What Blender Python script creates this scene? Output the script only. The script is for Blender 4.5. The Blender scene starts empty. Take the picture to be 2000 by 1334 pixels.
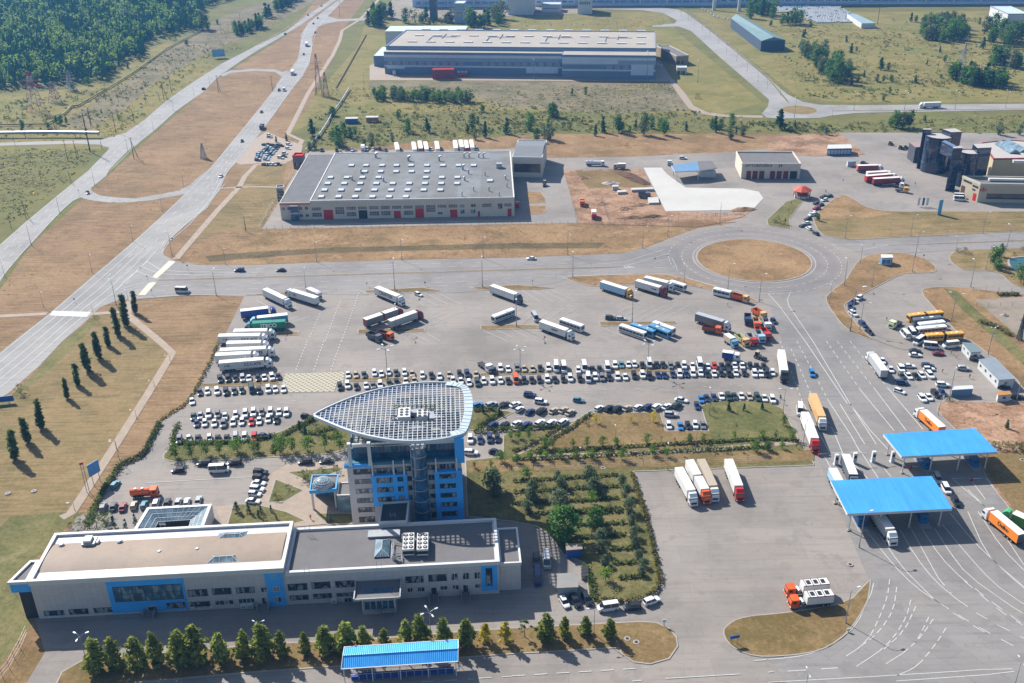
import bpy, math, random
from mathutils import Vector, Matrix
from mathutils.geometry import tessellate_polygon

random.seed(7)
SC = bpy.context.scene
COL = SC.collection
PI = math.pi
R_ = math.radians

# ------------------------------------------------------------------ camera
F_PX, PITCH, ROLL, CAM_H = 1950.0, R_(26.8), R_(0.9), 174.0
FWD = Vector((0, math.cos(PITCH), -math.sin(PITCH)))
_r0, _u0 = Vector((1, 0, 0)), Vector((0, math.sin(PITCH), math.cos(PITCH)))
RGT = _r0 * math.cos(ROLL) - _u0 * math.sin(ROLL)
UPV = _u0 * math.cos(ROLL) + _r0 * math.sin(ROLL)
CAM = Vector((0, 0, CAM_H))
cam_data = bpy.data.cameras.new('camera')
cam = bpy.data.objects.new('camera', cam_data)
COL.objects.link(cam)
m3 = Matrix((RGT, UPV, -FWD)).transposed()
cam.matrix_world = Matrix.Translation(CAM) @ m3.to_4x4()
cam_data.sensor_fit = 'HORIZONTAL'
cam_data.sensor_width = 36.0
cam_data.lens = F_PX / 2000.0 * 36.0
cam_data.clip_start, cam_data.clip_end = 1.0, 6000.0
SC.camera = cam

# ------------------------------------------------------------------ daylight
SUN_EL, SUN_AZ = R_(38.5), R_(131.5)          # azimuth counted from +X; shadows run to -45 degrees
world = bpy.data.worlds.new('World')
SC.world = world
world.use_nodes = True
wn = world.node_tree
sky = wn.nodes.new('ShaderNodeTexSky')
sky.sky_type = 'NISHITA'
sky.sun_disc = False
sky.sun_elevation = SUN_EL
sky.sun_rotation = R_(90) - SUN_AZ
sky.altitude = 150
sky.air_density, sky.dust_density, sky.ozone_density = 1.0, 1.2, 1.5
bg = wn.nodes['Background']
bg.inputs['Strength'].default_value = 0.09
wn.links.new(sky.outputs[0], bg.inputs['Color'])
sl = bpy.data.lights.new('sun', 'SUN')
sl.energy = 5.0
sl.angle = R_(0.5)
sl.color = (1.0, 0.955, 0.89)
sun = bpy.data.objects.new('sun', sl)
COL.objects.link(sun)
_sd = Vector((math.cos(SUN_AZ) * math.cos(SUN_EL), math.sin(SUN_AZ) * math.cos(SUN_EL), math.sin(SUN_EL)))
sun.rotation_euler = _sd.to_track_quat('Z', 'Y').to_euler()
SC.view_settings.view_transform = 'Standard'
SC.view_settings.look = 'None'
SC.view_settings.exposure = 0.86
SC.view_settings.gamma = 1.0
SC.render.engine = 'CYCLES'
SC.cycles.max_bounces = 5
SC.cycles.diffuse_bounces = 2
SC.cycles.glossy_bounces = 2
SC.cycles.transmission_bounces = 2
SC.cycles.transparent_max_bounces = 4
SC.cycles.volume_bounces = 0
SC.cycles.use_denoising = True
SC.cycles.caustics_reflective = False
SC.cycles.caustics_refractive = False

# ------------------------------------------------------------------ pixel of the 2000 px photo -> point of the place
def ray(px, py):
    return FWD + RGT * ((px - 1000.0) / F_PX) + UPV * ((667.0 - py) / F_PX)

def at(px, py, z=0.0):
    d = ray(px, py)
    t = (z - CAM_H) / d.z
    return Vector((d.x * t, d.y * t, z))

def project(p):
    q = Vector(p) - CAM
    zc = q.dot(FWD)
    return 1000 + F_PX * q.dot(RGT) / zc, 667 - F_PX * q.dot(UPV) / zc

def height_at(base, ty):
    """height of a vertical standing on ground point BASE whose top shows in picture row TY"""
    lo, hi = 0.0, 140.0
    for _ in range(50):
        m = (lo + hi) / 2
        if project((base[0], base[1], m))[1] > ty: lo = m
        else: hi = m
    return lo

ORG = {1: (0, 0), 2: (500, 0), 3: (1000, 0), 4: (1500, 0), 5: (0, 334), 6: (500, 334), 7: (1000, 334), 8: (1500, 334),
       9: (0, 667), 10: (500, 667), 11: (1000, 667), 12: (1500, 667), 13: (0, 1000), 14: (500, 1000), 15: (1000, 1000), 16: (1500, 1000)}
def q4(r, x, y):
    """quarter-tile coordinates (four times enlarged) -> photo pixel"""
    return ORG[r][0] + x / 4.0, ORG[r][1] + y / 4.0
def q4s(r, s):
    """'x,y x,y ...' of tile r -> list of photo pixels"""
    return [q4(r, *map(float, t.split(','))) for t in s.split()]
def pxs(s):
    return [tuple(map(float, t.split(','))) for t in s.split()]

# ------------------------------------------------------------------ mesh builder
class MB:
    def __init__(self):
        self.v, self.f, self.m = [], [], []
    def face(self, pts, mi=0):
        n = len(self.v)
        self.v += [Vector(p) for p in pts]
        self.f.append(tuple(range(n, n + len(pts))))
        self.m.append(mi)
    def grid8(self, p, mi=0):
        n = len(self.v)
        self.v += [Vector(q) for q in p]
        for q in ((0, 3, 2, 1), (4, 5, 6, 7), (0, 1, 5, 4), (1, 2, 6, 5), (2, 3, 7, 6), (3, 0, 4, 7)):
            self.f.append(tuple(n + i for i in q)); self.m.append(mi)
    def box(self, x0, x1, y0, y1, z0, z1, mi=0):
        self.grid8([(x0, y0, z0), (x1, y0, z0), (x1, y1, z0), (x0, y1, z0), (x0, y0, z1), (x1, y0, z1), (x1, y1, z1), (x0, y1, z1)], mi)
    def tbox(self, x0, x1, y0, y1, z0, z1, tx0, tx1, ty0, ty1, mi=0):
        """box whose top rectangle differs from its bottom one"""
        self.grid8([(x0, y0, z0), (x1, y0, z0), (x1, y1, z0), (x0, y1, z0), (tx0, ty0, z1), (tx1, ty0, z1), (tx1, ty1, z1), (tx0, ty1, z1)], mi)
    def obox(self, o, U, N, u0, u1, n0, n1, z0, z1, mi=0):
        o, U, N = Vector((o[0], o[1], 0)), Vector((U[0], U[1], 0)), Vector((N[0], N[1], 0))
        P = lambda u, n, z: o + U * u + N * n + Vector((0, 0, z))
        self.grid8([P(u0, n0, z0), P(u1, n0, z0), P(u1, n1, z0), P(u0, n1, z0), P(u0, n0, z1), P(u1, n0, z1), P(u1, n1, z1), P(u0, n1, z1)], mi)
    def poly(self, pts, z, mi=0):
        n = len(self.v)
        p3 = [Vector((p[0], p[1], z)) for p in pts]
        self.v += p3
        for t in tessellate_polygon([p3]):
            a, b, c = (p3[i] for i in t)
            t = t if (b - a).cross(c - a).z > 0 else t[::-1]
            self.f.append(tuple(n + i for i in t)); self.m.append(mi)
    def prism(self, pts, z0, z1, side=0, top=0, bottom=False):
        pts = [Vector((p[0], p[1], 0)) for p in pts]
        k = len(pts)
        zt = z1 if hasattr(z1, '__len__') else [z1] * k
        for i in range(k):
            a, b = pts[i], pts[(i + 1) % k]
            self.face([(a.x, a.y, z0), (b.x, b.y, z0), (b.x, b.y, zt[(i + 1) % k]), (a.x, a.y, zt[i])], side)
        if hasattr(z1, '__len__'):
            self.face([(p.x, p.y, zt[i]) for i, p in enumerate(pts)], top)
        else:
            self.poly(pts, z1, top)
        if bottom: self.poly(pts, z0, side)
    def wallring(self, pts, z0, z1, t, mi=0, inside=True):
        """parapet / kerb ring of thickness t on a closed outline"""
        inn = offset_poly(pts, t if inside else -t)
        k = len(pts)
        for i in range(k):
            j = (i + 1) % k
            a, b, c, d = pts[i], pts[j], inn[j], inn[i]
            self.face([(a[0], a[1], z1), (b[0], b[1], z1), (c[0], c[1], z1), (d[0], d[1], z1)], mi)
            self.face([(a[0], a[1], z0), (b[0], b[1], z0), (b[0], b[1], z1), (a[0], a[1], z1)], mi)
            self.face([(c[0], c[1], z0), (d[0], d[1], z0), (d[0], d[1], z1), (c[0], c[1], z1)], mi)
    def tube(self, p0, p1, r0, r1=None, n=6, mi=0, cap=True):
        r1 = r0 if r1 is None else r1
        p0, p1 = Vector(p0), Vector(p1)
        d = (p1 - p0).normalized()
        a = d.orthogonal().normalized(); b = d.cross(a)
        k = len(self.v)
        for p, r in ((p0, r0), (p1, r1)):
            for i in range(n):
                t = 2 * PI * i / n
                self.v.append(p + a * (r * math.cos(t)) + b * (r * math.sin(t)))
        for i in range(n):
            j = (i + 1) % n
            self.f.append((k + i, k + j, k + n + j, k + n + i)); self.m.append(mi)
        if cap:
            self.f.append(tuple(k + i for i in range(n))[::-1]); self.m.append(mi)
            self.f.append(tuple(k + n + i for i in range(n))); self.m.append(mi)
    def chain(self, pts, r, n=5, mi=0):
        for a, b in zip(pts[:-1], pts[1:]): self.tube(a, b, r, r, n, mi)
    def build(self, name, mats, parent=None, origin=None, smooth=False):
        if not isinstance(mats, (list, tuple)): mats = [mats]
        if parent is not None:
            org = Vector((0, 0, 0)); pp = parent
            while pp is not None:
                org += Vector(pp.location); pp = pp.parent
        elif origin is not None: org = Vector(origin)
        else:
            xs = [p.x for p in self.v]; ys = [p.y for p in self.v]; zs = [p.z for p in self.v]
            org = Vector(((min(xs) + max(xs)) / 2, (min(ys) + max(ys)) / 2, min(zs)))
        me = bpy.data.meshes.new(name)
        me.from_pydata([tuple(p - org) for p in self.v], [], self.f)
        for m in mats: me.materials.append(m)
        me.polygons.foreach_set('material_index', self.m)
        if smooth: me.polygons.foreach_set('use_smooth', [True] * len(self.f))
        me.update()
        o = bpy.data.objects.new(name, me)
        COL.objects.link(o)
        if parent is not None:
            o.parent = parent; KIDS.setdefault(parent.name, []).append(o)
        else: o.location = org
        return o

def offset_poly(pts, t):
    """outline moved inwards by t (outline may run either way round)"""
    k = len(pts)
    A = sum(pts[i][0] * pts[(i + 1) % k][1] - pts[(i + 1) % k][0] * pts[i][1] for i in range(k))
    s = 1 if A > 0 else -1
    out = []
    for i in range(k):
        p, a, b = Vector(pts[i][:2]), Vector(pts[i - 1][:2]), Vector(pts[(i + 1) % k][:2])
        d1, d2 = (p - a), (b - p)
        if d1.length < 1e-6: d1 = d2
        if d2.length < 1e-6: d2 = d1
        d1, d2 = d1.normalized(), d2.normalized()
        n1, n2 = Vector((-d1.y, d1.x)) * s, Vector((-d2.y, d2.x)) * s
        n = n1 + n2
        if n.length < 1e-3: n = n1
        n.normalize()
        c = max(0.45, n.dot(n1))
        out.append(p + n * (t / c))
    return out

def smooth_pts(pts, it=2, closed=False):
    """Chaikin corner cutting, ends kept on open lines"""
    for _ in range(it):
        q = []
        k = len(pts)
        for i in range(k if closed else k - 1):
            a, b = Vector(pts[i]), Vector(pts[(i + 1) % k])
            q += [a * .75 + b * .25, a * .25 + b * .75]
        if not closed: q = [Vector(pts[0])] + q + [Vector(pts[-1])]
        pts = q
    return pts

def tag(o, label=None, cat=None, group=None, kind=None):
    if label: o['label'] = label
    if cat: o['category'] = cat
    if group: o['group'] = group
    if kind: o['kind'] = kind
    return o

def empty(name, loc, rz=0.0):
    o = bpy.data.objects.new(name, None)
    COL.objects.link(o)
    o.location = loc; o.rotation_euler = (0, 0, rz)
    o.empty_display_size = 0.5
    return o

KIDS = {}
def copy_tree(o, parent=None):
    c = o.copy(); COL.objects.link(c)
    if parent is not None: c.parent = parent
    for ch in KIDS.get(o.name, ()): copy_tree(ch, c)
    return c

ORDW = ('zeroth first second third fourth fifth sixth seventh eighth ninth tenth eleventh twelfth thirteenth fourteenth fifteenth sixteenth '
        'seventeenth eighteenth nineteenth twentieth').split()
TENS = ['', '', 'twenty', 'thirty', 'forty', 'fifty', 'sixty', 'seventy']
def ordw(n):
    if n <= 20: return ORDW[n]
    t, u = divmod(n, 10)
    return (TENS[t][:-1] + 'ieth') if u == 0 else TENS[t] + '-' + ORDW[u]

# ------------------------------------------------------------------ materials (all procedural)
def hexc(h, k=1.0):
    h = h.lstrip('#')
    o = []
    for i in (0, 2, 4):
        c = int(h[i:i + 2], 16) / 255.0
        o.append(min(1, k * (c / 12.92 if c <= .04045 else ((c + .055) / 1.055) ** 2.4)))
    return (o[0], o[1], o[2], 1.0)

class NT:
    """short node-tree writer"""
    def __init__(self, name):
        self.mat = bpy.data.materials.new(name); self.mat.use_nodes = True
        self.t = self.mat.node_tree; self.n = self.t.nodes
        self.b = self.n['Principled BSDF']
    def new(self, typ, **kw):
        x = self.n.new(typ)
        for k, v in kw.items(): setattr(x, k, v)
        return x
    def link(self, a, b): self.t.links.new(a, b)
    def pos(self, scale=(1, 1, 1), rot=0.0):
        g = self.new('ShaderNodeNewGeometry')
        mp = self.new('ShaderNodeMapping')
        mp.inputs['Scale'].default_value = scale
        mp.inputs['Rotation'].default_value = (0, 0, rot)
        self.link(g.outputs['Position'], mp.inputs['Vector'])
        return mp.outputs['Vector']
    def noise(self, vec, scale, detail=4, rough=.55):
        x = self.new('ShaderNodeTexNoise')
        x.inputs['Scale'].default_value = scale; x.inputs['Detail'].default_value = detail; x.inputs['Roughness'].default_value = rough
        if vec is not None: self.link(vec, x.inputs['Vector'])
        return x.outputs['Fac']
    def ramp(self, fac, stops, interp='LINEAR'):
        x = self.new('ShaderNodeValToRGB'); cr = x.color_ramp; cr.interpolation = interp
        while len(cr.elements) < len(stops): cr.elements.new(0.5)
        for e, (p, c) in zip(cr.elements, stops):
            e.position = p; e.color = c if len(c) == 4 else (*c, 1)
        self.link(fac, x.inputs['Fac'])
        return x.outputs['Color']
    def mixc(self, fac, a, b, mode='MIX'):
        x = self.new('ShaderNodeMix', data_type='RGBA', blend_type=mode)
        for s, v in ((x.inputs[0], fac), (x.inputs[6], a), (x.inputs[7], b)):
            if hasattr(v, 'links'): self.link(v, s)
            else: s.default_value = v
        return x.outputs[2]
    def bump(self, h, strength=.3, dist=.1):
        x = self.new('ShaderNodeBump')
        x.inputs['Strength'].default_value = strength; x.inputs['Distance'].default_value = dist
        self.link(h, x.inputs['Height']); self.link(x.outputs['Normal'], self.b.inputs['Normal'])
    def set(self, rough=.7, metallic=0.0, spec=.3):
        self.b.inputs['Roughness'].default_value = rough
        self.b.inputs['Metallic'].default_value = metallic
        self.b.inputs['Specular IOR Level'].default_value = spec
        return self

GREY = lambda v: (v, v, v, 1)
MATS = {}
def pm(name, hx, rough=.65, var=.12, scale=.6, metallic=0.0, spec=.35, k=1.0, grime=0.0, obj=False, randv=0.0):
    """plain material with blotchy procedural tone: dust and fading of the surface itself"""
    if name in MATS: return MATS[name]
    t = NT(name)
    if obj:
        tc = t.new('ShaderNodeTexCoord'); vec = tc.outputs['Object']
    else: vec = t.pos()
    c = hexc(hx, k)
    lo = tuple(max(0, x * (1 - var)) for x in c[:3]) + (1,)
    hi = tuple(min(1, x * (1 + var)) for x in c[:3]) + (1,)
    col = t.ramp(t.noise(vec, scale, 5, .6), [(.3, lo), (.7, hi)])
    if grime:
        gcol = tuple(x * .55 for x in c[:3]) + (1,)
        g2 = t.ramp(t.noise(vec, scale * 6, 6, .7), [(.5, GREY(0)), (.75, GREY(grime))])
        col = t.mixc(g2, col, gcol)
    if randv:
        oi = t.new('ShaderNodeObjectInfo')
        mr = t.new('ShaderNodeMapRange'); mr.inputs[3].default_value = 1 - randv; mr.inputs[4].default_value = 1 + randv
        t.link(oi.outputs['Random'], mr.inputs[0])
        col = t.mixc(1.0, col, mr.outputs[0], 'MULTIPLY')
    t.link(col, t.b.inputs['Base Color'])
    t.set(rough, metallic, spec)
    MATS[name] = t.mat
    return t.mat

def grass_mat(name, c1, c2, c3, k=1.0, streak=None, tuft=.5, patch=.02, dark=.35):
    """dry or green grass: broad patches, clumps, fine blades; optional mowing streaks along a direction (radians)"""
    t = NT(name)
    v = t.pos()
    A, B, C = hexc(c1, k * .84), hexc(c2, k), hexc(c3, k * 1.1)
    col = t.ramp(t.noise(v, patch, 7, .66), [(.41, A), (.5, B), (.59, C)])
    col2 = t.ramp(t.noise(v, patch * 7, 6, .7), [(.4, A), (.5, C), (.6, B)])
    col = t.mixc(.45, col, col2)
    bare = tuple(min(1, x * 1.28 + .02) for x in C[:3]) + (1,)
    col = t.mixc(t.ramp(t.noise(v, .09, 7, .75), [(.55, GREY(0)), (.66, GREY(.6))]), col, bare)
    grn = (A[0] * .72, A[1] * .86, A[2] * .62, 1)
    col = t.mixc(t.ramp(t.noise(t.pos((1, 1.4, 1), .7), .035, 7, .7), [(.5, GREY(0)), (.62, GREY(.7))]), col, grn)
    lo = tuple(x * (1 - dark) for x in B[:3]) + (1,)
    if streak is not None:
        vs = t.pos((.06, 1.1, 1), -streak)
        s = t.noise(vs, 1.0, 5, .7)
        col = t.mixc(t.ramp(s, [(.46, GREY(0)), (.6, GREY(.7))]), col, C)
        col = t.mixc(t.ramp(s, [(.36, GREY(.75)), (.5, GREY(0))]), col, A)
    fine = t.noise(v, .8, 9, .85)
    col = t.mixc(t.ramp(fine, [(.38, GREY(tuft)), (.5, GREY(0))]), col, lo)
    hi = tuple(min(1, x * 1.35) for x in C[:3]) + (1,)
    col = t.mixc(t.ramp(fine, [(.52, GREY(0)), (.64, GREY(tuft))]), col, hi)
    t.link(col, t.b.inputs['Base Color'])
    t.set(.95, 0, .1)
    t.bump(fine, .5, .25)
    return t.mat

def asphalt_mat(name, hx, k=1.0, warm='8f867c', cracks=.35, streak=None, ringc=None):
    t = NT(name)
    v = t.pos()
    c = hexc(hx, k); w = hexc(warm, k)
    d = tuple(x * .74 for x in c[:3]) + (1,)
    l = tuple(min(1, x * 1.17) for x in c[:3]) + (1,)
    col = t.ramp(t.noise(v, .025, 7, .66), [(.34, d), (.5, c), (.66, l)])
    col = t.mixc(t.ramp(t.noise(v, .05, 5, .6), [(.5, GREY(0)), (.75, GREY(.6))]), col, w)
    vs = t.pos((.05, .9, 1), -(streak if streak is not None else 0.03))
    s = t.noise(vs, .9, 5, .7)
    col = t.mixc(t.ramp(s, [(.3, GREY(.7)), (.48, GREY(0))]), col, d)
    col = t.mixc(t.ramp(s, [(.55, GREY(0)), (.72, GREY(.5))]), col, l)
    bk = t.new('ShaderNodeTexBrick'); bk.offset = .5
    for kk, vv in (('Scale', 1.0), ('Mortar Size', .07), ('Brick Width', 34.0), ('Row Height', 7.0), ('Mortar Smooth', .3), ('Bias', 0)): bk.inputs[kk].default_value = vv
    bk.inputs['Color1'].default_value = GREY(.93); bk.inputs['Color2'].default_value = GREY(1.05); bk.inputs['Mortar'].default_value = GREY(.72)
    t.link(t.pos((1, 1, 1), -(streak if streak is not None else 0.03)), bk.inputs['Vector'])
    col = t.mixc(.75, col, bk.outputs['Color'], 'MULTIPLY')
    if ringc is not None:      # tyre-polished band round the roundabout
        ge = t.new('ShaderNodeNewGeometry'); ds = t.new('ShaderNodeVectorMath', operation='DISTANCE'); ds.inputs[1].default_value = (ringc[0], ringc[1], 0)
        t.link(ge.outputs['Position'], ds.inputs[0])
        rm = t.new('ShaderNodeMapRange'); rm.inputs[1].default_value = 20; rm.inputs[2].default_value = 60; t.link(ds.outputs['Value'], rm.inputs[0])
        ring = t.ramp(rm.outputs[0], [(.15, GREY(0)), (.22, GREY(.38)), (.30, GREY(.2)), (.38, GREY(.42)), (.46, GREY(.2)), (.62, GREY(0))])
        col = t.mixc(ring, col, hexc('77747c', k))
    col = t.mixc(t.ramp(t.noise(v, .12, 3, .5), [(.6, GREY(0)), (.64, GREY(.4))]), col, d)
    col = t.mixc(t.ramp(t.noise(v, .35, 6, .75), [(.57, GREY(0)), (.7, GREY(.55))]), col, tuple(x * .62 for x in c[:3]) + (1,))
    vo = t.new('ShaderNodeTexVoronoi', feature='DISTANCE_TO_EDGE')
    vo.inputs['Scale'].default_value = .07
    vd = t.new('ShaderNodeVectorMath', operation='ADD')
    nz = t.new('ShaderNodeTexNoise'); nz.inputs['Scale'].default_value = .15; nz.inputs['Detail'].default_value = 5
    t.link(v, nz.inputs['Vector'])
    sc = t.new('ShaderNodeVectorMath', operation='SCALE'); sc.inputs['Scale'].default_value = 14
    t.link(nz.outputs['Color'], sc.inputs[0]); t.link(v, vd.inputs[0]); t.link(sc.outputs[0], vd.inputs[1])
    t.link(vd.outputs[0], vo.inputs['Vector'])
    col = t.mixc(t.ramp(vo.outputs['Distance'], [(.0, GREY(cracks)), (.010, GREY(0))]), col, tuple(x * .5 for x in c[:3]) + (1,))
    fine = t.noise(v, 3.0, 4, .8)
    col = t.mixc(t.ramp(fine, [(.3, GREY(.22)), (.5, GREY(0))]), col, d)
    t.link(col, t.b.inputs['Base Color'])
    t.set(.85, 0, .25)
    return t.mat

def glass_mat(name, hx, rough=.08, k=1.0, var=.35, scale=.35, blinds=0.0):
    """window panes seen from outside by day: dark rooms, sky in the glass, some blinds"""
    if name in MATS: return MATS[name]
    t = NT(name)
    v = t.pos()
    c = hexc(hx, k)
    d = tuple(x * (1 - var) for x in c[:3]) + (1,)
    l = tuple(min(1, x * (1 + var * 1.6)) for x in c[:3]) + (1,)
    col = t.ramp(t.noise(v, scale, 3, .6), [(.38, d), (.52, c), (.7, l)])
    t.link(col, t.b.inputs['Base Color'])
    if blinds:       # pale blinds and lit curtains behind some panes
        bl = t.ramp(t.noise(t.pos((1, 1, .35)), .85, 2, .4), [(.53, GREY(0)), (.56, GREY(blinds))], 'LINEAR')
        cc = t.mixc(bl, col, (.42, .45, .47, 1)); t.link(cc, t.b.inputs['Base Color'])
    t.set(rough, 0, .8)
    MATS[name] = t.mat
    return t.mat

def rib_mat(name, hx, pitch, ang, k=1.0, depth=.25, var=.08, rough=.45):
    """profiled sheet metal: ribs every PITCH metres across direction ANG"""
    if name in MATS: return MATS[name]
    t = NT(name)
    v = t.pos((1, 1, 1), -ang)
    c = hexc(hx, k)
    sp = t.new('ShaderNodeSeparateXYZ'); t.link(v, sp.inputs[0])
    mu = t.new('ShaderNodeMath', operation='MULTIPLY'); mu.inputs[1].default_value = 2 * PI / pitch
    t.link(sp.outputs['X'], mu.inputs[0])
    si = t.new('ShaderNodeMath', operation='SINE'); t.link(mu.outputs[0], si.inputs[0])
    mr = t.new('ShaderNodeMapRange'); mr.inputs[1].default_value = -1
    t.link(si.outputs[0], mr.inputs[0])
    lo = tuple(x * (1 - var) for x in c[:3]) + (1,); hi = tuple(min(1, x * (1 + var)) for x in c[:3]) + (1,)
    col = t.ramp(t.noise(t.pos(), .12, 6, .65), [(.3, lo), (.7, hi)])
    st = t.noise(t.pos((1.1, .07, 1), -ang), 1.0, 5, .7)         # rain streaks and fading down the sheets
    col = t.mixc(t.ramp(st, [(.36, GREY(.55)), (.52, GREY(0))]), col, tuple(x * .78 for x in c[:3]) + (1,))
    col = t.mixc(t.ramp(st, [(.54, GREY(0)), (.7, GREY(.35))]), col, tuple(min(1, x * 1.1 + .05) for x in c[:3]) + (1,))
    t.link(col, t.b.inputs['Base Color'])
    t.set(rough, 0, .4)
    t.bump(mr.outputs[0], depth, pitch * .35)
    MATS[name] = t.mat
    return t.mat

def cladding_mat(name, hx, k, ang, w=1.5, h=.75, joint=.8, var=.05):
    """cassette wall panels with open joints, laid out along the wall direction ANG and upwards"""
    t = NT(name); v = t.pos((1, 1, 1), -ang); c = hexc(hx, k)
    sp = t.new('ShaderNodeSeparateXYZ'); t.link(v, sp.inputs[0]); cb = t.new('ShaderNodeCombineXYZ')
    t.link(sp.outputs['X'], cb.inputs['X']); t.link(sp.outputs['Z'], cb.inputs['Y'])
    bk = t.new('ShaderNodeTexBrick'); bk.offset = 0
    for kk, vv in (('Scale', 1.0), ('Mortar Size', .045), ('Brick Width', w), ('Row Height', h), ('Mortar Smooth', .2), ('Bias', 0)): bk.inputs[kk].default_value = vv
    bk.inputs['Color1'].default_value = tuple(x * (1 - var) for x in c[:3]) + (1,); bk.inputs['Color2'].default_value = tuple(min(1, x * (1 + var)) for x in c[:3]) + (1,); bk.inputs['Mortar'].default_value = tuple(x * joint for x in c[:3]) + (1,)
    t.link(cb.outputs[0], bk.inputs['Vector'])
    col = t.mixc(t.ramp(t.noise(t.pos((.5, .5, .12)), 1.0, 5, .65), [(.5, GREY(0)), (.72, GREY(.3))]), bk.outputs['Color'], tuple(x * .75 for x in c[:3]) + (1,))
    t.link(col, t.b.inputs['Base Color']); t.set(.5, 0, .4); return t.mat

# ------------------------------------------------------------------ ground materials
K = 1.0
M_FIELD = grass_mat('field_grass', '8c8250', '918a50', '717644', .58, tuft=.6, patch=.012, dark=.5)
M_DRY = grass_mat('dry_grass', '94765a', 'a28462', 'b2936e', .55, tuft=.45, patch=.02, streak=R_(28))
M_DRY2 = grass_mat('mown_dry_grass', '9a7a58', 'a68662', 'b4946c', .55, tuft=.5, patch=.03)
M_LAWN = grass_mat('poplar_lawn', '857850', '948258', 'a48c64', .58, tuft=.45, patch=.012, streak=R_(55))
M_GREEN = grass_mat('green_verge', '707345', '7e7c4e', '8e8558', .58, tuft=.5, patch=.05)
M_GARDEN = grass_mat('garden_lawn', '6f7042', '7d7a4a', '8c8056', .56, tuft=.5, patch=.05, dark=.45)
M_STRIP = grass_mat('tree_strip_grass', '957a52', '8a7850', 'a38860', .56, tuft=.5, patch=.06)
M_SCRUB = grass_mat('scrub_grass', '7d795c', '8e8467', '9c8d70', .56, tuft=.75, patch=.03, dark=.5)
M_YELLOW = grass_mat('yellow_meadow', '988a50', 'a8945e', '7f8046', .6, tuft=.6, patch=.014, dark=.45)
M_DIRT = grass_mat('bare_dirt', '8c6850', 'a98468', 'c4a184', .6, tuft=.5, patch=.06)
M_SAND = grass_mat('sandy_lot', 'a5988a', 'ad9d8c', '9c9287', .62, tuft=.2, patch=.04, dark=.2)
RC = at(1472, 507)
M_ASPH = asphalt_mat('yard_asphalt', 'a59d95', .6, 'a89a8b', ringc=RC)
M_ASPH2 = asphalt_mat('highway_asphalt', 'aeaba7', .6, 'a9a39a', .12, streak=R_(48))
M_ASPH3 = asphalt_mat('road_asphalt', 'a09b97', .58, '9c948c', .3, streak=R_(2), ringc=RC)
M_ASPH4 = asphalt_mat('lane_asphalt', '9c9894', .60, '988e84', .25, streak=R_(-55))
M_PAVE = pm('paving_slabs', 'b09e8c', .8, .12, .5, k=.62, grime=.25)
M_PATH = pm('path_concrete', 'b3a08c', .85, .12, .3, k=.62, grime=.2)
M_CONC = pm('fresh_concrete', 'c9c6bf', .8, .07, .06, k=.72, grime=.12)
M_KERB = pm('kerb_stone', 'b5aca2', .8, .14, .3, k=.62, grime=.3)
M_WHITE = pm('road_paint', 'd5d5d2', .7, .14, 1.2, k=.64, grime=.75)
M_YEL = pm('crossing_paint', 'd3cdb4', .7, .12, 1.2, k=.7, grime=.4)
M_WATER = glass_mat('pond_water', '2c6a70', .05, .5, .1, .1)

Z_LAYER = [0.0]
def sheet(name, pts, mat, world=False, sm=0, step=.006):
    Z_LAYER[0] += step
    P = [Vector(p[:2]) for p in pts] if world else [at(*p).to_2d() for p in pts]
    if sm: P = smooth_pts(P, sm, True)
    b = MB(); b.poly(P, Z_LAYER[0])
    o = b.build(name, mat, origin=(0, 0, 0))
    tag(o, kind='structure')
    return o

def island(name, pts, mat, h=.14, kerb=True, sm=1, world=False, kw=.35, corner=False):
    P = [Vector(p[:2]) for p in pts] if world else [at(*p).to_2d() for p in pts]
    if sm: P = smooth_pts(P, sm, True)
    b = MB()
    z0 = 0.0
    if kerb:
        b.wallring(P, z0, h + .1, kw, 1)
        b.poly(offset_poly(P, kw), h + .08, 0)
    else:
        b.prism(P, z0, h + .08, 0, 0)
    o = b.build(name, [mat, M_KERB], origin=(0, 0, 0))
    tag(o, kind='structure')
    return o
ISL_Z = .225      # level of the raised grass islands

g = MB(); g.face([(-2600, -200, 0), (2600, -200, 0), (2600, 3200, 0), (-2600, 3200, 0)])
tag(g.build('ground', M_FIELD, origin=(0, 0, 0)), kind='structure')

# broad vegetation zones
sheet('meadow_ground', pxs('-400,330 0,300 200,290 300,225 420,130 330,80 250,118 225,160 100,178 0,185 -400,195'), M_YELLOW)
sheet('scrub_ground', pxs('160,262 240,215 300,165 400,105 520,55 640,-10 560,-10 440,30 330,95 250,160 130,235'), M_SCRUB)
sheet('meadow_ground', pxs('720,20 1300,24 1320,60 1490,200 1400,225 1000,215 640,225 560,265 620,180 700,90'), M_YELLOW)
sheet('scrub_ground', pxs('720,160 1310,158 1345,215 1200,222 1000,210 850,175 720,172'), M_SCRUB)
sheet('meadow_ground', pxs('1350,25 2300,20 2300,200 1640,200 1560,190 1520,160'), M_YELLOW)
sheet('dry_ground', pxs('-400,1500 -400,600 0,566 60,480 180,372 300,262 430,150 560,70 640,-30 735,-30 668,60 655,100 600,215 560,265 590,280 570,310 900,296 1060,285 1250,268 1400,260 1600,268 2400,290 2400,1500'), M_DRY)
sheet('poplar_lawn', pxs('122,668 170,635 200,615 248,625 333,690 290,770 225,880 150,1000 100,1060 20,1140 -60,1300 -300,1400 -300,1010 15,776 75,722'), M_LAWN)
sheet('green_verge', pxs('122,668 170,630 190,612 196,622 150,672 90,730 30,778 -20,820 -20,806 30,766 75,720'), M_GREEN)
sheet('green_verge', pxs('-120,1150 20,1010 120,1000 165,1000 110,1050 60,1100 30,1150 60,1215 60,1260 20,1300 -10,1334 -300,1420'), M_GREEN)
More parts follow.
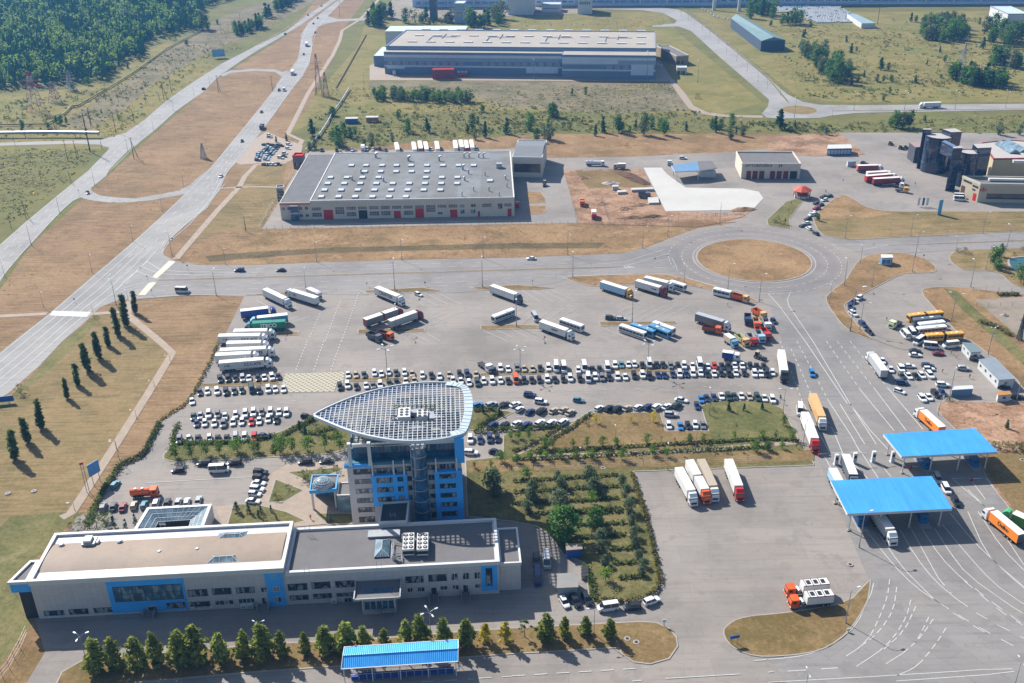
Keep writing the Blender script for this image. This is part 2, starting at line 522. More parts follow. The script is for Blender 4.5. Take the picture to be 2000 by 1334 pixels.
sheet('mown_dry_ground', pxs('-30,1340 0,1300 60,1222 90,1276 50,1340'), M_DRY2)
sheet('mown_dry_ground', pxs('600,296 900,272 1060,262 1250,262 1420,262 1640,262 1690,302 1600,300 1500,296 1425,300 1250,308 1060,312 1056,296'), M_DRY2)
sheet('mown_dry_ground', pxs('345,506 400,515 500,517 625,512 750,508 1000,503 1125,498 1212,495 1262,483 1312,463 1362,445 1125,437 900,441 512,449 480,470 400,480'), M_DRY2)
sheet('olive_verge', pxs('480,332 500,326 560,320 540,395 505,447 470,445 380,470 345,504 425,411'), M_LAWN)
sheet('ditch_grass', pxs('400,500 500,492 640,484 800,480 1000,475 1180,474 1170,485 1000,486 800,490 640,494 500,504 410,512'), grass_mat('ditch_grass', '6e6046', '78694a', '867454', .55, tuft=.6, patch=.06))

# roads and yards
A8 = pxs('275,580 300,552 320,525 345,511 388,518 500,518 625,513 750,509 875,506 1000,504 1125,499 1212,496 1262,484 1312,464 1362,446 1400,441 '
         '1437,435 1457,424 1472,411 1560,370 1640,379 1680,400 1750,412 2000,414 2300,405 2400,1460 10,1460 52,1334 88,1275 70,1214 60,1190 150,1010 185,1000 215,942 '
         '237,909 282,892 315,824 345,804 362,798 382,762 390,749 430,669 442,650 477,579 375,576')
sheet('yard_asphalt', A8, M_ASPH)
sheet('yard_asphalt', pxs('1058,309 1150,308 1250,306 1350,300 1425,298 1500,290 1560,285 1640,259 1925,260 2300,262 2300,424 2000,420 1750,419 1690,410 1650,386 1560,392 1495,400 1440,434 1125,436 900,440 512,447 545,395 560,365 600,295 1056,290'), M_ASPH)
sheet('road_asphalt', pxs('-100,280 0,279 200,273 245,259 255,275 214,298 213,289 195,283 150,281 0,285 -100,286'), M_ASPH2)
sheet('highway', pxs('712,-50 645,0 600,30 560,60 500,90 432,125 375,162 325,197 283,234 250,256 213,291 172,334 110,384 50,434 0,478 -200,640 -200,740 0,551 25,514 62,476 112,420 140,394 160,385 180,366 208,344 212,333 250,295 300,257 343,218 397,180 432,145 500,100 550,72 590,47 652,3 722,-50'), M_ASPH2)
sheet('highway', pxs('745,-50 655,5 602,45 588,68 586,95 582,117 565,140 552,148 540,165 539,172 500,220 410,330 362,378 312,426 262,471 212,514 185,536 95,614 27,667 -40,722 -250,890 -250,1010 -60,832 0,777 15,770 75,717 122,667 170,626 195,601 225,589 275,580 320,560 345,511 320,499 318,484 333,466 362,441 405,406 430,369 445,334 470,310 490,285 525,238 570,175 592,148 604,125 609,100 610,72 622,50 640,32 672,0 765,-50'), M_ASPH2)
sheet('road_asphalt', pxs('176,362 180,374 195,382 225,386 262,388 312,380 350,372 370,362 390,344 412,328 430,338 400,376 362,379 338,384 300,391 250,396 212,396 180,392 158,387'), M_ASPH2)
sheet('road_asphalt', pxs('430,146 450,138 500,134.5 537,136 552,141 565,136 553,152 538,141 500,138.5 450,143 436,150'), M_ASPH2)
sheet('road_asphalt', pxs('640,32 660,38 700,36 722,35.5 722,40 660,42 640,46 616,54'), M_ASPH2)
sheet('road_asphalt', pxs('495,275 520,257 545,268 592,284 588,300 566,316 500,320 470,322 460,318'), M_PAVE)
sheet('road_asphalt', pxs('262,586 308,546 330,522 345,511 388,518 500,518 625,513 750,509 875,506 1000,504 1125,499 1212,496 1262,484 1320,478 1335,530 1225,536 1125,540 1075,556 900,572 700,576 500,575 375,576'), M_ASPH3)
sheet('road_asphalt', pxs('1600,462 1670,470 1775,464 1925,457 2300,440 2300,472 2000,484 1870,489 1790,494 1690,498'), M_ASPH3)
sheet('lane_asphalt', pxs('1500,590 1560,565 1620,580 1640,645 1700,665 1850,810 1905,890 1980,1000 2300,1320 2300,1460 1650,1460 1500,1290 1620,1265 1665,1235 1700,1140 1640,1000 1590,880 1540,700'), M_ASPH4)
sheet('road_asphalt', pxs('1130,13 1275,13 1325,19 1350,31 1400,72 1500,153 1537,184 1567,199 1600,205 1675,206 2000,203 2300,197 2300,212 2000,215 1675,221 1625,226 1600,231 1525,232 1497,230 1488,222 1500,208 1502,195 1400,107 1350,61 1325,52 1275,53 1275,50 1318,46 1322,40 1295,26 1250,20 1130,18'), M_ASPH2)
sheet('road_asphalt', pxs('1275,120 1310,150 1340,185 1355,207 1380,219 1420,225 1490,226 1490,231 1400,228 1365,222 1345,212 1325,185 1305,155 1290,148 1265,150'), M_PAVE)
sheet('warehouse_yard', pxs('722,128 756,118 1290,118 1310,152 1305,160 1000,158 722,157'), M_PAVE)
sheet('works_apron', pxs('700,30 750,22 770,-5 2400,-10 2400,9 1700,11 1300,15 1100,20 800,30'), M_SAND)
sheet('works_yard', pxs('770,40 760,26 1000,22 1160,16 1160,26 1000,32'), M_SAND)

C0 = at(1472, 507)
def circle_px(c, r, n=72): return [(c.x + r * math.cos(2 * PI * i / n), c.y + r * math.sin(2 * PI * i / n)) for i in range(n)]

# dirt, concrete and sand lots
sheet('building_site_dirt', pxs('1100,333 1185,331 1255,330 1298,413 1440,418 1470,410 1450,425 1400,437 1362,444 1130,437'), M_DIRT)
sheet('building_site_grass', pxs('1125,335 1180,336 1225,336 1265,362 1270,370 1200,365 1150,370 1135,352'), M_STRIP)
sheet('concrete_slab', pxs('1257,328 1300,413 1433,411 1440,406 1455,405 1471,409 1491,388 1482,375 1452,369 1340,367 1325,357 1302,340 1292,328'), M_CONC)
sheet('dirt_lot', pxs('1500,268 1640,260 1690,302 1590,306 1500,296'), M_DIRT)
sheet('plaza_paving', pxs('520,932 560,908 640,903 690,902 690,1020 440,1042 420,990 480,985 515,960'), M_PAVE)

# raised islands
island('roundabout_island', circle_px(C0, 26), M_DRY2, sm=0, world=True, kw=.6)
C1 = at(1561, 215)
island('small_roundabout_island', circle_px(C1, 12.6, 40), M_LAWN, sm=0, world=True, kw=.5)
island('grass_island', pxs('1097,543 1125,540 1225,536 1300,536 1350,546 1400,561 1450,574 1485,591 1475,592 1425,577 1345,556 1240,556 1172,561 1150,560'), M_DRY2)
for s in ('711,568 825,562 862,568 858,571 715,573', '699,644 830,642 830,648 698,653', '542,650 586,648 582,655 538,657',
          '919,561 1010,557 1082,563 1050,566 935,567', '938,637 1000,634 1055,636 1053,642 938,645', '1170,629 1320,628 1322,633 1172,638',
          '480,577 560,571 640,573 560,577'):
    island('grass_island', pxs(s), M_STRIP, sm=0)
for s in ('675,739 813,738 815,744 674,746', '1000,726.5 1078,727 1080,731 1000,733', '1200,720 1318,720 1320,726 1200,727', '937,730 1000,727 1000,732 938,736',
          '390,750 545,744 547,752 386,757'):
    island('grass_island', pxs(s), M_STRIP, sm=0, kw=.25)
island('garden_island', pxs('353,826 342,864 500,858 540,847 582,827 612,813 660,818 700,840 692,885 500,896 350,904 322,900 316,892 332,874 346,832'), M_GARDEN)
island('garden_island', pxs('918,798 990,803 1004,806 938,840 912,842 905,815'), M_GARDEN, sm=0)
GARDEN = pxs('1090,836 1160,806 1290,806 1300,842 1383,842 1370,800 1369,794 1390,783 1500,783 1530,800 1560,858 1590,905 1590,910 1238,922 1262,1000 1291,1120 1290,1145 1270,1168 1165,1183 1150,1170 1140,1100 1100,1085 1075,1050 1050,1030 1000,1020 912,1010 908,900 982,892 982,852 1000,842')
island('garden_lawn', GARDEN, M_GARDEN, sm=0)
def on_island(name, s, mat, z=.012):
    b = MB(); b.poly([at(*p).to_2d() for p in pxs(s)], ISL_Z + z)
    tag(b.build(name, mat, origin=(0, 0, 0)), kind='structure')
on_island('dry_lawn', '1090,838 1160,808 1285,808 1298,843 1384,844 1390,868 1300,880 1040,878', M_STRIP)
on_island('green_lawn', '1372,795 1392,785 1498,785 1528,802 1555,856 1400,866 1386,840', M_GREEN, .016)
on_island('garden_path', '1018,888 1000,893 1150,810 1160,808', M_PATH, .02)
on_island('garden_path', '1030,889 1200,884 1350,877 1560,862 1562,868 1350,886 1200,893 1030,898', M_PATH, .024)
on_island('dry_lawn', '915,903 1240,890 1590,880 1590,900 1235,915 915,925', M_STRIP, .02)
island('lawn_triangle', q4s(10, '150,1075 380,1165 230,1255 90,1265'), M_GREEN, sm=0)
island('plaza_bed', q4s(10, '235,1022 640,985 690,1000 640,1020 430,1110'), M_GREEN, sm=0)
island('plaza_bed', pxs('612,1003 690,1003 692,1024 640,1026'), M_GREEN, sm=0)
island('plaza_bed', pxs('455,985 500,985 560,1000 600,1018 560,1028 440,1036'), M_GARDEN, sm=0)
island('tree_strip', pxs('165,1288 120,1313 105,1345 255,1345 265,1335 500,1314 663,1303 903,1286 1000,1279 1207,1267 1215,1280 1237,1295 1270,1299 1308,1288 1325,1263 1322,1245 1308,1228 1282,1216 1250,1214 1000,1227 920,1232 850,1238 743,1247 537,1257 400,1268'), M_STRIP, sm=0)
island('grass_island', pxs('1410,1233 1418,1222 1440,1208 1475,1202 1500,1200 1550,1195 1655,1178 1690,1140 1702,1130 1700,1150 1695,1180 1660,1235 1620,1265 1580,1278 1520,1284 1475,1284 1440,1272 1418,1255'), M_STRIP)
island('grass_island', pxs('1610,584 1620,571 1650,549 1662,529 1675,509 1695,499 1725,494 1762,494 1787,499 1817,511 1830,524 1827,533 1787,534 1762,535 1712,561 1650,593 1650,604 1665,624 1685,646 1705,664 1690,661 1652,644 1625,611'), M_DRY2)
island('pond_island', pxs('1852,506 1857,496 1870,489 1925,487 2000,485 2300,474 2300,620 2000,565 1975,556 1955,536 1940,530 1885,529 1865,520'), M_LAWN)
island('verge', pxs('1797,571 1805,563 1840,560 1885,562 2300,610 2300,960 2000,765 1982,737 1900,667 1880,661 1827,606'), M_DRY2)
on_island('sandy_lot', '1905,587 2000,580 2300,590 2300,830 2000,668 1950,625', M_SAND)
on_island('green_verge', '1842,563 1870,570 1900,600 1960,650 2000,690 2120,790 2120,820 2000,715 1950,670 1880,607', M_GREEN, .016)
island('site_ground', pxs('1835,810 1875,850 1900,890 1940,955 1975,1000 2050,1080 2300,1330 2300,770 2000,784 1925,787 1862,782 1837,784 1828,800'), M_DIRT)
on_island('dry_lawn', '1905,890 2000,880 2300,900 2300,1320 2050,1075 1980,998', M_STRIP)
island('verge', pxs('1640,379 1662,386 1690,404 1715,411 1750,414 1825,413 1925,414 2300,410 2300,440 1925,456 1775,463 1670,469 1635,466 1600,457 1587,430 1590,420'), M_LAWN)
on_island('dry_lawn', '1641,381 1662,388 1690,406 1715,413 1740,418 1700,426 1600,428 1592,421', M_DRY2)
island('planted_bed', pxs('1500,441 1497,430 1535,394 1575,384 1542,429 1545,448'), M_GREEN, sm=0)
island('grass_island', q4s(7, '105,160 230,165 262,215 265,250 120,255'), M_DRY2, sm=0)
island('grass_island', q4s(7, '122,272 268,272 272,310 240,335 130,342'), M_DRY2, sm=0)
island('road_median', pxs('308,546.5 500,541 750,533.5 1000,526 1180,521.5 1220,521.5 1180,524 1000,528.5 750,536 500,543.5 308,549'), M_STRIP, sm=0, kw=.3)
island('road_median', pxs('1737,479 1900,473 2300,458 2300,460 1900,475 1737,480'), M_STRIP, sm=0, kw=.25)
island('road_median', pxs('1338,20 1400,66 1500,150 1543,201 1538,201 1496,152 1396,68 1334,22'), M_SCRUB, sm=0, kw=.3)
island('road_median', pxs('1625,216.5 1800,215 2300,208 2300,209 1800,216.5 1625,217.5'), M_SCRUB, sm=0, kw=.3)

# pond basin
pc = [(q4(8, x, y)) for x, y in ((1880, 710), (1900, 690), (1950, 680), (2100, 676), (2200, 700), (2200, 770), (2100, 800), (1960, 790), (1900, 760))]
b = MB(); PW = smooth_pts([at(*p).to_2d() for p in pc], 2, True)
b.wallring(PW, .2, .5, .8, 1, inside=False); b.poly(PW, ISL_Z + .06, 0)
tag(b.build('pond_water', [M_WATER, M_KERB], origin=(0, 0, 0)), kind='structure')

# footpaths
TR_LINES = '1108,345 1130,385 1170,398 1220,402 1290,414;1112,350 1140,392 1180,405 1240,412;1190,372 1230,372 1262,380;1130,400 1180,388 1240,384;1150,425 1210,418 1290,420 1380,424'
def strip(b, P, w, z, mi=0, dash=None):
    """ribbon along ground points P; dash=(on, off)"""
    P = [Vector(p[:2]) for p in P]
    if dash:
        on, off = dash
        s, segs, cur, left, draw = 0, [], [P[0]], on, True
        for a, c in zip(P[:-1], P[1:]):
            L = (c - a).length; d = 0
            if L < 1e-5: continue
            while L - d > left:
                d += left; p = a.lerp(c, d / L); cur.append(p)
                if draw: segs.append(cur)
                cur = [p]; draw = not draw; left = on if draw else off
            left -= L - d; cur.append(c)
        if draw and len(cur) > 1: segs.append(cur)
        for sg in segs: strip(b, sg, w, z, mi)
        return
    P = [p for i, p in enumerate(P) if i == 0 or (p - P[i - 1]).length > 1e-4]
    if len(P) < 2: return
    L, Rr = [], []
    for i, p in enumerate(P):
        d = (P[min(i + 1, len(P) - 1)] - P[max(i - 1, 0)]).normalized()
        n = Vector((-d.y, d.x)) * (w / 2)
        L.append(p + n); Rr.append(p - n)
    for i in range(len(P) - 1):
        b.face([(Rr[i].x, Rr[i].y, z), (Rr[i + 1].x, Rr[i + 1].y, z), (L[i + 1].x, L[i + 1].y, z), (L[i].x, L[i].y, z)], mi)

def ground_line(pts, sm=0):
    P = [at(*p).to_2d() for p in pts]
    return smooth_pts(P, sm) if sm else P
b = MB()
for s, w in (('762,-25 739,0 702,39 668,60 664,78 650,108 602,182 562,262 590,275 567,312', 3.4), ('560,318 500,322 478,345 467,366 425,411 343,507', 3.2),
             ('432,368 467,366 510,365 540,366', 2.0),
             ('268,573 250,594 250,616 312,667 337,690 290,768 237,852 140,1002 120,1012', 3.0), ('-60,622 0,618 92,613', 3.0), ('170,614 232,610 250,608', 3.0)):
    strip(b, ground_line(pxs(s)), w, .13)
tag(b.build('footpath', M_PATH, origin=(0, 0, 0)), kind='structure')

tb = MB()
for ln in TR_LINES.split(';'):
    L_ = smooth_pts(ground_line(pxs(ln)), 2)
    for off in (-.9, .9): strip(tb, [p + Vector((off, off * .6)) for p in L_], .55, .145)
tag(tb.build('wheel_ruts', pm('rut_earth', 'c09c80', .95, .25, .3, k=.6, grime=.4), origin=(0, 0, 0)), kind='structure')
# ------------------------------------------------------------------ road markings
mk = MB()
ZM = .19
def pair_lines(pairs, ts, w=.22, dash=(4, 7)):
    L = [at(*p[:2]).to_2d() for p in pairs]; Rr = [at(*p[2:]).to_2d() for p in pairs]
    for t in ts:
        strip(mk, smooth_pts([a.lerp(c, t) for a, c in zip(L, Rr)], 1), w, ZM, 0, dash)
hwR = [(-60, 738, 0, 777), (27, 667, 75, 717), (95, 614, 165, 632), (185, 536, 262, 560), (262, 471, 322, 492), (312, 426, 345, 455), (362, 378, 405, 406), (410, 330, 445, 334), (500, 220, 525, 238),
       (540, 168, 570, 175), (582, 117, 604, 125), (586, 90, 609, 95), (602, 45, 622, 50), (655, 5, 672, 0)]
pair_lines(hwR[3:], (.3, .55, .8), .25, (5, 7))
pair_lines(hwR[:5], (.22, .42, .6, .78), .3, None)
pair_lines(hwR, (.04,), .25, None)
pair_lines(hwR[4:], (.95,), .25, None)
hwL = [(-40, 512, 0, 551), (50, 434, 62, 476), (110, 384, 140, 394), (172, 334, 208, 344), (250, 262, 280, 272), (325, 197, 343, 218), (432, 125, 450, 133), (500, 90, 510, 95), (600, 30, 612, 33)]
pair_lines(hwL, (.3, .66), .25, (5, 6))
pair_lines(hwL, (.05, .94), .22, None)
pair_lines([(388, 518, 340, 546), (500, 518, 500, 541), (750, 509, 750, 533), (1000, 504, 1000, 526), (1125, 499, 1150, 522)], (.36, .68), .22, (4, 6))
pair_lines([(320, 551, 300, 576), (500, 544, 500, 575), (750, 537, 750, 568), (1000, 530, 1000, 552), (1200, 525, 1200, 538)], (.34, .68), .22, (4, 6))
pair_lines([(500, 544, 500, 575), (750, 537, 750, 568), (1000, 530, 1000, 552)], (.93,), .22, (5, 8))
pair_lines([(1350, 45, 1362, 42), (1400, 90, 1420, 88), (1500, 180, 1520, 172)], (.25, .75), .25, (3, 5))
pair_lines([(1640, 207, 1640, 216), (2000, 204, 2000, 211)], (.5,), .25, (4, 6))
pair_lines([(1640, 219, 1640, 224), (2000, 212, 2000, 215)], (.4,), .25, (4, 6))
for r, d in ((27.4, None), (32.5, (2, 2)), (38.6, (2, 2))):
    strip(mk, circle_px(C0, r, 120) + circle_px(C0, r, 120)[:1], .25, ZM, 0, d)
def lines(r, txt, w=.2, dash=None, sm=0, z=ZM):
    for ln in txt.split('/'):
        pts = [tuple(map(float, t.split(','))) for t in ln.split()]
        strip(mk, ground_line([q4(r, *p) for p in pts], sm), w, z, 0, dash)
# approach splitters
lines(7, '350,830 500,822 900,808 1200,808 1400,848 1600,905/600,735 880,712 1180,618/870,748 1230,645/1110,755 1290,765 1250,682 1110,715', .25)
lines(7, '900,745 960,758/900,752 930,762/870,748 900,762', .5)
lines(8, '500,578 940,580/500,578 595,640 930,585/0,945 180,935 150,1010 165,1060 350,1332/0,960 90,1060 290,1332', .25)
lines(5, '1150,710 1250,770 1430,790 1900,795/1105,750 1250,805 1500,815 2000,815/1070,785 1200,835 1250,842/1060,790 900,935/1150,715 960,870/900,935 1130,875/840,980 1100,900/2000,965 1500,970 1100,990 930,1020', .28)
lines(5, '1760,100 1620,260 1480,420 1290,580 1265,640', .25)
# gate lanes
lines(12, '95,0 270,480/180,60 330,400 510,700/225,0 480,480/455,0 720,380/540,0 830,370/640,0 930,360', .25, (2, 2))
lines(12, '270,480 480,870/510,700 580,870/480,480 650,740 720,870/290,0 620,490/350,0 640,490/560,490 755,805 845,805 640,490/640,490 800,700 945,855/720,380 985,700/830,370 1080,700/930,360 1210,690', .28)
lines(12, '330,870 340,880 580,872/640,870 725,862/440,900 500,1010/580,870 780,1075/725,865 860,1070/880,960 960,1060/1440,1075 1570,1068 1700,1240/1590,1075 1700,1070 1900,1320/1440,1075 1740,1332/1560,1160 1800,1400', .25)
# curved lanes beyond the gate
lines(16, '760,140 980,420 1150,590 1330,710/860,170 1050,440 1180,570 1300,690/1030,140 1150,350 1300,540 1480,690/1120,140 1230,340 1330,520/1205,140 1350,360 1490,500/1300,130 1420,320 1560,500 1900,740/1360,100 1550,330 1760,560 1960,700/1420,10 1600,230 1800,420 2000,590/1560,0 1700,320 1850,470 2000,600/1640,0 1830,290 2000,460/1720,0 1850,190 2000,420', .22, None, 1)
lines(16, '1330,710 1600,880 1970,1080/1300,690 1500,830 1700,950/1480,690 1700,840 2000,990/1330,520 1430,640/1490,500 1750,710 1990,880/1530,540 1800,770 1990,890/1900,740 2000,800/1960,700 2040,750', .25, (3, 2.5), 1)
lines(16, '950,530 930,680 860,850 800,970/1005,590 980,770 870,940 720,1060/1115,690 1080,830 970,1000 870,1090/1155,740 1060,940 900,1080/1255,825 1200,940 1150,1030/1290,840 1180,1000 1050,1110/1390,910 1300,1050 1200,1170', .24, (2.2, 1.3), 1)
lines(16, '800,970 720,1060 610,1130/870,1090 800,1140 690,1210/1050,1110 920,1190/1200,1170 1130,1230 1010,1280/0,1335 1000,1280 1900,1220 1930,1260 1000,1325/825,560 800,660 690,890 560,1000 380,1100 200,1140 0,1155', .22, None, 1)
lines(15, '0,1285 1050,1222/940,1325 1010,1320/1890,1165 2000,1158', .26, (3, 2.2))
lines(15, '1200,1305 1780,1270', .24)
lines(14, '1290,1332 1700,1308/1740,1303 2000,1288', .22, (3, 2.4))
lines(16, '150,1248 545,1222/0,1256 40,1252', .25, (4.5, 3.5))
# lorry bays
lines(6, '860,955 1215,1055/1140,960 1310,1050/1220,955 1410,1050/1310,950 1505,1045/1400,945 1605,1045/1320,1170 1500,1105/1310,1225 1605,1100/1310,1165 1410,1105/1140,1275 1270,1332/1230,1275 1350,1332/1340,1275 1440,1332/815,940 865,965/190,1190 320,1140/270,1190 425,1135/0,1010 90,1060/90,1000 330,1080/1770,1245 1960,1332/1880,1245 2000,1300/1660,905 1990,1005', .2)
lines(7, '0,930 125,1025/80,935 220,1025/160,935 320,1025/230,930 410,1020/310,935 505,1020/0,1150 120,1085/80,1190 215,1085/170,1190 310,1080/240,1190 405,1075/320,1170 505,1075/700,1180 915,1065/860,1150 1005,1065/900,1170 1110,1060/990,1170 1200,1055/1085,1165 1290,1050/1180,1165 1385,1050/0,1240 130,1310/60,1235 230,1320/670,1210 900,1310/390,835 600,910/1740,920 1900,1030', .2)
lines(6, '500,1120 415,1310/660,1010 540,1332/805,955 670,1332', .4, (.9, 1.6))
lines(10, '400,0 310,230/530,0 450,230/665,0 585,230', .4, (.9, 1.6))
lines(11, '0,385 300,390/300,395 1000,370 1900,345', .15, (2, 4))
lines(10, '0,470 330,465', .15, (2, 4))
lines(11, '30,592 420,580/640,530 450,640', .16)
lines(9, '1140,1108 2000,1060', .2)
tag(mk.build('road_markings', M_WHITE, origin=(0, 0, 0)), kind='structure')

cw = MB()
cw.poly([at(*p).to_2d() for p in pxs('97,617 103,608 178,610 170,620')], .2, 0)
cw.poly([at(*p).to_2d() for p in pxs('343,512 330,510 298,541 306,545')], .2, 1)
cw.poly([at(*p).to_2d() for p in pxs('292,552 306,552 284,577 270,577')], .2, 1)
tag(cw.build('pedestrian_crossing', [M_WHITE, M_YEL], origin=(0, 0, 0)), kind='structure')

# yellow hatched no-parking box
t = NT('hatched_box_paint'); v = t.pos((1, 1, 1), R_(45))
ck = t.new('ShaderNodeTexBrick'); ck.offset = 0
for k_, v_ in (('Scale', 1.0), ('Mortar Size', .22), ('Brick Width', 1.5), ('Row Height', 1.5), ('Mortar Smooth', .1), ('Bias', 0)): ck.inputs[k_].default_value = v_
ck.inputs['Color1'].default_value = hexc('a39d92', .55); ck.inputs['Color2'].default_value = hexc('9f998c', .55); ck.inputs['Mortar'].default_value = hexc('cfc7a8', .66)
t.link(v, ck.inputs['Vector']); t.link(ck.outputs['Color'], t.b.inputs['Base Color']); t.set(.8)
hb = MB(); hb.poly([at(*q4(10, x, y)).to_2d() for x, y in ((228, 255), (695, 240), (680, 330), (630, 340), (612, 395), (188, 402))], .195)
tag(hb.build('hatched_box', t.mat, origin=(0, 0, 0)), kind='structure')

# ------------------------------------------------------------------ building helpers
class Fac:
    """a vertical wall plane standing on ground points a, b (left to right as seen from outside)"""
    def __init__(s, a, b):
        s.o = Vector((a[0], a[1])); s.U = (Vector((b[0], b[1])) - s.o).normalized(); s.N = Vector((s.U.y, -s.U.x))
        s.L = (Vector((b[0], b[1])) - s.o).length
    def uz(s, px, py, off=0.0):
        d = ray(px, py); n3 = Vector((s.N.x, s.N.y, 0)); o3 = Vector((s.o.x, s.o.y, 0)) + n3 * off
        t = (o3 - CAM).dot(n3) / d.dot(n3); p = CAM + d * t
        return (p.to_2d() - s.o).dot(s.U), p.z
    def rect(s, x0, y0, x1, y1, off=0.0):
        """upper-left and lower-right corners of an upright rectangle in photo pixels"""
        c = [s.uz(*p, off) for p in ((x0, y0), (x1, y0), (x0, y1), (x1, y1))]
        u0, u1 = (c[0][0] + c[2][0]) / 2, (c[1][0] + c[3][0]) / 2
        return u0, u1, (c[2][1] + c[3][1]) / 2, (c[0][1] + c[1][1]) / 2
    def box(s, b, u0, u1, n0, n1, z0, z1, mi=0): b.obox(s.o, s.U, s.N, u0, u1, n0, n1, z0, z1, mi)
    def pt(s, u, n=0.0): return s.o + s.U * u + s.N * n

WHITE_T = pm('white_trim', 'dcdcda', .6, .06, .3, k=.72, grime=.2)
FRAME_D = pm('dark_window_frame', '3a4048', .5, .1, .5)
FRAME_W = pm('white_window_frame', 'd2d4d4', .5, .06, .5, k=.72)
GL_D = glass_mat('dark_glass', '26343f', .05, 1.0, .4, .6, .5)
GL_B = glass_mat('blue_glass', '2f5674', .06)
GL_P = glass_mat('pale_glass', '6f8894', .08, .8)
def window(parent, f, u0, u1, z0, z1, nx=2, ny=1, glass=None, frame=None, n=0.0, fr=.1, name='window', dep=.07):
    b = MB()
    f.box(b, u0, u1, n - .1, n + .03, z0, z1, 0)
    for i in range(nx + 1):
        u = u0 + (u1 - u0) * i / nx
        f.box(b, u - fr / 2, u + fr / 2, n - .09, n + dep, z0 - fr / 2, z1 + fr / 2, 1)
    for j in range(ny + 1):
        z = z0 + (z1 - z0) * j / ny
        f.box(b, u0, u1, n - .08, n + dep - .012, z - fr / 2, z + fr / 2, 1)
    return b.build(name, [glass or GL_D, frame or FRAME_D], parent)

def part(b, name, mats, parent, **kw): return b.build(name, mats, parent, **kw)

# ================================================================== long office building in the foreground
M_CLAD = cladding_mat('facade_cladding', 'bab6b6', .9, R_(3.3))
M_BLUEP = pm('blue_facade_panel', '3fa2ea', .5, .08, .3, k=.9)
M_ROOFB = pm('beige_roof_sheet', 'ad9782', .65, .14, .07, k=.54, grime=.35)
M_ROOFG = pm('grey_roof_felt', '7d7a7a', .85, .1, .25, k=.62, grime=.25)
M_TANK = pm('galvanised_metal', 'b8bcc0', .4, .12, .8, metallic=.3, k=.7)
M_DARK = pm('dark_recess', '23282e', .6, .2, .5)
A33 = R_(3.3)
FU = Vector((math.cos(A33), math.sin(A33))); FV = Vector((-FU.y, FU.x))
FO = Vector((-120.0, 193.7))
def fp(u, v): p = FO + FU * u + FV * v; return (p.x, p.y)
HW, HR = 12.0, 10.4
office = empty('office_building', (FO.x, FO.y, 0))
tag(office, 'long low grey office building with blue panels and white roof parapets', 'building')
b = MB()
b.prism([fp(0, 0), fp(62, 0), fp(62, 19), fp(0, 19)], 0, HW - .5, 0, 0)
part(b, 'wall', M_CLAD, office)
b = MB()
b.prism([fp(62.01, .15), fp(116, .15), fp(116, 18), fp(62.01, 18)], 0, HR - .5, 0, 0)
part(b, 'wall', M_CLAD, office)
b = MB()
nseg = 14
for i in range(nseg):
    v0, v1 = 1 + 17 * i / nseg, 1 + 17 * (i + 1) / nseg
    z0, z1 = [HW - 1.1 + 1.25 * math.sin(PI * (v - 1) / 17) for v in (v0, v1)]
    b.face([(*fp(1, v0), z0), (*fp(61, v0), z0), (*fp(61, v1), z1), (*fp(1, v1), z1)])
roofL = part(b, 'roof', M_ROOFB, office, smooth=True)
b = MB(); b.poly([fp(63, 1), fp(115, 1), fp(115, 17.2), fp(63, 17.2)], HR - .49)
roofR = part(b, 'roof', M_ROOFG, office)
b = MB(); b.wallring([fp(-.15, -.15), fp(62.2, -.15), fp(62.2, 19.15), fp(-.15, 19.15)], HW - 1.3, HW + .15, .85)
part(b, 'parapet', WHITE_T, office)
b = MB(); b.wallring([fp(62.25, -.02), fp(116.2, -.02), fp(116.2, 18.2), fp(62.25, 18.2)], HR - 1.0, HR + .12, .8)
part(b, 'parapet', WHITE_T, office)
# corner bay at the left end
b = MB()
b.prism([fp(-4.9, .2), fp(-.2, .2), fp(-.2, 8), fp(-2.4, 8)], HW - 3.4, HW - .4, 0, 1, True)
b.wallring([fp(-5.2, -.05), fp(-.3, -.05), fp(-.3, 8.3), fp(-2.6, 8.3)], HW - .7, HW + .08, .7, 2)
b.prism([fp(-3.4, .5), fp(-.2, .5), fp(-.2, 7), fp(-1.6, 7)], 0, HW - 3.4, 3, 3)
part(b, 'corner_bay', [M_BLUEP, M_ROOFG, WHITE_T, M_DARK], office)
f = Fac(fp(0, 0), fp(62, 0))
def blue_panel(fa, r, quad, n=.12, z0=None, z1=None, mat=None, par=None):
    u0, u1, a, c = fa.rect(*quad)
    bb = MB(); fa.box(bb, u0, u1, -.2, n, a if z0 is None else z0, c if z1 is None else z1)
    return part(bb, 'blue_panel', mat or M_BLUEP, par or office)
def r4(r, x0, y0, x1, y1): return (*q4(r, x0, y0), *q4(r, x1, y1))
blue_panel(f, 13, r4(13, 850, 520, 1455, 780), .12, 0.6, HW - 1.31)
blue_panel(f, 14, r4(14, 80, 450, 222, 722), .14, 0, HW - 1.31)
u0, u1, z0, z1 = f.rect(*r4(13, 890, 572, 1428, 686))
window(office, f, u0, u1, z0, z1, 9, 2, glass_mat('hall_glass', '45626f', .06, 1, .4, .5, .35), FRAME_D, .16, .14)
for q in ('345,770,500,808 540,757,690,797 735,747,885,783 925,733,1080,770 1305,705,1450,745 1490,700,1640,735 1680,686,1825,720 1865,675,1990,710 '
          '1470,605,1620,655 1660,595,1805,640 1845,588,1990,632').split():
    u0, u1, z0, z1 = f.rect(*r4(13, *map(float, q.split(','))))
    window(office, f, u0, u1, z0, z1, 4, 1, GL_D, FRAME_W if z0 < 3 and u0 > 40 else FRAME_D, .13 if 25 < u0 < 46 else 0)
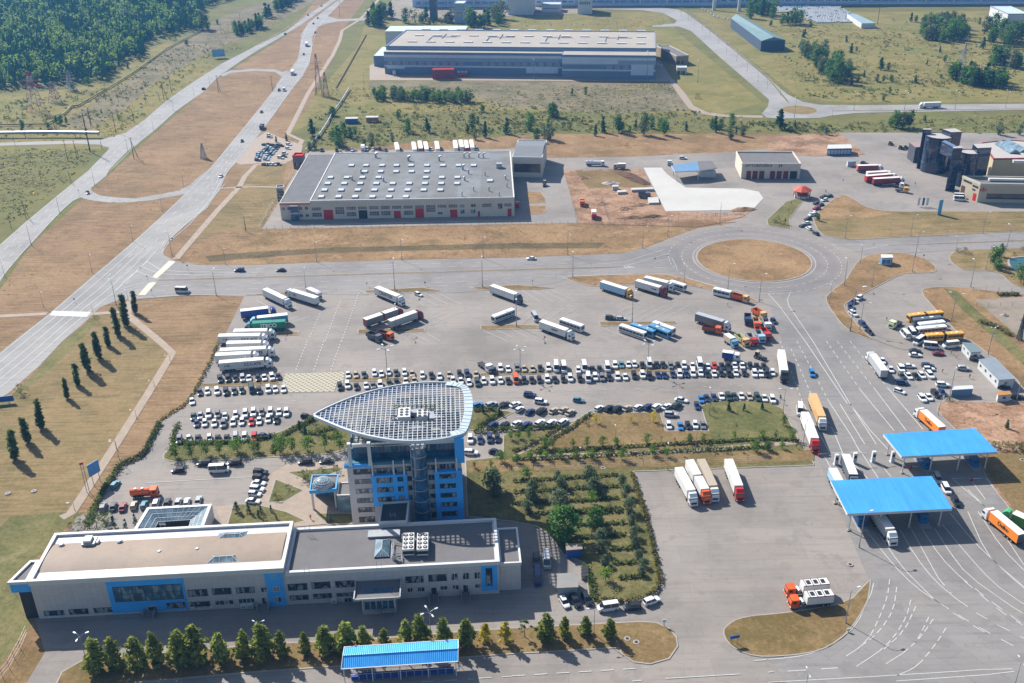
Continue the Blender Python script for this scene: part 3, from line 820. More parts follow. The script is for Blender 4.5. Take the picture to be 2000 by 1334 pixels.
for q in '40,585,90,622 135,580,185,617 147,660,200,700'.split():
    u0, u1, z0, z1 = f.rect(*r4(14, *map(float, q.split(','))))
    window(office, f, u0, u1, z0, z1, 2, 1, GL_D, FRAME_W, .16)
u0, u1, z0, z1 = f.rect(*r4(14, 108, 483, 180, 527))
b = MB()
for k_ in range(3): f.box(b, u0 + .05 * k_, u1 - .05 * k_, .14, .2 + .01 * k_, z0 + (z1 - z0) * k_ / 3 + .12, z0 + (z1 - z0) * (k_ + 1) / 3 - .05)
part(b, 'wall_emblem', pm('pale_blue_plate', '7cc0ee', .5, .1, .8, k=.7), office)
def steps(par, fa, u0, u1, n1, z1, k=5, name='entrance_steps'):
    bb = MB()
    for i in range(k):
        fa.box(bb, u0, u1, 0, n1 * (k - i) / k, z1 * i / k, z1 * (i + 1) / k - .001 * i, 0)
    for u in (u0, u1):
        fa.box(bb, u - .05, u + .05, .1, n1, z1 * .6, z1 + .9, 1)
    return part(bb, name, [pm('step_concrete', '9a9894', .8, .1, 1, k=.6), M_TANK], par)
def door(par, fa, q, mat=None, n=.0, name='door'):
    u0, u1, z0, z1 = fa.rect(*q)
    bb = MB(); fa.box(bb, u0, u1, -.1, n + .06, z0, z1, 0); fa.box(bb, u0 - .12, u1 + .12, -.1, n + .03, z0, z1 + .12, 1)
    return part(bb, name, [mat or GL_D, FRAME_W], par)
door(office, f, r4(13, 1160, 735, 1225, 775), None, .13)
steps(office, f, *f.rect(*r4(13, 1140, 780, 1225, 830))[:2], 2.6, 1.0)
door(office, f, r4(14, 50, 670, 85, 725), None, 0)
steps(office, f, *f.rect(*r4(14, 25, 700, 108, 785))[:2], 2.6, 1.0)
f2 = Fac(fp(62.01, .15), fp(116, .15))
for q in '250,560,400,610 435,547,580,597 620,537,765,586 1168,502,1308,551 1348,489,1488,540 265,650,410,686 448,637,592,673 628,632,775,657'.split():
    u0, u1, z0, z1 = f2.rect(*r4(14, *map(float, q.split(','))))
    window(office, f2, u0, u1, z0, z1, 5, 1, GL_D, FRAME_D)
for q in '1525,480,1578,530 1615,474,1665,525 1705,470,1755,520 690,670,750,707 1185,592,1225,625 1262,587,1318,621 1440,577,1495,607 1535,571,1585,605 1712,562,1757,592'.split():
    u0, u1, z0, z1 = f2.rect(*r4(14, *map(float, q.split(','))))
    window(office, f2, u0, u1, z0, z1, 2, 1, GL_D, FRAME_W)
blue_panel(f2, 14, r4(14, 1760, 400, 1885, 605), .12, 1.2, HR - 1.01)
u0, u1, z0, z1 = f2.rect(*r4(14, 1797, 437, 1845, 572)); window(office, f2, u0, u1, z0, z1, 1, 3, GL_D, FRAME_D, .16)
for q in ((1370, 590, 1410, 638), (1620, 570, 1655, 622)):
    door(office, f2, r4(14, *q))
    u0, u1, z0, z1 = f2.rect(*r4(14, *q)); steps(office, f2, u0 - .5, u1 + .5, 3.6, max(.6, z0), 7, 'outside_stair')
# porch
u0 = f2.uz(*q4(14, 795, 630))[0]; u1 = f2.uz(*q4(14, 1135, 610))[0]
b = MB()
for i in range(8):
    n0, n1 = .1 + 6.6 * i / 8, .1 + 6.6 * (i + 1) / 8
    za, zb = [6.5 - .55 * math.sin(PI * t / 8) for t in (i, i + 1)]
    for mi, dz in ((0, 0), (1, -.35)):
        P = [f2.pt(u0, n0), f2.pt(u1, n0), f2.pt(u1, n1), f2.pt(u0, n1)]
        b.face([(P[0].x, P[0].y, za + dz), (P[1].x, P[1].y, za + dz), (P[2].x, P[2].y, zb + dz), (P[3].x, P[3].y, zb + dz)], mi)
f2.box(b, u0 - .3, u0, .1, 6.9, 6.0, 6.75, 2); f2.box(b, u1, u1 + .3, .1, 6.9, 6.0, 6.75, 2)
f2.box(b, u0, u1, 6.7, 6.95, 6.0, 6.6, 2)
part(b, 'porch_roof', [M_ROOFG, M_CLAD, M_TANK], office)
b = MB()
f2.box(b, u0 + 1.5, u1 - 1.2, .1, 5.2, .0, .8, 1)
f2.box(b, u0 + 1.9, u1 - 1.7, .1, 4.2, .8, 6.0, 0)
for k_ in range(6):
    u = u0 + 1.9 + (u1 - u0 - 3.6) * k_ / 5
    f2.box(b, u - .08, u + .08, 4.2, 4.32, .8, 6.0, 2)
f2.box(b, u0 + 1.9, u1 - 1.7, 4.2, 4.3, 3.4, 3.6, 2)
for u in (u0 + 1.6, u1 - 1.4): f2.box(b, u - .15, u + .15, 4.8, 5.1, .8, 6.0, 2)
part(b, 'vestibule', [GL_B, M_CLAD, WHITE_T], office)
steps(office, f2, u0 + 6, u0 + 9.5, 6.6, .8)
# annex at the right end
b = MB(); b.prism([fp(116.02, 1.2), fp(121.6, 1.2), fp(121.6, 15.5), fp(116.02, 15.5)], 0, 8.6, 0, 1)
b.wallring([fp(116.25, 1.0), fp(121.8, 1.0), fp(121.8, 15.7), fp(116.25, 15.7)], 8.1, 9.0, .5, 2)
part(b, 'annex', [M_CLAD, M_ROOFG, WHITE_T], office)
# roof equipment (parts of the roof they are fixed to)
def pyramid_skylight(par, c, du, dv, rz, h=1.2):
    bb = MB(); U2, V2 = Vector((math.cos(rz), math.sin(rz))), Vector((-math.sin(rz), math.cos(rz)))
    P = lambda u, v, z: (*(Vector(c[:2]) + U2 * u + V2 * v), c[2] + z)
    bb.grid8([P(-du, -dv, 0), P(du, -dv, 0), P(du, dv, 0), P(-du, dv, 0), P(-du, -dv, .35), P(du, -dv, .35), P(du, dv, .35), P(-du, dv, .35)], 1)
    r = du - dv if du > dv else 0; s_ = dv - du if dv > du else 0
    bb.face([P(-du, -dv, .36), P(du, -dv, .36), P(r, -s_, h), P(-r, -s_, h)], 0) if r else bb.face([P(-du, -dv, .36), P(du, -dv, .36), P(0, -s_, h)], 0)
    bb.face([P(du, dv, .36), P(-du, dv, .36), P(-r, s_, h), P(r, s_, h)], 0) if r else bb.face([P(du, dv, .36), P(-du, dv, .36), P(0, s_, h)], 0)
    bb.face([P(-du, dv, .36), P(-du, -dv, .36), P(-r, -s_, h), P(-r, s_, h)] if s_ else [P(-du, dv, .36), P(-du, -dv, .36), P(-r, 0, h)], 0)
    bb.face([P(du, -dv, .36), P(du, dv, .36), P(r, s_, h), P(r, -s_, h)] if s_ else [P(du, -dv, .36), P(du, dv, .36), P(r, 0, h)], 0)
    for sx, sy in ((-1, -1), (1, -1), (1, 1), (-1, 1)): bb.tube(P(sx * du, sy * dv, .38), P(sx * r, sy * s_, h + .02), .07, .07, 4, 2)
    if r: bb.tube(P(-r, 0, h + .02), P(r, 0, h + .02), .07, .07, 4, 2)
    if s_: bb.tube(P(0, -s_, h + .02), P(0, s_, h + .02), .07, .07, 4, 2)
    for k_ in range(1, 5):
        u = -du + 2 * du * k_ / 5
        for sy in (-1, 1): bb.tube(P(u, sy * dv, .38), P(max(-r, min(r, u)), sy * s_, h + .01), .035, .035, 4, 2)
    return bb.build('roof_skylight', [GL_P, M_DARK, WHITE_T], par)
def roof_at(r, x, y, z): p = at(*q4(r, x, y), z); return p
c = roof_at(13, 1815, 200, 11.0); pyramid_skylight(roofL, c, 4.1, 2.1, A33)
c = roof_at(13, 1750, 375, 11.0); pyramid_skylight(roofL, c, 4.3, 2.1, A33)
c = roof_at(14, 988, 290, 9.9); pyramid_skylight(roofR, c, 1.9, 3.6, A33, 1.5)
for x, y in ((483, 272), (938, 245), (1248, 325), (1543, 305)):
    c = roof_at(13, x, y, 11.4); bb = MB()
    bb.tube((c.x, c.y, 11.0), (c.x, c.y, 12.0), .65, .6, 10); bb.tube((c.x, c.y, 12.0), (c.x, c.y, 12.35), .8, .35, 10)
    part(bb, 'roof_vent', M_TANK, roofL)
c = roof_at(13, 708, 245, 11.6); bb = MB()
bb.obox(c, FU, FV, -1.7, 1.5, -1.6, 1.6, 10.9, 12.6); bb.obox(c, FU, FV, -1.4, .6, -1.2, 1.2, 12.6, 13.3, 1); bb.obox(c, FU, FV, 1.5, 2.2, -.8, .8, 11.3, 12.4, 1)
part(bb, 'air_handler', [M_TANK, WHITE_T], roofL)
for x, y in ((1192, 245), (1302, 245)):
    c = roof_at(14, x, y, 11.4); bb = MB()
    bb.obox(c, FU, FV, -1.45, 1.45, -3.4, 3.4, 10.2, 12.2, 0)
    for i in range(4):
        for j in (-.7, .7):
            p = Vector(c[:2]) + FU * j + FV * (-2.5 + i * 1.65)
            bb.tube((p.x, p.y, 12.2), (p.x, p.y, 12.3), .58, .58, 10, 1); bb.tube((p.x, p.y, 12.3), (p.x, p.y, 12.34), .2, .2, 6, 0)
    bb.obox(c, FU, FV, -1.46, 1.46, -3.42, -3.38, 10.6, 11.6, 1)
    part(bb, 'chiller', [WHITE_T, M_DARK], roofR)
bb = MB(); z = 10.5
for pts in (((1155, 250), (1075, 235), (1070, 330), (1150, 315)), ((1075, 250), (1060, 250), (1060, 360)), ((1150, 300), (1260, 300), (1260, 250)), ((1100, 340), (1140, 340), (1140, 380))):
    bb.chain([roof_at(14, *p, z) for p in pts], .14, 6)
c = roof_at(14, 1078, 360, 10.4); bb.tube((c.x, c.y, 9.9), (c.x, c.y, 11.6), .55, .5, 8); bb.tube((c.x, c.y, 11.6), (c.x, c.y + 1.0, 12.2), .4, .4, 8)
c = roof_at(14, 1000, 165, 10.4); bb.obox(c, FU, FV, -4.2, 4.2, -1.4, 1.4, 9.9, 10.5)
part(bb, 'roof_pipes', M_TANK, roofR)
for r, x, y in ((14, 400, 485), (14, 965, 440), (14, 1070, 60), (14, 405, 160), (13, 1275, 130)):   # roof antennas
    c = roof_at(r, x, y, 10.5); bb = MB()
    for dx in (-.6, .6):
        bb.tube((c.x + dx, c.y, 10.3), (c.x + dx, c.y, 13.0), .05, .04, 4)
    bb.tube((c.x - .9, c.y, 12.3), (c.x + .9, c.y, 12.3), .04, .04, 4); bb.tube((c.x - .9, c.y, 11.8), (c.x + .9, c.y, 11.8), .04, .04, 4)
    part(bb, 'antenna', M_TANK, office)
for r, x, y in ((14, 608, 700), (14, 790, 690), (13, 1902, 742), (13, 1952, 738), (13, 1505, 760), (13, 1650, 752)):
    fa = f2 if r == 14 else f
    u, z = fa.uz(*q4(r, x, y), .8); bb = MB(); big = r == 14 or x > 1800
    s_ = .75 if big else .4
    fa.box(bb, u - s_, u + s_, .05, .9, z - s_ * .8, z + s_ * .8); fa.box(bb, u - s_ * .7, u + s_ * .7, .9, .93, z - s_ * .6, z + s_ * .6, 1)
    part(bb, 'air_conditioner', [WHITE_T, M_TANK], office)
# sunken glass court on the far side
court = empty('glass_court', at(340, 1010))
tag(court, 'white framed glass court with a dark square opening behind the office building', 'glass roof')
zc = 5.0
OUT = [at(287, 991, zc), at(414, 984, zc), at(393, 1040, zc), at(253, 1047, zc)][::-1]
INN = [at(309, 1019, 3.0), at(373, 1015, 3.0), at(368, 1030, 3.0), at(301, 1034, 3.0)][::-1]
b = MB(); b.wallring(OUT, 0, zc, .9, 0); part(b, 'court_wall', WHITE_T, court)
inn0 = offset_poly(OUT, 1.0)
b = MB()
for i in range(4):
    j = (i + 1) % 4
    a, c, d, e = [Vector((p[0], p[1], z)) for p, z in ((inn0[i], zc - .15), (inn0[j], zc - .15), (INN[j], 3.0), (INN[i], 3.0))]
    b.face([a, c, d, e], 0)
    for k_ in range(11):
        b.tube(a.lerp(c, k_ / 10), e.lerp(d, k_ / 10), .07, .07, 4, 1)
    for t in (.35, .7, 1.0): b.tube(a.lerp(e, t), c.lerp(d, t), .06, .06, 4, 1)
part(b, 'sloped_glazing', [GL_P, M_TANK], court)
b = MB(); b.poly(INN, .3); part(b, 'court_floor', M_DARK, court)

# ================================================================== tower under the leaf-shaped grid
def zt(x, y): return 590 + x / 4.6, 740 + y / 4.6
tow0 = Vector((-50.0, 226.6))
T = Fac(tow0, tow0 + FU * 40)
tower = empty('office_tower', (-30, 232, 0))
tag(tower, 'blue and grey office tower under a leaf-shaped white roof grid', 'tower')
uL = T.uz(*zt(445, 1200))[0]; uR = T.uz(*zt(1447, 1200))[0]
zDeck = T.uz(*zt(800, 745))[1]; ZC = 30.3
print('TOWER u', uL, uR, 'deck', zDeck)
LEAF_PX = [zt(*p) for p in ((82, 330), (180, 275), (310, 215), (450, 160), (600, 112), (750, 75), (900, 47), (1050, 32), (1200, 28), (1340, 33), (1440, 50), (1490, 75),
                            (1515, 120), (1532, 180), (1536, 250), (1528, 320), (1512, 390), (1490, 450), (1465, 495), (1380, 518), (1250, 545), (1100, 560), (950, 563), (800, 553), (650, 528), (500, 492), (380, 455), (270, 410), (170, 367))]
LEAF = smooth_pts([at(*p, ZC).to_2d() for p in LEAF_PX], 1, True)[::-1]
tipw = at(*zt(82, 330), ZC)
fl, fr_ = T.pt(uL), T.pt(uR)
inl = offset_poly(LEAF, 2.6)
def yv(p): return (Vector(p[:2]) - fl).dot(FV)
def xu(p): return (Vector(p[:2]) - fl).dot(FU)
back = [p for p in inl if yv(p) > 3.0 and 0.5 < xu(p) < uR - uL - .6]
back.sort(key=lambda p: -xu(p))
BODY = [fl, fr_, fr_ + FV * max(6.0, yv(back[0]))] + back + [fl + FV * max(4.0, yv(back[-1]) - 1)]
b = MB(); b.prism([(p.x, p.y) for p in BODY], 0, zDeck, 0, 1); part(b, 'wall', [M_CLAD, pm('terrace_floor', '2f7f9c', .6, .1, .4, k=.6)], tower)
zRoof = T.uz(*zt(800, 615))[1]
TOPB = offset_poly(BODY, .9)
TOPB = [p + FV * 1.0 if i < 2 else p for i, p in enumerate(TOPB)]
TOPB[0] = TOPB[0] + FU * 1.0
b = MB(); b.prism([(p.x, p.y) for p in TOPB], zDeck, zRoof, 0, 1); part(b, 'top_storey', [GL_B, pm('roof_deck', '9fa294', .9, .25, .4, k=.7, grime=.5)], tower)
TF = Fac(TOPB[0], TOPB[1])
b = MB()
for k_ in range(25):
    u = TF.L * k_ / 24; TF.box(b, u - .06, u + .06, 0, .1, zDeck, zRoof)
TF.box(b, 0, TF.L, 0, .08, zDeck + 1.6, zDeck + 1.75); TF.box(b, -.2, TF.L + .2, -.1, .35, zRoof - .5, zRoof + .5, 1)
part(b, 'mullions', [FRAME_D, WHITE_T], tower)
b = MB(); T.box(b, uL - .5, uR + .2, -.3, .55, zDeck - .5, zDeck + .35); part(b, 'cornice', pm('teal_cornice', '3f7f9a', .5, .1, .3, k=.6), tower)
b = MB(); T.box(b, uL - .6, T.uz(*zt(640, 790))[0], .56, .9, zDeck - .9, zDeck + .2)
part(b, 'blue_panel', M_BLUEP, tower)
# wide slanting pillars and slim fins
b = MB()
for x, y0, y1, w in ((612, 565, 745, .9), (430, 520, 700, .9)):
    u, z_ = T.uz(*zt(x, y1), .6); T.box(b, u - w / 2, u + w / 2, .2, 1.2, zDeck - .3, ZC - .3); part(b, 'pillar', WHITE_T, tower); b = MB()
for x in (630, 822, 915, 1203, 1390):
    u = T.uz(*zt(x, 800), 1.0)[0]; T.box(b, u - .18, u + .18, .7, 1.25, zDeck - 5.2, zDeck + 1.0); part(b, 'fin', WHITE_T, tower); b = MB()
u = T.uz(*zt(1412, 600), .4)[0]; T.box(b, u - 1.3, u + 1.3, -.4, .7, zDeck - 1, ZC - .4, 1); part(b, 'corner_pier', [WHITE_T, M_BLUEP], tower); b = MB()
for x in (993, 1112):
    u = T.uz(*zt(x, 800), .8)[0]; T.box(b, u - .35, u + .35, .0, 1.0, 0, zRoof + .8, 2); part(b, 'shaft_pier', [WHITE_T, M_BLUEP, M_CLAD], tower); b = MB()
nB = 1.3
for q in ((632, 868, 950, 1140), (1200, 832, 1448, 1262)):
    u0, u1, z0, z1 = T.rect(*zt(*q[:2]), *zt(*q[2:]), nB); b = MB(); T.box(b, u0, min(u1, uR + .3), 0, nB, z0 if q[0] < 1000 else 0, z1)
    part(b, 'blue_volume', M_BLUEP, tower)
for q in '475,903,625,940 485,988,632,1026 495,1071,637,1112 505,1154,650,1195 515,1238,655,1286 462,810,622,856 642,800,805,846 830,794,905,838 925,785,997,826 1210,764,1370,806'.split():
    q = tuple(map(float, q.split(','))); u0, u1, z0, z1 = T.rect(*zt(*q[:2]), *zt(*q[2:]))
    window(tower, T, u0, u1, z0, z1, max(2, int((u1 - u0) / .9)), 1, GL_D, FRAME_D)
for q in '950,875,1000,915 957,957,1005,997 965,1045,1000,1080 1140,862,1192,905 1146,946,1196,986 1152,1032,1202,1070 1158,1114,1206,1152 1165,1195,1207,1242 1132,772,1195,816'.split():
    q = tuple(map(float, q.split(','))); u0, u1, z0, z1 = T.rect(*zt(*q[:2]), *zt(*q[2:]))
    window(tower, T, u0, u1, z0, z1, 2, 1, GL_D, FRAME_D)
for q in ('670,890,812,932 858,880,906,920 678,974,820,1016 865,967,912,1006 685,1060,832,1100 873,1050,920,1086 '
          '1235,855,1378,892 1240,941,1382,980 1246,1024,1386,1063 1252,1108,1392,1146 1258,1190,1397,1230').split():
    q = tuple(map(float, q.split(','))); u0, u1, z0, z1 = T.rect(*zt(*q[:2]), *zt(*q[2:]), nB)
    window(tower, T, u0, u1, z0, z1, max(2, int((u1 - u0) / .9)), 1, GL_D, FRAME_D, nB)
# glass lift shaft
b = MB(); ue = T.uz(*zt(1060, 880), 1)[0]; ce = T.pt(ue, .4); re_ = 2.15
ring = lambda r: [(ce.x + r * math.cos(A33 + PI + PI * i / 14), ce.y + r * math.sin(A33 + PI + PI * i / 14)) for i in range(15)]
b.prism(ring(re_), 0, zRoof + .2, 0, 2)
for zf in [zDeck + 2.4 - 3.62 * k_ for k_ in range(-1, 8)]:
    if zf > .5: b.prism(ring(re_ + .12), zf - .13, zf + .13, 1, 1, True)
part(b, 'lift_shaft', [GL_B, M_TANK, WHITE_T], tower, smooth=False)
b = MB()
TS = Fac(fr_, fr_ + FV * 10)
for k_ in range(8):
    z0 = 1.2 + 3.62 * k_; TS.box(b, 1.5, 8, -.05, .05, z0, z0 + 1.8, 0)
part(b, 'side_glazing', [GL_D], tower)
# leaf roof: rim, bars, glazed edge, ribbed end fascia
def inside(pt, poly):
    x, y = pt[0], pt[1]; c = False; k = len(poly)
    for i in range(k):
        a, d = poly[i], poly[i - 1]
        if (a[1] > y) != (d[1] > y) and x < (d[0] - a[0]) * (y - a[1]) / (d[1] - a[1]) + a[0]: c = not c
    return c
def clip_line(o, d, poly):
    """stretches of the line o + t d that lie inside the outline"""
    ts = []
    k = len(poly); nrm = Vector((-d.y, d.x))
    for i in range(k):
        a, e = Vector(poly[i][:2]), Vector(poly[(i + 1) % k][:2])
        sa, se = (a - o).dot(nrm), (e - o).dot(nrm)
        if (sa > 0) != (se > 0): p = a.lerp(e, sa / (sa - se)); ts.append((p - o).dot(d))
    ts.sort()
    return list(zip(ts[::2], ts[1::2]))
WELL = [at(*zt(*p), ZC).to_2d() for p in ((838, 232), (1200, 232), (1190, 378), (826, 380))][::-1]
b = MB()
LEAFI = offset_poly(LEAF, .35)
def bars(d, nrm, spacing, w, h):
    k0 = int(-60 / spacing)
    for k_ in range(k0, -k0):
        o = tipw.to_2d() + nrm * (k_ * spacing)
        for t0, t1 in clip_line(o, d, LEAFI):
            cuts = [(t0, t1)]
            for w0, w1 in clip_line(o, d, WELL): cuts = [(t0, min(t1, w0)), (max(t0, w1), t1)]
            for s0, s1 in cuts:
                if s1 - s0 > .2: b.obox(o, d, Vector((-d.y, d.x)), s0, s1, -w / 2, w / 2, ZC - h, ZC - (.0 if w > .18 else .02))
bars(FV, FU, 1.3, .2, .4); bars(FU, FV, 1.3, .17, .3)
M_GRID = pm('white_steel', 'd3d8de', .5, .08, .3, k=.62)
part(b, 'roof_grid', M_GRID, tower)
b = MB(); k = len(LEAF)
for i in range(k):
    j = (i + 1) % k
    ci = (Vector(LEAF[i]) + Vector(LEAF[j])) / 2
    end = min(1, max(0, (xu(ci) - 38.0) / 3.0))
    o0, o1 = .15, .95
    A0, A1, B0, B1 = LEAF[i], LEAF[j], offset_poly(LEAF, .45)[i], offset_poly(LEAF, .45)[j]
    for (p, q_, z0, z1, z2, z3) in ((A0, A1, -.75, -.75, .2, .2),):
        b.face([(p[0], p[1], ZC + z0), (q_[0], q_[1], ZC + z1), (q_[0], q_[1], ZC + z2), (p[0], p[1], ZC + z3)])
    b.face([(A0[0], A0[1], ZC + .2), (A1[0], A1[1], ZC + .2), (B1[0], B1[1], ZC + .3), (B0[0], B0[1], ZC + .3)])
    b.face([(B0[0], B0[1], ZC + .3), (B1[0], B1[1], ZC + .3), (B1[0], B1[1], ZC - .5), (B0[0], B0[1], ZC - .5)])
    b.face([(A0[0], A0[1], ZC - .75), (A1[0], A1[1], ZC - .75), (B1[0], B1[1], ZC - .5), (B0[0], B0[1], ZC - .5)])
part(b, 'roof_rim', pm('rim_steel', 'cdd6de', .4, .06, .3, k=.72), tower)
# end fascia (right end): wide pale ribbed band
b = MB(); in3 = offset_poly(LEAF, 2.3)
sel = [i for i in range(k) if xu(LEAF[i]) > uR - uL - 3.6 + (0 if yv(LEAF[i]) > 2 else .8)]
for i in range(k):
    j = (i + 1) % k
    if i in sel and j in sel:
        b.face([(*LEAF[i][:2], ZC + .33), (*LEAF[j][:2], ZC + .33), (*in3[j][:2], ZC + .42), (*in3[i][:2], ZC + .42)])
        b.tube((*LEAF[i][:2], ZC + .36), (*in3[i][:2], ZC + .45), .07, .07, 4, 1)
part(b, 'end_fascia', [pm('fascia_sheet', 'c3d3da', .45, .06, .3, k=.72), M_TANK], tower)
b = MB(); in4 = offset_poly(LEAF, 3.6)
for i in range(k):
    j = (i + 1) % k
    if yv(LEAF[i]) > 6 and yv(LEAF[j]) > 6 and xu(LEAF[i]) < 37:
        wI = min(1, max(.25, (40 - xu(LEAF[i])) / 22))
        qi, qj = Vector(LEAF[i]).lerp(Vector(in4[i]), wI), Vector(LEAF[j]).lerp(Vector(in4[j]), wI)
        b.face([(*LEAF[i][:2], ZC - .5), (*LEAF[j][:2], ZC - .5), (*qj, ZC - .6), (*qi, ZC - .6)])
part(b, 'edge_glazing', glass_mat('sky_glass', '3d5f8e', .08, .8), tower)
# machinery on the roof deck
rnd = random.Random(3)
b = MB()
for _ in range(70):
    p = T.pt(uL + rnd.uniform(3, uR - uL - 3), -rnd.uniform(3, 18))
    if inside(p, TOPB):
        w, d_, h = rnd.uniform(.4, 2.2), rnd.uniform(.4, 1.6), rnd.uniform(.3, 1.8)
        b.obox(p, FU, FV, -w, w, -d_, d_, zRoof, zRoof + h, rnd.choice((0, 0, 1, 2)))
for _ in range(26):
    p = T.pt(uL + rnd.uniform(2, uR - uL - 12), -rnd.uniform(3, 16)); q_ = p + FU * rnd.uniform(3, 9)
    if inside(p, TOPB) and inside(q_, TOPB): b.tube((*p, zRoof + .7), (*q_, zRoof + .7), .18, .18, 5, 0)
part(b, 'roof_machinery', [M_TANK, M_DARK, pm('duct_grey', '8b8f8c', .6, .2, .5, k=.6)], tower)
b = MB()
for x, y, w, d_, h in ((918, 305, 1.7, 2.6, 3.6), (1080, 300, 1.5, 1.8, 2.4)):
    c = at(*zt(x, y), ZC); b.obox(c, FU, FV, -w, w, -d_, d_, zRoof + .3, ZC - 1.2 + h * .4, 0)
    for i in range(3):
        for j in (-.75, .75):
            p = Vector(c[:2]) + FU * j + FV * (-1.4 + i * 1.4); b.tube((*p, ZC - 1.2 + h * .4), (*p, ZC - 1.1 + h * .4), .5, .5, 9, 1)
c = at(*zt(1085, 335), ZC - 2); b.tube((c.x - 1.2, c.y, c.z), (c.x + 1.6, c.y, c.z), 1.0, 1.0, 10, 2)
c = at(*zt(1010, 345), ZC - 2.5); b.tube((c.x - 3, c.y + .4, c.z), (c.x + 3, c.y - .3, c.z), .3, .3, 8, 0)
part(b, 'rooftop_chiller', [WHITE_T, M_DARK, pm('blue_tank', '7fa3c4', .5, .1, .5, k=.7)], tower)
# link block to the long building
zl = 11.0
LK = [at(*zt(*p), zl).to_2d() for p in ((716, 1122), (962, 1106), (942, 1290), (690, 1300))][::-1]
link_b = empty('link_block', (*LK[0], 0)); tag(link_b, 'shaded roofed link block joining the tower to the long office building', 'building')
b = MB(); b.prism([(p.x, p.y) for p in LK], 0, zl, 0, 1); part(b, 'wall', [M_CLAD, pm('shaded_roof_felt', '4a4d52', .85, .1, .3, k=.6)], link_b)  # the shade lying on this roof is put into its dark felt colour
b = MB(); b.wallring(offset_poly(LK, -.1), zl - .3, zl + .5, .45); part(b, 'parapet', WHITE_T, link_b)
# dome pavilion beside the tower
zp = 7.2
DP = [at(*zt(*p), zp).to_2d() for p in ((88, 862), (325, 858), (305, 985), (66, 1003))][::-1]
dome = empty('dome_pavilion', (*(sum(DP, Vector((0, 0))) / 4), 0)); tag(dome, 'open white entrance pavilion with a glass dome on its flat roof', 'pavilion')
b = MB(); b.prism([(p.x, p.y) for p in DP], zp - 1.2, zp - .3, 0, 1, True); b.wallring(offset_poly(DP, -.1), zp - .8, zp, .4, 2)
part(b, 'roof', [M_BLUEP, M_ROOFG, pm('blue_trim', '4fa6dc', .5, .06, .3, k=.7)], dome)
for p in offset_poly(DP, .5):
    b = MB(); b.tube((*p, 0), (*p, zp - 1.2), .35, .35, 8); part(b, 'column', WHITE_T, dome)
dpi = offset_poly(DP, .6)
b = MB()
b.face([(*dpi[2], .1), (*dpi[3], .1), (*dpi[3], zp - 1.2), (*dpi[2], zp - 1.2)]); b.face([(*dpi[1], .1), (*dpi[2], .1), (*dpi[2], zp - 1.2), (*dpi[1], zp - 1.2)])
part(b, 'glass_wall', GL_P, dome)
dc = at(*zt(186, 925), zp + .8); R0 = 3.1
b = MB()
for i in range(6):
    for j in range(20):
        a0, a1, p0, p1 = 2 * PI * j / 20, 2 * PI * (j + 1) / 20, PI / 2 * i / 6, PI / 2 * (i + 1) / 6
        S = lambda a, p: (dc.x + R0 * math.cos(p) * math.cos(a), dc.y + R0 * math.cos(p) * math.sin(a), zp - .3 + .75 * R0 * math.sin(p))
        b.face([S(a0, p0), S(a1, p0), S(a1, p1), S(a0, p1)])
        b.tube(S(a0, p0), S(a1, p0), .05, .05, 4, 1)
        if i < 5: b.tube(S(a0, p0), S(a0, p1), .05, .05, 4, 1)
part(b, 'glass_dome', [GL_P, M_GRID], dome)
LK2 = [at(*zt(*p), 6.0).to_2d() for p in ((330, 930), (438, 925), (445, 1040), (312, 1045))][::-1]
lk2 = empty('glazed_passage', (*LK2[0], 0)); tag(lk2, 'low glazed passage between the dome pavilion and the tower', 'passage')
b = MB(); b.prism([(p.x, p.y) for p in LK2], 0, 5.7, 0, 1); b.wallring(LK2, 5.2, 6.0, .3, 2); part(b, 'passage_walls', [GL_P, M_ROOFG, WHITE_T], lk2)

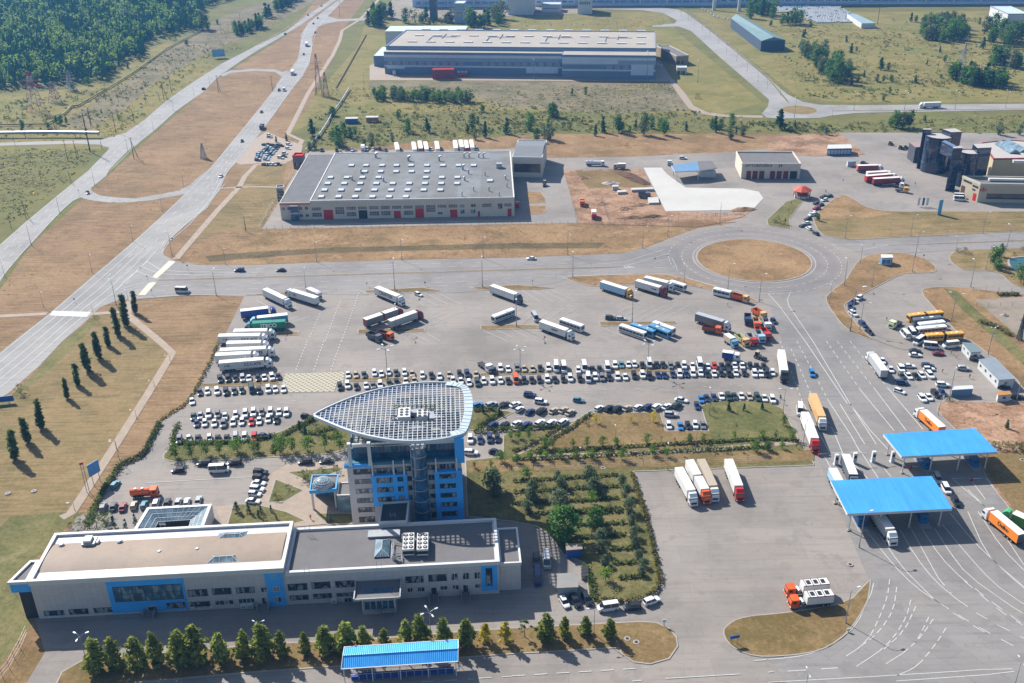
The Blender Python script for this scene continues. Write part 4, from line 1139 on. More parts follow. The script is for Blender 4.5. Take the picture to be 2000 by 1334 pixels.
# ================================================================== blue gate canopies
M_BLUER = rib_mat('blue_roof_sheet', '3f96e2', .9, R_(12), .88, .12, .12)
M_BOOTH = pm('booth_blue', '2a6fae', .5, .1, .5, k=.8)
def gate_canopy(px, z, label, posts, booths):
    P = [at(*p, z).to_2d() for p in px]
    c = sum(P, Vector((0, 0))) / 4
    r = empty('gate_canopy', (c.x, c.y, 0)); tag(r, label, 'canopy', 'blue canopies over the gate lanes')
    P = P[::-1]
    b = MB(); b.prism([(p.x, p.y) for p in P], z - .15, z + .1, 1, 0, True); part(b, 'roof_sheet', [M_BLUER, WHITE_T], r)
    b = MB(); b.wallring(P, z - .7, z - .16, .25); o = P[0]
    e1, e2 = P[1] - P[0], P[3] - P[0]
    for k_ in range(1, 6):
        a, d = P[0].lerp(P[1], k_ / 6), P[3].lerp(P[2], k_ / 6); b.tube((*a, z - .4), (*d, z - .4), .16, .16, 4)
    part(b, 'roof_truss', WHITE_T, r)
    for s, t in posts:
        p = P[0].lerp(P[1], s).lerp(P[3].lerp(P[2], s), t)
        b = MB(); b.tube((*p, 0), (*p, z - .5), .2, .2, 8); b.obox(p, e1.normalized(), e2.normalized(), -.5, .5, -.5, .5, 0, .5, 1)
        part(b, 'post', [WHITE_T, M_KERB], r)
    U2 = e1.normalized(); V2 = e2.normalized()
    for s, t in booths:
        p = P[0].lerp(P[1], s).lerp(P[3].lerp(P[2], s), t)
        k_ = empty('toll_booth', (p.x, p.y, 0)); KB.append(k_)
        b = MB(); b.obox(p, U2, V2, -1.1, 1.1, -2.6, 2.6, .15, 3.0); part(b, 'cabin', M_BOOTH, k_)
        b = MB(); b.obox(p, U2, V2, -1.14, 1.14, -2.2, 2.2, 1.3, 2.4); b.obox(p, U2, V2, -.8, .8, -2.64, 2.64, 1.3, 2.4); part(b, 'window', GL_B, k_)
        b = MB(); b.obox(p, U2, V2, -1.6, 1.6, -5, 5, 0, .16); part(b, 'kerb', M_KERB, k_)
    return r
KB = []
grid = [(s, t) for s in (.06, .35, .64, .93) for t in (.1, .9)]
gate_canopy([(1622, 939), (1820, 930), (1860, 994), (1655, 1004)], 7.0, 'ribbed bright blue gate canopy nearest the big lorry lot, white lorry underneath', grid, [(.8, .35), (.42, .35), (.2, .35)])
gate_canopy([(1725, 848), (1904, 837), (1949, 883), (1761, 892)], 7.0, 'smooth bright blue gate canopy beside the bare building site', grid, [(.86, .4), (.35, .4)])
for k_, lb in zip(KB, ('blue booth nearest the lorry lot under the ribbed canopy', 'blue booth in the middle under the ribbed canopy', 'blue booth by the car queue under the ribbed canopy',
                       'blue booth on the lane side under the smooth canopy', 'blue booth on the meadow side under the smooth canopy')):
    tag(k_, lb, 'booth', 'blue booths under the gate canopies')
# open shed with a folded blue roof at the bottom edge
SH = [at(*q4(14, 690, 1055), 5.2), at(*q4(14, 1580, 997), 5.2), at(*q4(14, 1578, 1168), 4.4), at(*q4(14, 665, 1228), 4.4)]
RD = [at(*q4(14, 678, 1122), 5.9), at(*q4(14, 1580, 1066), 5.9)]
shed = empty('blue_shed', (SH[0].x, SH[0].y, 0)); tag(shed, 'long open shed with a folded ribbed blue roof over an inspection ramp', 'shed')
M_BLUES = rib_mat('blue_ribbed_sheet', '3a9fe8', .45, A33, .95, .4, .08)
b = MB()
for dz, mi in ((0, 0), (-.15, 1)):
    D = Vector((0, 0, dz))
    b.face([SH[0] + D, RD[0] + D, RD[1] + D, SH[1] + D], mi); b.face([RD[0] + D, SH[3] + D, SH[2] + D, RD[1] + D], mi)
for a, d in ((SH[0], SH[1]), (SH[3], SH[2]), (SH[0], RD[0]), (RD[0], SH[3]), (SH[1], RD[1]), (RD[1], SH[2])): b.tube(a, d, .12, .12, 4, 1)
b.tube(RD[0], RD[1], .14, .14, 4, 0)
part(b, 'roof', [M_BLUES, WHITE_T], shed)
for i in range(5):
    for a, d in ((SH[0], SH[1]), (SH[3], SH[2])):
        p = a.lerp(d, .02 + .96 * i / 4); b = MB(); b.tube((p.x, p.y, 0), p, .13, .13, 6); part(b, 'post', WHITE_T, shed)
b = MB()
a, d = at(*q4(14, 745, 1272), 1.2), at(*q4(14, 1545, 1218), 1.2)
b.obox((a.x, a.y), (d - a).to_2d().normalized(), Vector((-(d - a).y, (d - a).x)).normalized(), 0, (d - a).length, -.6, .6, .2, 1.1, 0)
for i in range(14):
    p = a.lerp(d, i / 13); b.tube((p.x, p.y - .7, .0), (p.x, p.y - .7, 1.9), .05, .05, 4, 1); b.tube((p.x, p.y + .7, .0), (p.x, p.y + .7, 1.9), .05, .05, 4, 1)
for s in (-.7, .7): b.tube((a.x, a.y + s, 1.9), (d.x, d.y + s, 1.9), .05, .05, 4, 1)
part(b, 'inspection_ramp', [pm('ramp_blue', '1d3f8c', .5, .1, .5), WHITE_T], shed)

# ================================================================== generic box building from photo pixels
def box_building(name, label, cat, base, depth, h, wall, roof, parapet=None, ph=.5, pw=.4, group=None):
    """BASE: two photo pixels of the front foot line (left, right); returns root, facade"""
    a, d = at(*base[0]), at(*base[1]); fa = Fac(a, d); V = -fa.N
    r = empty(name, (a.x, a.y, 0)); tag(r, label, cat, group)
    P = [fa.pt(0), fa.pt(fa.L), fa.pt(fa.L, -depth), fa.pt(0, -depth)]
    b = MB(); b.prism([(p.x, p.y) for p in P], 0, h, 0, 0); part(b, 'wall', wall, r)
    b = MB(); b.poly([(p.x, p.y) for p in offset_poly(P, pw * .5)], h + .03); ro = part(b, 'roof', roof, r)
    if parapet:
        b = MB(); b.wallring(offset_poly(P, -.12), h - .5, h + ph, pw); part(b, 'parapet', parapet, r)
    return r, fa, ro
def wins(r, fa, tile, txt, nx=3, ny=1, glass=None, frame=None, n=0, name='window', fr=.12):
    for q in txt.split():
        u0, u1, z0, z1 = fa.rect(*r4(tile, *map(float, q.split(','))), n)
        window(r, fa, u0, u1, max(.05, z0), z1, nx, ny, glass, frame, n, fr, name)
def doors(r, fa, tile, txt, mat, frame=None, n=0.0, rib=3):
    for q in txt.split():
        u0, u1, z0, z1 = fa.rect(*r4(tile, *map(float, q.split(','))))
        b = MB(); fa.box(b, u0, u1, -.1, n + .08, .05, z1)
        for k_ in range(1, rib): fa.box(b, u0 + (u1 - u0) * k_ / rib - .05, u0 + (u1 - u0) * k_ / rib + .05, .05, n + .12, .05, z1, 1)
        fa.box(b, u0 - .15, u1 + .15, -.1, n + .05, .05, z1 + .15, 2)
        part(b, 'gate', [mat, FRAME_D, frame or FRAME_W], r)

# ------------------------------------------------------------------ grey workshop with rows of roof lights
M_CREAM = pm('cream_render', 'cfc5b4', .8, .08, .15, k=.85, grime=.2)
M_FACROOF = None
t = NT('patched_roof_felt'); v = t.pos((1, 1, 1))
br = t.new('ShaderNodeTexBrick'); br.offset = .3
for k_, v_ in (('Scale', 1.0), ('Mortar Size', .0), ('Brick Width', 11.8), ('Row Height', 60), ('Bias', 0)): br.inputs[k_].default_value = v_
br.inputs['Color1'].default_value = hexc('8f8e8c', .5); br.inputs['Color2'].default_value = hexc('a2a6aa', .52); br.inputs['Mortar'].default_value = hexc('8f8e8c', .5)
t.link(v, br.inputs['Vector'])
c_ = t.mixc(t.ramp(t.noise(v, .07, 5, .7), [(.4, GREY(0)), (.65, GREY(.8))]), br.outputs['Color'], hexc('84827a', .5))
c_ = t.mixc(t.ramp(t.noise(v, .5, 6, .8), [(.55, GREY(0)), (.75, GREY(.5))]), c_, hexc('6b6a68', .5))
t.link(c_, t.b.inputs['Base Color']); t.set(.85, 0, .2); M_FACROOF = t.mat
M_RED = pm('red_gate', 'c8201c', .5, .08, .6, k=.8)
a, d = at(550, 430), at(1005, 422); HF = 9.9
fw = Fac(a, d)
work = empty('workshop_hall', (a.x, a.y, 0)); tag(work, 'wide grey flat roofed workshop with red gates and rows of white roof lights', 'workshop')
bl, brr = at(601, 300, HF), at(997, 296, HF)
WP = [fw.pt(0), fw.pt(fw.L), Vector((brr.x, brr.y)), Vector((bl.x, bl.y))]
uS = fw.uz(*q4(6, 428, 300))[0]
WP2 = [fw.pt(0), fw.pt(uS), Vector((bl.x, bl.y)).lerp(Vector((brr.x, brr.y)), .135), Vector((bl.x, bl.y))]
WP1 = [fw.pt(uS), fw.pt(fw.L), WP[2], WP2[2]]
b = MB(); b.prism([(p.x, p.y) for p in WP1], 0, HF, 0, 0); b.prism([(p.x, p.y) for p in offset_poly(WP2, .01)], 0, HF - .8, 0, 0); part(b, 'wall', M_CREAM, work)
b = MB(); b.poly(offset_poly(WP1, .6), HF + .05); wroof = part(b, 'roof', M_FACROOF, work)
b = MB(); b.poly(offset_poly(WP2, .5), HF - .74); part(b, 'roof', pm('side_roof_felt', '7c7c80', .85, .15, .2, k=.5, grime=.4), work)
b = MB(); b.wallring(offset_poly(WP1, -.1), HF - .6, HF + .35, .5); part(b, 'parapet', WHITE_T, work)
b = MB(); b.wallring(offset_poly(WP2, -.08), HF - 1.3, HF - .55, .4); part(b, 'parapet', M_CREAM, work)
b = MB(); fw.box(b, -.1, uS, 0, .2, HF - 1.6, HF - 1.25); part(b, 'red_band', M_RED, work)
wins(work, fw, 6, '435,284,508,309 706,278,780,303 796,277,866,299 885,274,957,298 975,272,1045,297 1063,271,1135,295 1152,269,1224,293 1242,267,1312,289 1418,263,1488,287 1505,261,1575,286 '
     '1767,254,1840,281 440,325,515,358 710,320,783,353 888,315,962,348 978,313,1052,346 1157,310,1230,343 1940,252,1997,277', 4, 2, glass_mat('dusty_glass', '5b5a58', .3), FRAME_W)
wins(work, fw, 6, '620,281,690,337 1330,266,1402,320', 4, 3, glass_mat('dusty_glass', '5b5a58', .3), FRAME_W)
wins(work, fw, 6, '1593,260,1628,286 1680,257,1716,282 1888,253,1926,295 1422,320,1457,337 1595,301,1632,333 1677,299,1715,331', 2, 1, GL_D, FRAME_W)
wins(work, fw, 6, '200,284,225,308 245,282,270,306 335,280,360,303 382,278,407,302 342,338,370,360 388,336,413,358', 2, 1, GL_D, FRAME_W)
doors(work, fw, 6, '530,303,603,373 1078,311,1132,360 1245,291,1312,358 1517,301,1573,357 1733,313,1750,347 1965,293,1997,343', M_RED)
doors(work, fw, 6, '803,306,870,366', M_DARK)
u0, u1, z0, z1 = fw.rect(*r4(6, 276, 270, 334, 388))
b = MB(); fw.box(b, u0, u1, 0, 1.3, 0, z1, 0); fw.box(b, u0 - .2, u1 + .2, 0, 1.6, z1, z1 + .4, 1); fw.box(b, u0 - .4, u1 + .4, 0, 2.4, z1 * .52, z1 * .58, 1); part(b, 'entrance_bay', [GL_B, WHITE_T], work)
M_DOME = pm('roof_light_plastic', 'cdd0d2', .4, .05, .5, k=.72)
for y, xs in ((200, (510, 645, 775, 910, 1040, 1170)), (148, (535, 665, 795, 925, 1055, 1185, 1310, 1440)), (97, (560, 690, 815, 940, 1068, 1197, 1320, 1447, 1570)), (50, (582, 710, 832, 957, 1327, 1452, 1573)),
              (4, (850, 975, 1095, 1215, 1335)), (-44, (745, 860, 985, 1098, 1212, 1335, 1460, 1582, 1700)), (75, (1828,))):
    for x in xs:
        c = at(*q4(6, x, y), HF + .4); b = MB()
        b.obox(c, fw.U, -fw.N, -1.55, 1.55, -1.9, 1.9, HF + .05, HF + .6, 1); b.obox(c, fw.U, -fw.N, -1.4, 1.4, -1.75, 1.75, HF + .6, HF + .75, 0)
        part(b, 'roof_light', [M_DOME, M_TANK], wroof)
rnd = random.Random(5)
for x, y, r in ((750, 65, .5), (995, 75, .5), (1660, 15, .4), (1630, 68, .5), (820, 12, .4), (1820, 150, .35), (1950, 60, .4), (1790, 30, .3), (1700, 150, .3), (1610, 190, .3), (1900, 190, .3), (1960, 120, .3)):
    c = at(*q4(6, x, y), HF + .5); b = MB(); b.tube((c.x, c.y, HF), (c.x, c.y, HF + 2.2), r, r, 8); b.tube((c.x, c.y, HF + 2.2), (c.x, c.y, HF + 2.5), r * 1.5, r * .6, 8); part(b, 'roof_vent', M_TANK, wroof)
for x, y, r in ((935, 1225, .6), (1190, 1250, .7), (1430, 1250, .5), (1625, 1225, .4), (1665, 1225, .4), (1740, 1225, .4), (1775, 1225, .4), (1615, 1320, .6)):
    c = at(*q4(2, x, y), HF + .5); b = MB(); b.tube((c.x, c.y, HF), (c.x, c.y, HF + 2.4), r, r, 8); b.tube((c.x, c.y, HF + 2.4), (c.x + 1.2, c.y, HF + 2.8), r, r, 8); part(b, 'roof_vent', M_TANK, wroof)
c = at(*q4(2, 1900, 1310), HF); b = MB(); b.obox(c, fw.U, -fw.N, -1.6, 1.6, -1.5, 1.5, HF, HF + 2.6); part(b, 'air_handler', M_TANK, wroof)
# right extension
ext, fe, _ = box_building('workshop_extension', 'taller grey wing with a low ridge at the right end of the workshop', 'building', ((1001, 346), (1059, 347)), 36, 11.5, M_CREAM, M_ROOFG, WHITE_T)
b = MB()
for k_, (za, zb) in enumerate(((11.6, 13.4), (13.4, 11.6))):
    n0, n1 = -18 * k_, -18 * (k_ + 1)
    P = [fe.pt(.2, n0), fe.pt(fe.L - .2, n0), fe.pt(fe.L - .2, n1), fe.pt(.2, n1)]
    b.face([(*P[0], za), (*P[1], za), (*P[2], zb), (*P[3], zb)])
part(b, 'ridge_roof', pm('sheet_grey', '8f9193', .5, .1, .2, k=.55), ext)
b = MB(); fe.box(b, 1, fe.L - 1, 0, .08, 3, 8); part(b, 'glazing_band', glass_mat('brown_glass', '4a3a3a', .2), ext)
# little glass stair tower and red capped gatehouse on its left
st, fs, _ = box_building('stair_tower', 'small dark glazed stair tower on the front corner of the workshop', 'tower', ((543, 394), (557, 393)), 4.5, 7.4, GL_D, M_ROOFG, M_TANK)
b = MB()
for k_ in range(4): fs.box(b, 0, fs.L, 0, .08, 1.2 + 1.6 * k_, 1.35 + 1.6 * k_)
part(b, 'glazing_bars', M_TANK, st)
gh, fg, _ = box_building('gatehouse', 'gatehouse with a red cap roof at the back corner of the workshop', 'building', ((574, 330), (593, 330)), 6, 7.5, pm('gatehouse_wall', '5c6068', .7, .1, .3), M_RED, M_RED, .8, .5)
wins(gh, fg, 2, '300,1270,325,1300 340,1270,365,1300', 1, 1)

# ------------------------------------------------------------------ big blue-grey warehouse
M_WH1 = rib_mat('bluegrey_sheet', '8ba0ba', 1.0, 0, .85, .2, .06); M_WH2 = rib_mat('slate_sheet', '7187a6', 1.0, 0, .75, .2, .06); M_WHL = rib_mat('pale_sheet', 'c3d0de', 1.0, 0, .85, .2, .05)
M_WHR = pm('warehouse_roof', 'bfb5a8', .8, .1, .03, k=.58, grime=.15)
big, fb, rb = box_building('warehouse', 'huge blue-grey warehouse with a pale flat roof on the meadow', 'warehouse', ((757, 140), (1279, 146)), (at(1010, 61, 20.5) - at(1010, 143)).y, 20.5, M_WH1, M_WHR, M_WH2, .6, 1)
b = MB(); uu = fb.uz(1101, 130)[0]
fb.box(b, uu, fb.L, 0, 17, 0, 18.5, 0)
wf = part(b, 'front_wing', [M_WH1], big)
b = MB(); fb.box(b, uu + .6, fb.L - .6, .4, 16.4, 18.5, 18.56); fb.box(b, 0, uu - .5, .05, 9, 17.6, 18.0); part(b, 'wing_roof', [M_WHR], big)
b = MB(); fb.box(b, 0, uu - .6, 0, 8.8, 0, 17.6); part(b, 'front_wing', [M_WH1], big)
fb1 = Fac(fb.pt(0, 8.8), fb.pt(uu, 8.8)); fb2 = Fac(fb.pt(uu, 17), fb.pt(fb.L, 17))
for fx, L in ((fb1, uu - .6), (fb2, fb.L - uu)):
    b = MB(); top = 17.6 if fx is fb1 else 18.5
    fx.box(b, 0, L, 0, .12, top - 1.4, top, 0); fx.box(b, 0, L, 0, .14, top - 4, top - 1.9, 1); fx.box(b, 0, L, 0, .12, 7.6, 10.6, 0); fx.box(b, 0, L, 0, .15, 6.0, 7.2, 1); fx.box(b, 0, L, 0, .12, 0, 6.0, 0)
    part(b, 'cladding_band', [M_WH2, M_WHL], big)
    for k_ in range(int(L / 6.6)):
        if fx is fb1 and 9 < k_ < 12: continue
        if fx is fb2 and (k_ < 5 or k_ > 9): continue
        u = 3 + 6.6 * k_; window(big, fx, u, u + 3.4, 8.2, 9.9, 3, 1, GL_P, FRAME_W, .12, .25)
b = MB(); fb2.box(b, fb2.L * .74, fb2.L * .98, 0, .25, 3, 11.5); part(b, 'pale_panel', M_WHL, big); b = MB(); fb2.box(b, 0, fb2.L * .6, 0, .2, 11.6, 14.4); part(b, 'pale_panel', M_WHL, big)
b = MB(); fb1.box(b, 2, 17, 0, .25, 4.5, 6.8); part(b, 'pale_panel', M_WHL, big); b = MB(); fb1.box(b, fb1.L - 30, fb1.L - 4, 0, .25, 2, 6.5); part(b, 'pale_panel', M_WHL, big)
for k_ in range(13):
    for n_ in range(3):
        b = MB(); u, n = 14 + 16 * k_, -20 - 30 * n_; fb.box(b, u, u + 7.5, n - 2.4, n, 20.5, 21.3, 0); fb.box(b, u - .1, u + 7.6, n - 2.5, n + .1, 20.5, 20.9, 1); part(b, 'roof_light', [WHITE_T, M_TANK], rb)
b = MB()
for k_ in range(4):
    u = 30 + 50 * k_
    for p, q in (((u, -20), (u, -45)), ((u, -45), (u + 22, -45)), ((u + 10, -60), (u + 10, -38))):
        A_, B_ = fb.pt(*p), fb.pt(*q); b.tube((*A_, 21), (*B_, 21), .3, .3, 4)
part(b, 'roof_pipes', M_TANK, rb)
lo, fl_, _ = box_building('loading_shed', 'lean-to with a pale sloped roof on the left end of the warehouse', 'shed', ((731, 130), (757, 130)), 40, 9, M_WH2, M_WHL)
box_building('white_hall', 'long white low hall behind the warehouse', 'hall', (project((*at(752, 61, 14).to_2d(), 0)), project((*at(908, 60.5, 14).to_2d(), 0))), (at(830, 51, 14) - at(830, 61, 14)).y, 14, WHITE_T, M_WHL)
an, fa_, ra = box_building('beige_annex', 'small brick-beige flat building at the warehouse end', 'building', ((1320, 127.5), (1344, 126)), 46, 7.5, pm('beige_brick', 'b89c7e', .85, .1, .3, k=.6), M_ROOFG, M_CREAM)
wins(an, fa_, 3, '1290,475,1310,500 1325,474,1345,499', 2, 1)
kk, fk_, _ = box_building('entry_kiosk', 'cream entry kiosk beside the warehouse drive', 'kiosk', ((1322, 145), (1341, 145)), 8, 5, M_CREAM, WHITE_T, WHITE_T)
wins(kk, fk_, 3, '1293,555,1312,578 1322,554,1350,578', 2, 1)

# ------------------------------------------------------------------ works along the skyline
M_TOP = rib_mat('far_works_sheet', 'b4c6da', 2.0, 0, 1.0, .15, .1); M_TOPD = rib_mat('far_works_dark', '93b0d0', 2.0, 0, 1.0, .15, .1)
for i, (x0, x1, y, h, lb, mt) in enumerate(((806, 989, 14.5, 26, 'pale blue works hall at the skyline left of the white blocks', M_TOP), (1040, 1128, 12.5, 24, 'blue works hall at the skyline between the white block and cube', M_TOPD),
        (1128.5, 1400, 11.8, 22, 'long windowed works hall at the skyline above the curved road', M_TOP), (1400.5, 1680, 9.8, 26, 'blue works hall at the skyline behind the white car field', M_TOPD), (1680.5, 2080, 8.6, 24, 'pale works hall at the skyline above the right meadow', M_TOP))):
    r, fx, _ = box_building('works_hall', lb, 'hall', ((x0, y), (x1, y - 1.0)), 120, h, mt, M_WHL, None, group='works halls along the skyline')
    for z0, z1 in ((3, 6.5), (9.5, 12.5)):
        window(r, fx, 4, fx.L - 4, z0, z1, max(6, int(fx.L / 9)), 1, GL_P, M_TOP if mt is M_TOPD else M_TOPD, 0, 1.6)
    b = MB(); fx.box(b, 0, fx.L, 0, .4, 14.5, 16.0)
    for k_ in range(int(fx.L / 30)): fx.box(b, 10 + 30 * k_, 12 + 30 * k_, .1, .6, 0, h, 0)
    part(b, 'cladding_band', M_WHL, r)
for i, (x0, x1, y, h, d_, lb) in enumerate(((992, 1041, 29.5, 36, 40, 'tall white block with a dark window band above the warehouse'), (1128, 1156, 27.5, 22, 30, 'plain white cube building beside the curved road'), (1963, 2003, 59, 15, 50, 'white box building at the edge of the right meadow'),
                                        (888, 908, 46, 20, 20, 'grey two-storey house among the trees behind the warehouse'), (1058, 1095, 24, 8, 20, 'low white shed between the white block and the cube'))):
    r, fx, _ = box_building('industrial_block' if i < 3 else 'outbuilding', lb, 'building', ((x0, y), (x1, y)), d_, h, WHITE_T if i != 3 else M_WH1, M_WHL, M_TANK, group=None)
    window(r, fx, fx.L * .12, fx.L * .88, h * .45, h * .6, 6, 1, GL_B, FRAME_W, 0, .5)
ch, fc_, _ = box_building('brick_tower', 'dark brick silo tower rising from the trees behind the warehouse', 'tower', ((840, 40), (853, 40)), 9, 32, pm('brick_grey', '6f7480', .8, .15, .1, k=.6), M_ROOFG)
b = MB()
for k_ in range(3): p = fc_.pt(1.5 + 3 * k_, -3); b.tube((*p, 32), (*p, 38), .3, .2, 5)
part(b, 'mast', M_TANK, ch)
# green-roofed long sheds
P = [at(1428, 36, 9), at(1446, 30, 9), at(1534, 78, 9), at(1487, 80, 9)]
gs = empty('long_shed', (P[0].x, P[0].y, 0)); tag(gs, 'long dark shed with a pale green ridge roof beside the straight road', 'shed')
b = MB(); b.prism([(p.x, p.y) for p in P[::-1]], 0, 9, 0, 0); part(b, 'wall', pm('shed_navy', '3a4a5e', .6, .1, .2), gs)
m0, m1 = (P[0] + P[1]) / 2 + Vector((0, 0, 3)), (P[2] + P[3]) / 2 + Vector((0, 0, 3))
b = MB(); b.face([P[0], P[3], m1, m0]); b.face([P[1], m0, m1, P[2]]); b.face([P[3], P[2], m1]); part(b, 'roof', pm('shed_green_roof', '7d9a9c', .5, .08, .1, k=.6), gs)
P = [at(1655, 27, 5), at(1672, 27, 5), at(1710, 45, 5), at(1683, 45.5, 5)]
gs = empty('glass_shed', (P[0].x, P[0].y, 0)); tag(gs, 'pale green flat shed at the corner of the white car field', 'shed')
b = MB(); b.prism([(p.x, p.y) for p in P[::-1]], 0, 5, 0, 1); part(b, 'hall', [WHITE_T, pm('pale_green_roof', '9fb8bd', .5, .08, .1, k=.65)], gs)
for x, y, t_ in ((1443, 22, -40), (1394, 20, -30)):
    c = at(x, y); h = 42; b = MB(); b.tube((c.x, c.y, 0), (c.x, c.y, h), 2.0, 1.4, 10)
    o = b.build('chimney', WHITE_T, origin=c); tag(o, 'slender white chimney at the skyline nearest the %s' % ('white car field' if x > 1400 else 'curved road bend'), 'chimney', 'white chimneys at the works')

# ------------------------------------------------------------------ dark glass towers and showroom on the right
def z3(x, y): return 1760 + x / 7.41, 240 + y / 7.41
GT = glass_mat('tower_dark_glass', '1b2c46', .05, 1.0, .45, .12)
t = NT('banded_dark_glass'); v = t.pos()
sp = t.new('ShaderNodeSeparateXYZ'); t.link(v, sp.inputs[0])
wv = t.new('ShaderNodeMath', operation='FRACT'); ml = t.new('ShaderNodeMath', operation='MULTIPLY'); ml.inputs[1].default_value = 1 / 1.6; t.link(sp.outputs['Z'], ml.inputs[0]); t.link(ml.outputs[0], wv.inputs[0])
base_c = t.ramp(t.noise(t.pos((.25, .25, .8)), 1.0, 4, .7), [(.4, hexc('16233a')), (.58, hexc('22344f')), (.72, hexc('6f8296'))])
c_ = t.mixc(t.ramp(wv.outputs[0], [(.0, GREY(1)), (.12, GREY(0))], 'CONSTANT'), base_c, hexc('0d1520'))
t.link(c_, t.b.inputs['Base Color']); t.set(.08, 0, .7); GTB = t.mat
M_WR = pm('pale_roof', 'c5beb8', .8, .06, .2, k=.66)
tw = empty('glass_tower_complex', at(1840, 345)); tag(tw, 'dark glass twin drum towers with upright slabs beside the showroom', 'tower')
def slab_px(name, quad, z, mats, z0=0.0):
    P = [at(*z3(*p), z).to_2d() for p in quad][::-1]
    bb = MB(); bb.prism([(p.x, p.y) for p in P], z0, z, 0, 1, True); return part(bb, name, mats, tw)
hA = height_at(at(*z3(232, 655)), z3(320, 88)[1]); hC = height_at(at(*z3(655, 970)), z3(752, 350)[1])
print('glass tower heights', hA, hC)
slab_px('slab', ((318, 82), (437, 80), (437, 97), (318, 95)), hA, [GT, M_WR])
slab_px('slab', ((600, 88), (790, 78), (882, 128), (722, 134)), hA, [GT, M_WR])
slab_px('slab', ((752, 348), (850, 332), (892, 348), (890, 362), (752, 366)), hC, [GTB, M_WR])
hD = hC * .9
slab_px('slab', ((1040, 305), (1205, 300), (1312, 355), (1105, 364)), hD, [GT, M_WR])
def drum(cx, cy, z, halfw):
    c = at(*z3(cx, cy), z); e = at(*z3(cx + halfw, cy), z); r = (e - c).length; bb = MB()
    ring = [(c.x + r * math.cos(2 * PI * i / 40), c.y + r * math.sin(2 * PI * i / 40)) for i in range(40)]
    bb.prism(ring, 0, z, 0, 0); bb.poly([(c.x + (x - c.x) * .96, c.y + (y - c.y) * .96) for x, y in ring], z + .25, 1)
    bb.wallring(ring, z - .2, z + .6, .4, 0)
    part(bb, 'drum', [GTB, M_WR], tw)
drum(548, 196, hA - 3, 188); drum(990, 428, hD - 3, 140)
slab_px('sky_bridge', ((588, 268), (640, 250), (800, 330), (760, 352)), hC - .5, [GTB, pm('bridge_roof', '6a84a0', .4, .1, .3, k=.7)], hC - 7)
# ribbed block on its left
slab_px('side_block', ((120, 285), (300, 262), (300, 345), (210, 352)), 9.5, [rib_mat('ribbed_dark', '5a5a64', 1.2, 0, .6, .6, .1), pm('pink_roof', 'b39a94', .8, .08, .2, k=.62)])
# showroom
sA, sB = at(*z3(1095, 1152)), at(2090, 399); HS = 10.2
sf = Fac(sA, sB); show = empty('showroom', (sA.x, sA.y, 0)); tag(show, 'cream showroom with a long dark window band and a round red wall sign', 'showroom')
bk = at(*z3(890, 770), HS); SP = [sf.pt(0), sf.pt(sf.L), sf.pt(sf.L) + (Vector((bk.x, bk.y)) - sf.pt(0)), Vector((bk.x, bk.y))]
b = MB(); b.prism([(p.x, p.y) for p in SP], 0, HS - .3, 0, 0); part(b, 'wall', pm('showroom_cream', 'cbbfa4', .75, .05, .15, k=.68), show)
b = MB(); b.poly(offset_poly(SP, .4), HS - .26); sroof = part(b, 'roof', M_ROOFG, show)
b = MB(); b.wallring(offset_poly(SP, -.1), HS - 1, HS + .3, .6); part(b, 'parapet', pm('cream_trim', 'd5cdb8', .7, .05, .2, k=.7), show)
u0, u1, z0, z1 = sf.rect(*z3(1235, 1028), *z3(1775, 1105)); window(show, sf, u0, u0 + 30, z0, z1, 12, 1, glass_mat('brown_glass2', '453b38', .1), FRAME_D)
u0, z0 = sf.uz(*z3(1185, 972)); b = MB()
for k_ in range(20):
    a0, a1 = 2 * PI * k_ / 20, 2 * PI * (k_ + 1) / 20
    p0, p1 = sf.pt(u0 + 1.9 * math.cos(a0), .15), sf.pt(u0 + 1.9 * math.cos(a1), .15); pc_ = sf.pt(u0, .22)
    b.face([(*p0, z0 + .75 * math.sin(a0)), (*p1, z0 + .75 * math.sin(a1)), (*pc_, z0)])
sf.box(b, u0 - .15, u0 + .15, .15, .3, z0, z0 + 1.9); sf.box(b, u0 - 1.3, u0 + 1.3, .22, .27, z0 - .12, z0 + .12, 1)
part(b, 'wall_sign', [M_RED, WHITE_T], show)
se = Fac(SP[3], SP[0])
b = MB(); L = se.L
se.box(b, L * .74, L * .9, 0, .1, 0, 4.2, 0); se.box(b, L * .05, L * .25, 0, .1, 0, 5.5, 1); se.box(b, L * .1, L * .55, 0, .12, 8.0, 8.9, 2); se.box(b, L * .62, L * .92, 0, .12, 7.2, 8.2, 2); se.box(b, L * .64, L * .8, 0, .12, 5.4, 6.2, 2)
part(b, 'door', [M_RED, pm('brown_gate', '54382e', .6, .1, .5), M_DARK], show)
b = MB(); p = at(*z3(1500, 820), HS + .6); b.obox(p, sf.U, -sf.N, -8, 30, -1.0, 1.0, HS, HS + 1.2); part(b, 'roof_duct', WHITE_T, sroof); b = MB(); p = at(*z3(1700, 560), HS + .6); b.obox(p, sf.U, -sf.N, -3, 20, -1, 1, HS, HS + 1.4); part(b, 'roof_duct', WHITE_T, sroof)
